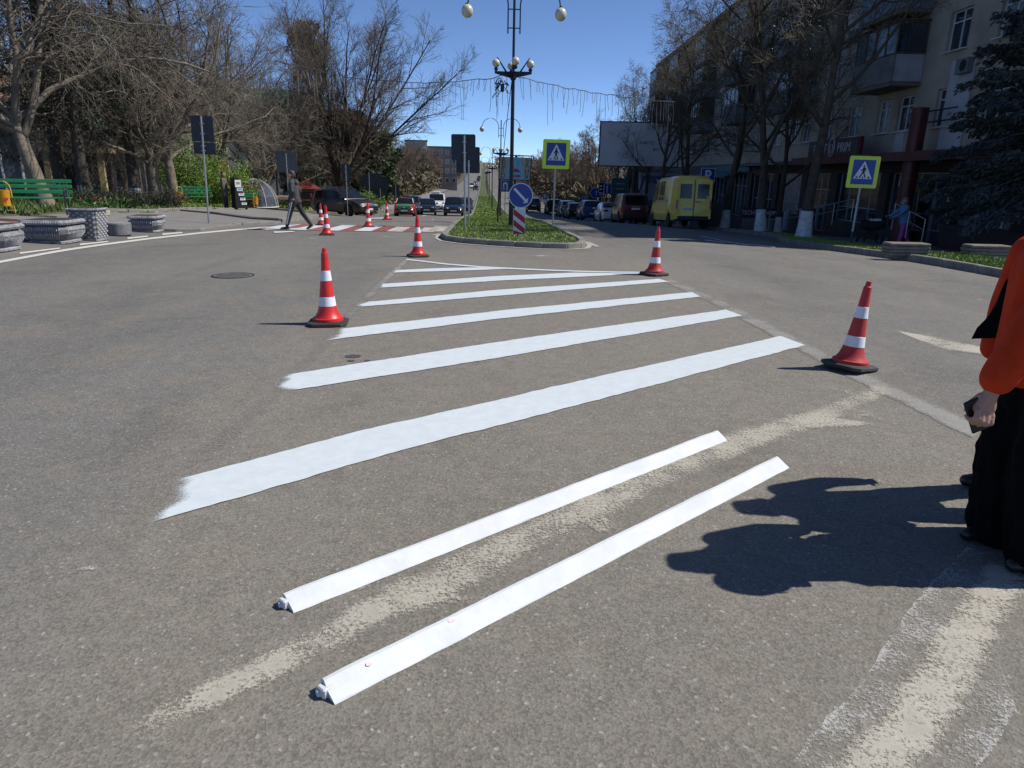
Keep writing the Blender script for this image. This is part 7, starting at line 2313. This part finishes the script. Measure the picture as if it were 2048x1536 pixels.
# body under the clothes, then clothing
bodych = [[((.03, 0, .95), .12), ((.0, 0, 1.2), .13), ((-.01, 0, 1.42), .10), ((-.04, 0, 1.52), .055)],
          [((.02, -.09, .9), .08), ((-.14, -.10, .50), .055), ((-.25, -.10, .10), .04)], [((.04, .09, .9), .08), ((.17, .09, .50), .055), ((.43, .10, .13), .04)]]
blob('body', bodych, SKIN, wk_, .02)
blob('trousers', [[((.03, 0, .95), .145), ((.02, -.08, .84), .10), ((-.10, -.10, .52), .073), ((-.235, -.10, .12), .055)], [((.03, 0, .92), .14), ((.06, .08, .82), .10), ((.20, .09, .52), .072), ((.44, .10, .17), .052)]], TROUS, wk_, .016)
blob('jacket', [[((.03, 0, .88), .155), ((.01, 0, 1.15), .16), ((.0, 0, 1.36), .145), ((-.01, 0, 1.44), .09)], [((.0, -.17, 1.40), .075), ((.02, -.23, 1.16), .062), ((-.22, -.19, 1.06), .05)], [((.0, .17, 1.40), .075), ((.12, .24, 1.16), .062), ((-.03, .24, .94), .05)],
               [((.09, 0, 1.44), .075), ((.12, .05, 1.40), .06), ((.12, -.05, 1.40), .06)], [((-.10, .05, .86), .07), ((.14, .04, .84), .08)], [((-.14, -.06, .84), .055), ((-.06, -.06, 1.0), .07)]], JACK, wk_, .017)
head(wk_, (-.05, 0, 1.60), (-1, -.05, -.12), HAIR, s=1.06, neck=(-.01, 0, 1.42))
h = hand_simple(wk_, (-.25, -.18, 1.06), (-1, .1, .1), (0, 0, 1), SKIN, 1.05)
hand_simple(wk_, (-.06, .24, .90), (-.3, 0, -1), (-1, 0, 0), SKIN, 1.0)
for sgy, P in ((-.155, [(-.0, -.185, .84), (-.10, -.178, .55), (-.225, -.158, .16)]),):
    MB().add([(p[0] + dx, p[1], p[2]) for p in P for dx in (-.022, .022)], [(0, 1, 3, 2), (2, 3, 5, 4)]).build('side_stripe', S_WHITE, wk_)
SHOE = M('black_shoe', (.018, .016, .016), .6, var=.2)
SOLE = M('white_sole', (.55, .50, .46), .7)
shoe(wk_, (-.20, -.10, .0), (-.41, -.11, .0), SHOE, SOLE)
s2 = shoe(wk_, (0, 0, 0), (-.19, 0, 0), SHOE, SOLE); s2.location = (.50, .10, .09); s2.rotation_euler = (0, R(-32), 0)
ph = MB().box((0, 0, 0), (.015, .075, .15), bev=.006).build('phone', BLK, loc=(x - .35, y - .17, z + 1.10), rot=(0, R(-50), R(-4))); tag(ph, 'small dark phone in the walking person hand', 'phone')

# ---- person standing by the leaflet stand
x, y, z = gp(462, 36.6)
st = thing('person', 'person in a long grey-brown coat standing beside the leaflet stand', 'person', (x - .22, y, z + .11), R(0), 'people')
COAT = M('grey_brown_coat', (.13, .11, .095), .9, var=.25, scale=9, bump=.2)
TR2 = M('dark_olive_trousers', (.05, .048, .044), .85, var=.2)
blob('body', [[((0, 0, .9), .12), ((0, 0, 1.4), .11), ((.01, 0, 1.5), .05)], [((0, -.09, .9), .08), ((0, -.09, .08), .045)], [((0, .09, .9), .08), ((0, .09, .08), .045)]], SKIN, st, .022)
blob('trousers', [[((0, -.08, .85), .10), ((.01, -.09, .48), .08), ((.0, -.09, .10), .065)], [((0, .08, .85), .10), ((.03, .09, .48), .08), ((.03, .09, .10), .065)]], TR2, st, .02)
blob('coat', [[((0, 0, .72), .17), ((0, 0, 1.1), .17), ((-.01, 0, 1.40), .15), ((0, 0, 1.48), .085)], [((0, -.19, 1.42), .08), ((.04, -.26, 1.12), .068), ((.06, -.25, .85), .055)], [((0, .19, 1.42), .08), ((.06, .24, 1.12), .068), ((.18, .18, .98), .055)]], COAT, st, .02)
head(st, (.02, 0, 1.64), (.9, -.4, 0), HAIR, SKIN_SUN, 1.05, neck=(0, 0, 1.46))
hand_simple(st, (.065, -.25, .80), (.1, 0, -1), (1, 0, 0), SKIN_SUN, 1.0); hand_simple(st, (.20, .17, .97), (1, -.3, 0), (0, 0, 1), SKIN_SUN, 1.0)
shoe(st, (-.02, -.09, 0), (.17, -.11, 0), SHOE); shoe(st, (.0, .09, 0), (.19, .08, 0), SHOE)
ls = thing('leaflet_stand', 'black leaflet stand with white posters beside the coated person', 'display stand', (x + .42, y - .05, z + .11), R(42))
MB().prism([(-.24, 0), (.36, 0), (.28, .25), (-.02, 1.45), (-.20, 1.45)], .5, (0, .25, .08), (1, 0, 0), (0, 0, 1)).build('case', BLK, ls)
for k, (w1, h1) in enumerate(((.30, .34), (.30, .16), (.28, .12), (.26, .12), (.26, .11))):
    zz = (1.26, .98, .74, .52, .30)[k]
    MB().box((.05 + (1.26 - zz) * .24 - .10, -.262, zz), (w1, .012, h1)).build('poster', S_WHITE if k != 1 else M('poster_blue', (.45, .52, .62), .6), ls)
    MB().box((.05 + (1.26 - zz) * .24 - .10, -.27, zz + .02), (w1 * .6, .006, h1 * .35)).build('poster_print', M('print_grey', (.25, .25, .28), .7), ls)
for sx in (-.2, .3): MB().lathe([(.06, -.02), (.06, .02)], 12).build('wheel', TYRE, ls, loc=(sx, -.2, .06), rot=(R(90), 0, 0))
MB().tube([(-.12, 0, 1.5), (-.14, 0, 1.62), (-.02, 0, 1.64), (.02, 0, 1.52)], .02, 6).build('handle', BLK, ls)

# ---- person pushing a pram in the shade on the right
x, y, z = gp(1797, 25.2)
wm = thing('person', 'person in a blue top and pink trousers pushing a pram', 'person', (x, y, z + .11), R(-6), 'people')
BLUE_T = M('blue_top', (.14, .27, .48), .85, var=.15, scale=6, bump=.1)
PINK_T = M('pink_trousers', (.52, .10, .38), .85, var=.12, scale=6)
blob('body', [[((.05, 0, .88), .12), ((.0, 0, 1.25), .12), ((-.03, 0, 1.38), .055)], [((.04, -.09, .85), .08), ((-.05, -.09, .08), .04)], [((.06, .09, .85), .08), ((.30, .09, .18), .04)]], SKIN, wm, .022)
blob('trousers', [[((.04, 0, .85), .15), ((.02, -.08, .72), .105), ((-.02, -.09, .42), .085), ((-.06, -.09, .10), .07)], [((.05, .0, .84), .15), ((.10, .08, .70), .105), ((.20, .09, .42), .08), ((.32, .09, .17), .065)]], PINK_T, wm, .018)
blob('top', [[((.05, 0, .80), .175), ((.04, 0, 1.05), .175), ((.0, 0, 1.28), .15), ((-.02, 0, 1.36), .08)], [((-.02, -.18, 1.28), .08), ((-.22, -.22, 1.10), .062), ((-.42, -.19, .98), .05)], [((-.02, .18, 1.28), .08), ((-.22, .22, 1.10), .062), ((-.42, .19, .98), .05)]], BLUE_T, wm, .018)
head(wm, (-.06, 0, 1.50), (-1, 0, -.15), HAIR_B, s=1.05, neck=(-.02, 0, 1.34))
for sg in (-1, 1): hand_simple(wm, (-.46, sg * .19, .965), (-1, 0, -.1), (0, -sg, 0), SKIN, 1.0, 1.1)
shoe(wm, (-.02, -.09, 0), (-.20, -.10, 0), S_WHITE); s3 = shoe(wm, (0, 0, 0), (-.18, 0, 0), S_WHITE); s3.location = (.38, .09, .10); s3.rotation_euler = (0, R(-35), 0)
pm_ = thing('pram', 'black pram with spoked wheels pushed along the right pavement', 'pram', (x - 1.05, y + .05, z + .105), R(-6))
BK = M('pram_black', (.014, .014, .016), .8, var=.2)
blob('carrycot', [[((-.30, 0, .68), .17), ((.0, 0, .66), .19), ((.30, 0, .70), .16)]], BK, pm_, .022)
hd = MB(); vs = []
for i in range(7):
    a = R(10 + 22 * i)
    for yv in (-.21, -.1, .1, .21): vs.append((-.22 - .30 * math.cos(a), yv, .72 + .36 * math.sin(a)))
hd.add(vs, [(i * 4 + j, i * 4 + j + 1, i * 4 + j + 5, i * 4 + j + 4) for i in range(6) for j in range(3)]).build('hood', BK, pm_, smooth=True)
blob('blanket', [[((.02, 0, .82), .09), ((.2, 0, .83), .08)], [((-.12, .02, .84), .07), ((-.1, -.04, .84), .06)]], S_WHITE, pm_, .02)
MB().tube([(.2, -.2, .62), (.42, -.2, .86), (.58, -.2, .97), (.58, .2, .97), (.42, .2, .86), (.2, .2, .62)], .014, 6).build('handle', BLK, pm_)
for sg in (-1, 1):
    MB().tube([(-.42, sg * .24, .14), (-.1, sg * .22, .34), (.22, sg * .22, .6)], .014, 6).build('frame_tube', BLK, pm_)
    MB().tube([(.42, sg * .24, .14), (.1, sg * .22, .34), (-.22, sg * .22, .6)], .014, 6).build('frame_tube', BLK, pm_)
    for xx, rr in ((-.46, .14), (.42, .15)):
        wl = MB().tube([(rr * math.cos(a), 0, rr * math.sin(a)) for a in [k * math.pi / 10 for k in range(21)]], .02, 6).build('wheel', TYRE, pm_, loc=(xx, sg * .25, rr + .02))
        sp = MB()
        for k in range(4):
            a = k * math.pi / 4
            sp.bar((-rr * math.cos(a), 0, -rr * math.sin(a)), (rr * math.cos(a), 0, rr * math.sin(a)), .005, 4)
        sp.build('spokes', STEEL, wl); MB().ball((0, sg * -.02, 0), .025, 8, 6).build('hub', STEEL, wl)

# ---- the person in orange at the right picture edge (standing, turned to the left)
ax, ay = 2.40, 2.80
A = thing('person', 'person in a bright orange jacket and wide black trousers cut by the right picture edge', 'person', (ax, ay, .004), R(0), 'people')
ORANGE = M('orange_jacket', (.50, .040, .008), .85, var=.12, scale=14, bump=.12, bscale=200, col2=(.42, .032, .007), spec=.2)
BLACKT = M('black_cloth', (.0035, .0035, .0045), 1.0, var=.2, scale=8, spec=.1)
blob('body', [[((.0, 0, .95), .13), ((0, 0, 1.25), .13), ((.0, 0, 1.40), .06)], [((.06, -.10, .9), .07), ((.08, -.12, .06), .04)], [((.07, .10, .9), .07), ((.09, .12, .06), .04)],
              [((-.03, -.17, 1.36), .06), ((-.25, -.20, 1.12), .048), ((-.35, -.20, .86), .034)]], SKIN, A, .018)
blob('trousers', [[((.05, 0, .95), .16), ((.06, 0, .8), .18)], [((.06, -.08, .84), .14), ((.05, -.11, .50), .145), ((.07, -.13, .20), .14), ((.08, -.13, .10), .135)], [((.07, .08, .86), .14), ((.07, .12, .50), .15), ((.09, .13, .20), .14), ((.09, .13, .10), .135)]], BLACKT, A, .016)
folds(A.children[-1], .012, 14, 2.2, 3)
blob('jacket', [[((-.0, 0, .96), .19), ((-.01, 0, 1.12), .18), ((-.02, 0, 1.30), .175), ((.0, 0, 1.37), .10)], [((-.05, -.17, 1.36), .10), ((-.23, -.20, 1.12), .088), ((-.335, -.20, .925), .070), ((-.343, -.20, .905), .068)], [((-.01, .19, 1.36), .085), ((-.0, .27, 1.12), .075), ((-.02, .27, .92), .062)]], ORANGE, A, .013)
folds(A.children[-1], .007, 9, 13, 7)
head(A, (-.02, 0, 1.53), (-1, .1, -.1), HAIR, s=1.05, long=True, neck=(0, 0, 1.36), vox=.007)
wr = Vector((-.358, -.20, .845))
dirn = Vector((-.25, .02, -.95)).normalized()
# left hand gripping a dark phone: palm, four curled fingers, thumb
HS = M('hand_skin', (.42, .235, .17), .5, var=.1, scale=30, bump=.1, bscale=120)
pal = [[(tuple(wr - dirn * .03), .030), (tuple(wr + dirn * .02), .029), (tuple(wr + dirn * .065 + Vector((.018, -.004, 0))), .026)], [(tuple(wr), .027), (tuple(wr + dirn * .065 + Vector((-.020, .004, .0))), .025)]]
for k, (o_, l) in enumerate(((.034, .058), (.013, .068), (-.009, .070), (-.030, .060))):
    p0 = wr + dirn * .082 + Vector((o_, -.016, o_ * -.35))
    p1 = p0 + Vector((-.006, -.012, -.034)) * (l / .065)
    p2 = p1 + Vector((-.010, .026, -.016)) * (l / .065)
    p3 = p2 + Vector((-.002, .022, .010)) * (l / .065)
    pal.append([(tuple(p0), .0115), (tuple(p1), .0108), (tuple(p2), .010), (tuple(p3), .009)])
t0 = wr + dirn * .02 + Vector((-.026, .012, 0)); t1 = t0 + Vector((-.026, .012, -.030)); t2 = t1 + Vector((-.006, .010, -.034))
pal.append([(tuple(t0), .016), (tuple(t1), .0125), (tuple(t2), .0095)])
blob('hand', pal, HS, A, .005, 1)
for k in range(2):
    MB().lathe([(.001, .006), (.009, .005), (.011, 0)], 12, cap=False).build('cuff_button', BLK, A, loc=(-.275 - .006 * k, -.266, .965 - .026 * k), rot=(R(97), 0, R(20)))
SHD = M('black_leather', (.010, .010, .011), .4, var=.15)
shoe(A, (.16, -.13, 0), (-.05, -.16, 0), SHD); shoe(A, (.16, .13, 0), (-.07, .12, 0), SHD)
scarf = MB(); vs = []
for i in range(9):
    t = i / 8
    vs += [(-.05 - .07 * t, .02 + .02 * t, 1.42 - .40 * t), (-.08 - .12 * t + .015 * math.sin(t * 12), .12 + .06 * t, 1.40 - .42 * t), (-.06 - .10 * t, .16 + .05 * t, 1.40 - .41 * t)]
scarf.add(vs, [(i * 3 + j, i * 3 + (j + 1) % 3, i * 3 + 3 + (j + 1) % 3, i * 3 + 3 + j) for i in range(8) for j in range(3)] + [(0, 1, 2), (26, 25, 24)]).build('scarf_end', BLACKT, A, smooth=True)
phn = thing('phone', 'dark phone in the hand of the person in orange', 'phone', (ax + wr.x + dirn.x * .085 - .008, ay + wr.y + .012, wr.z + dirn.z * .085 - .012), rot=(R(8), R(62), R(6)))
MB().box((0, 0, 0), (.155, .012, .075), bev=.005).build('case', BLK, phn); MB().box((0, .007, 0), (.14, .003, .066)).build('screen', GLASS, phn)
# ---- the companion behind, almost hidden
bx_, by_ = 3.02, 3.34
B = thing('person', 'person in dark clothes standing behind the person in orange, only one black shoe showing', 'person', (bx_, by_, .004), R(0), 'people')
DKC = M('dark_coat', (.02, .022, .028), .85, var=.2)
blob('body', [[((0, 0, .95), .13), ((0, 0, 1.42), .12), ((0, 0, 1.54), .06)], [((0, -.1, .9), .08), ((0, -.12, .06), .045)], [((0, .1, .9), .08), ((0, .12, .06), .045)]], SKIN, B, .022)
blob('trousers', [[((0, 0, .95), .15), ((0, -.09, .85), .11), ((0, -.16, .48), .085), ((0, -.20, .08), .07)], [((0, 0, .95), .15), ((0, .09, .85), .11), ((0, .14, .48), .085), ((0, .17, .08), .07)]], BLACKT, B, .02)
blob('coat', [[((0, 0, .88), .19), ((0, 0, 1.2), .18), ((0, 0, 1.44), .16), ((0, 0, 1.5), .09)], [((0, -.2, 1.46), .09), ((.02, -.29, 1.18), .07), ((-.10, -.22, 1.0), .055)], [((0, .2, 1.46), .09), ((.04, .30, 1.2), .07), ((.05, .30, 1.0), .055)]], DKC, B, .018)
folds(B.children[-1], .008, 8, 8, 5)
head(B, (-.01, 0, 1.68), (-1, 0, 0), HAIR, s=1.08, neck=(0, 0, 1.5), vox=.007)
for sg in (-1, 1): hand_simple(B, (-.12 if sg < 0 else .05, sg * .22 if sg < 0 else .30, .97 if sg < 0 else .96), (-.1, 0, -.9), (0, -sg, 0), SKIN)
shoe(B, (.04, -.20, 0), (-.23, -.22, 0), SHD, None, .05); shoe(B, (-.02, .17, 0), (-.27, .20, 0), SHD, None, .05)
# ---- small figure near the far parked cars
x, y, z = gp(1099, 74)
fp = thing('person', 'tiny far person in dark clothes walking beside the parked cars', 'person', (x, y, z), R(90), 'people')
blob('body', [[((0, 0, .95), .12), ((0, 0, 1.4), .12), ((0, 0, 1.62), .09)]], SKIN, fp, .03)
blob('clothes', [[((0, 0, .9), .15), ((0, 0, 1.2), .17), ((0, 0, 1.42), .14)], [((0, -.08, .88), .1), ((.12, -.09, .08), .06)], [((0, .08, .88), .1), ((-.1, .09, .08), .06)], [((0, -.2, 1.4), .07), ((0, -.26, .9), .05)], [((0, .2, 1.4), .07), ((0, .26, .9), .05)]], DKC, fp, .03)
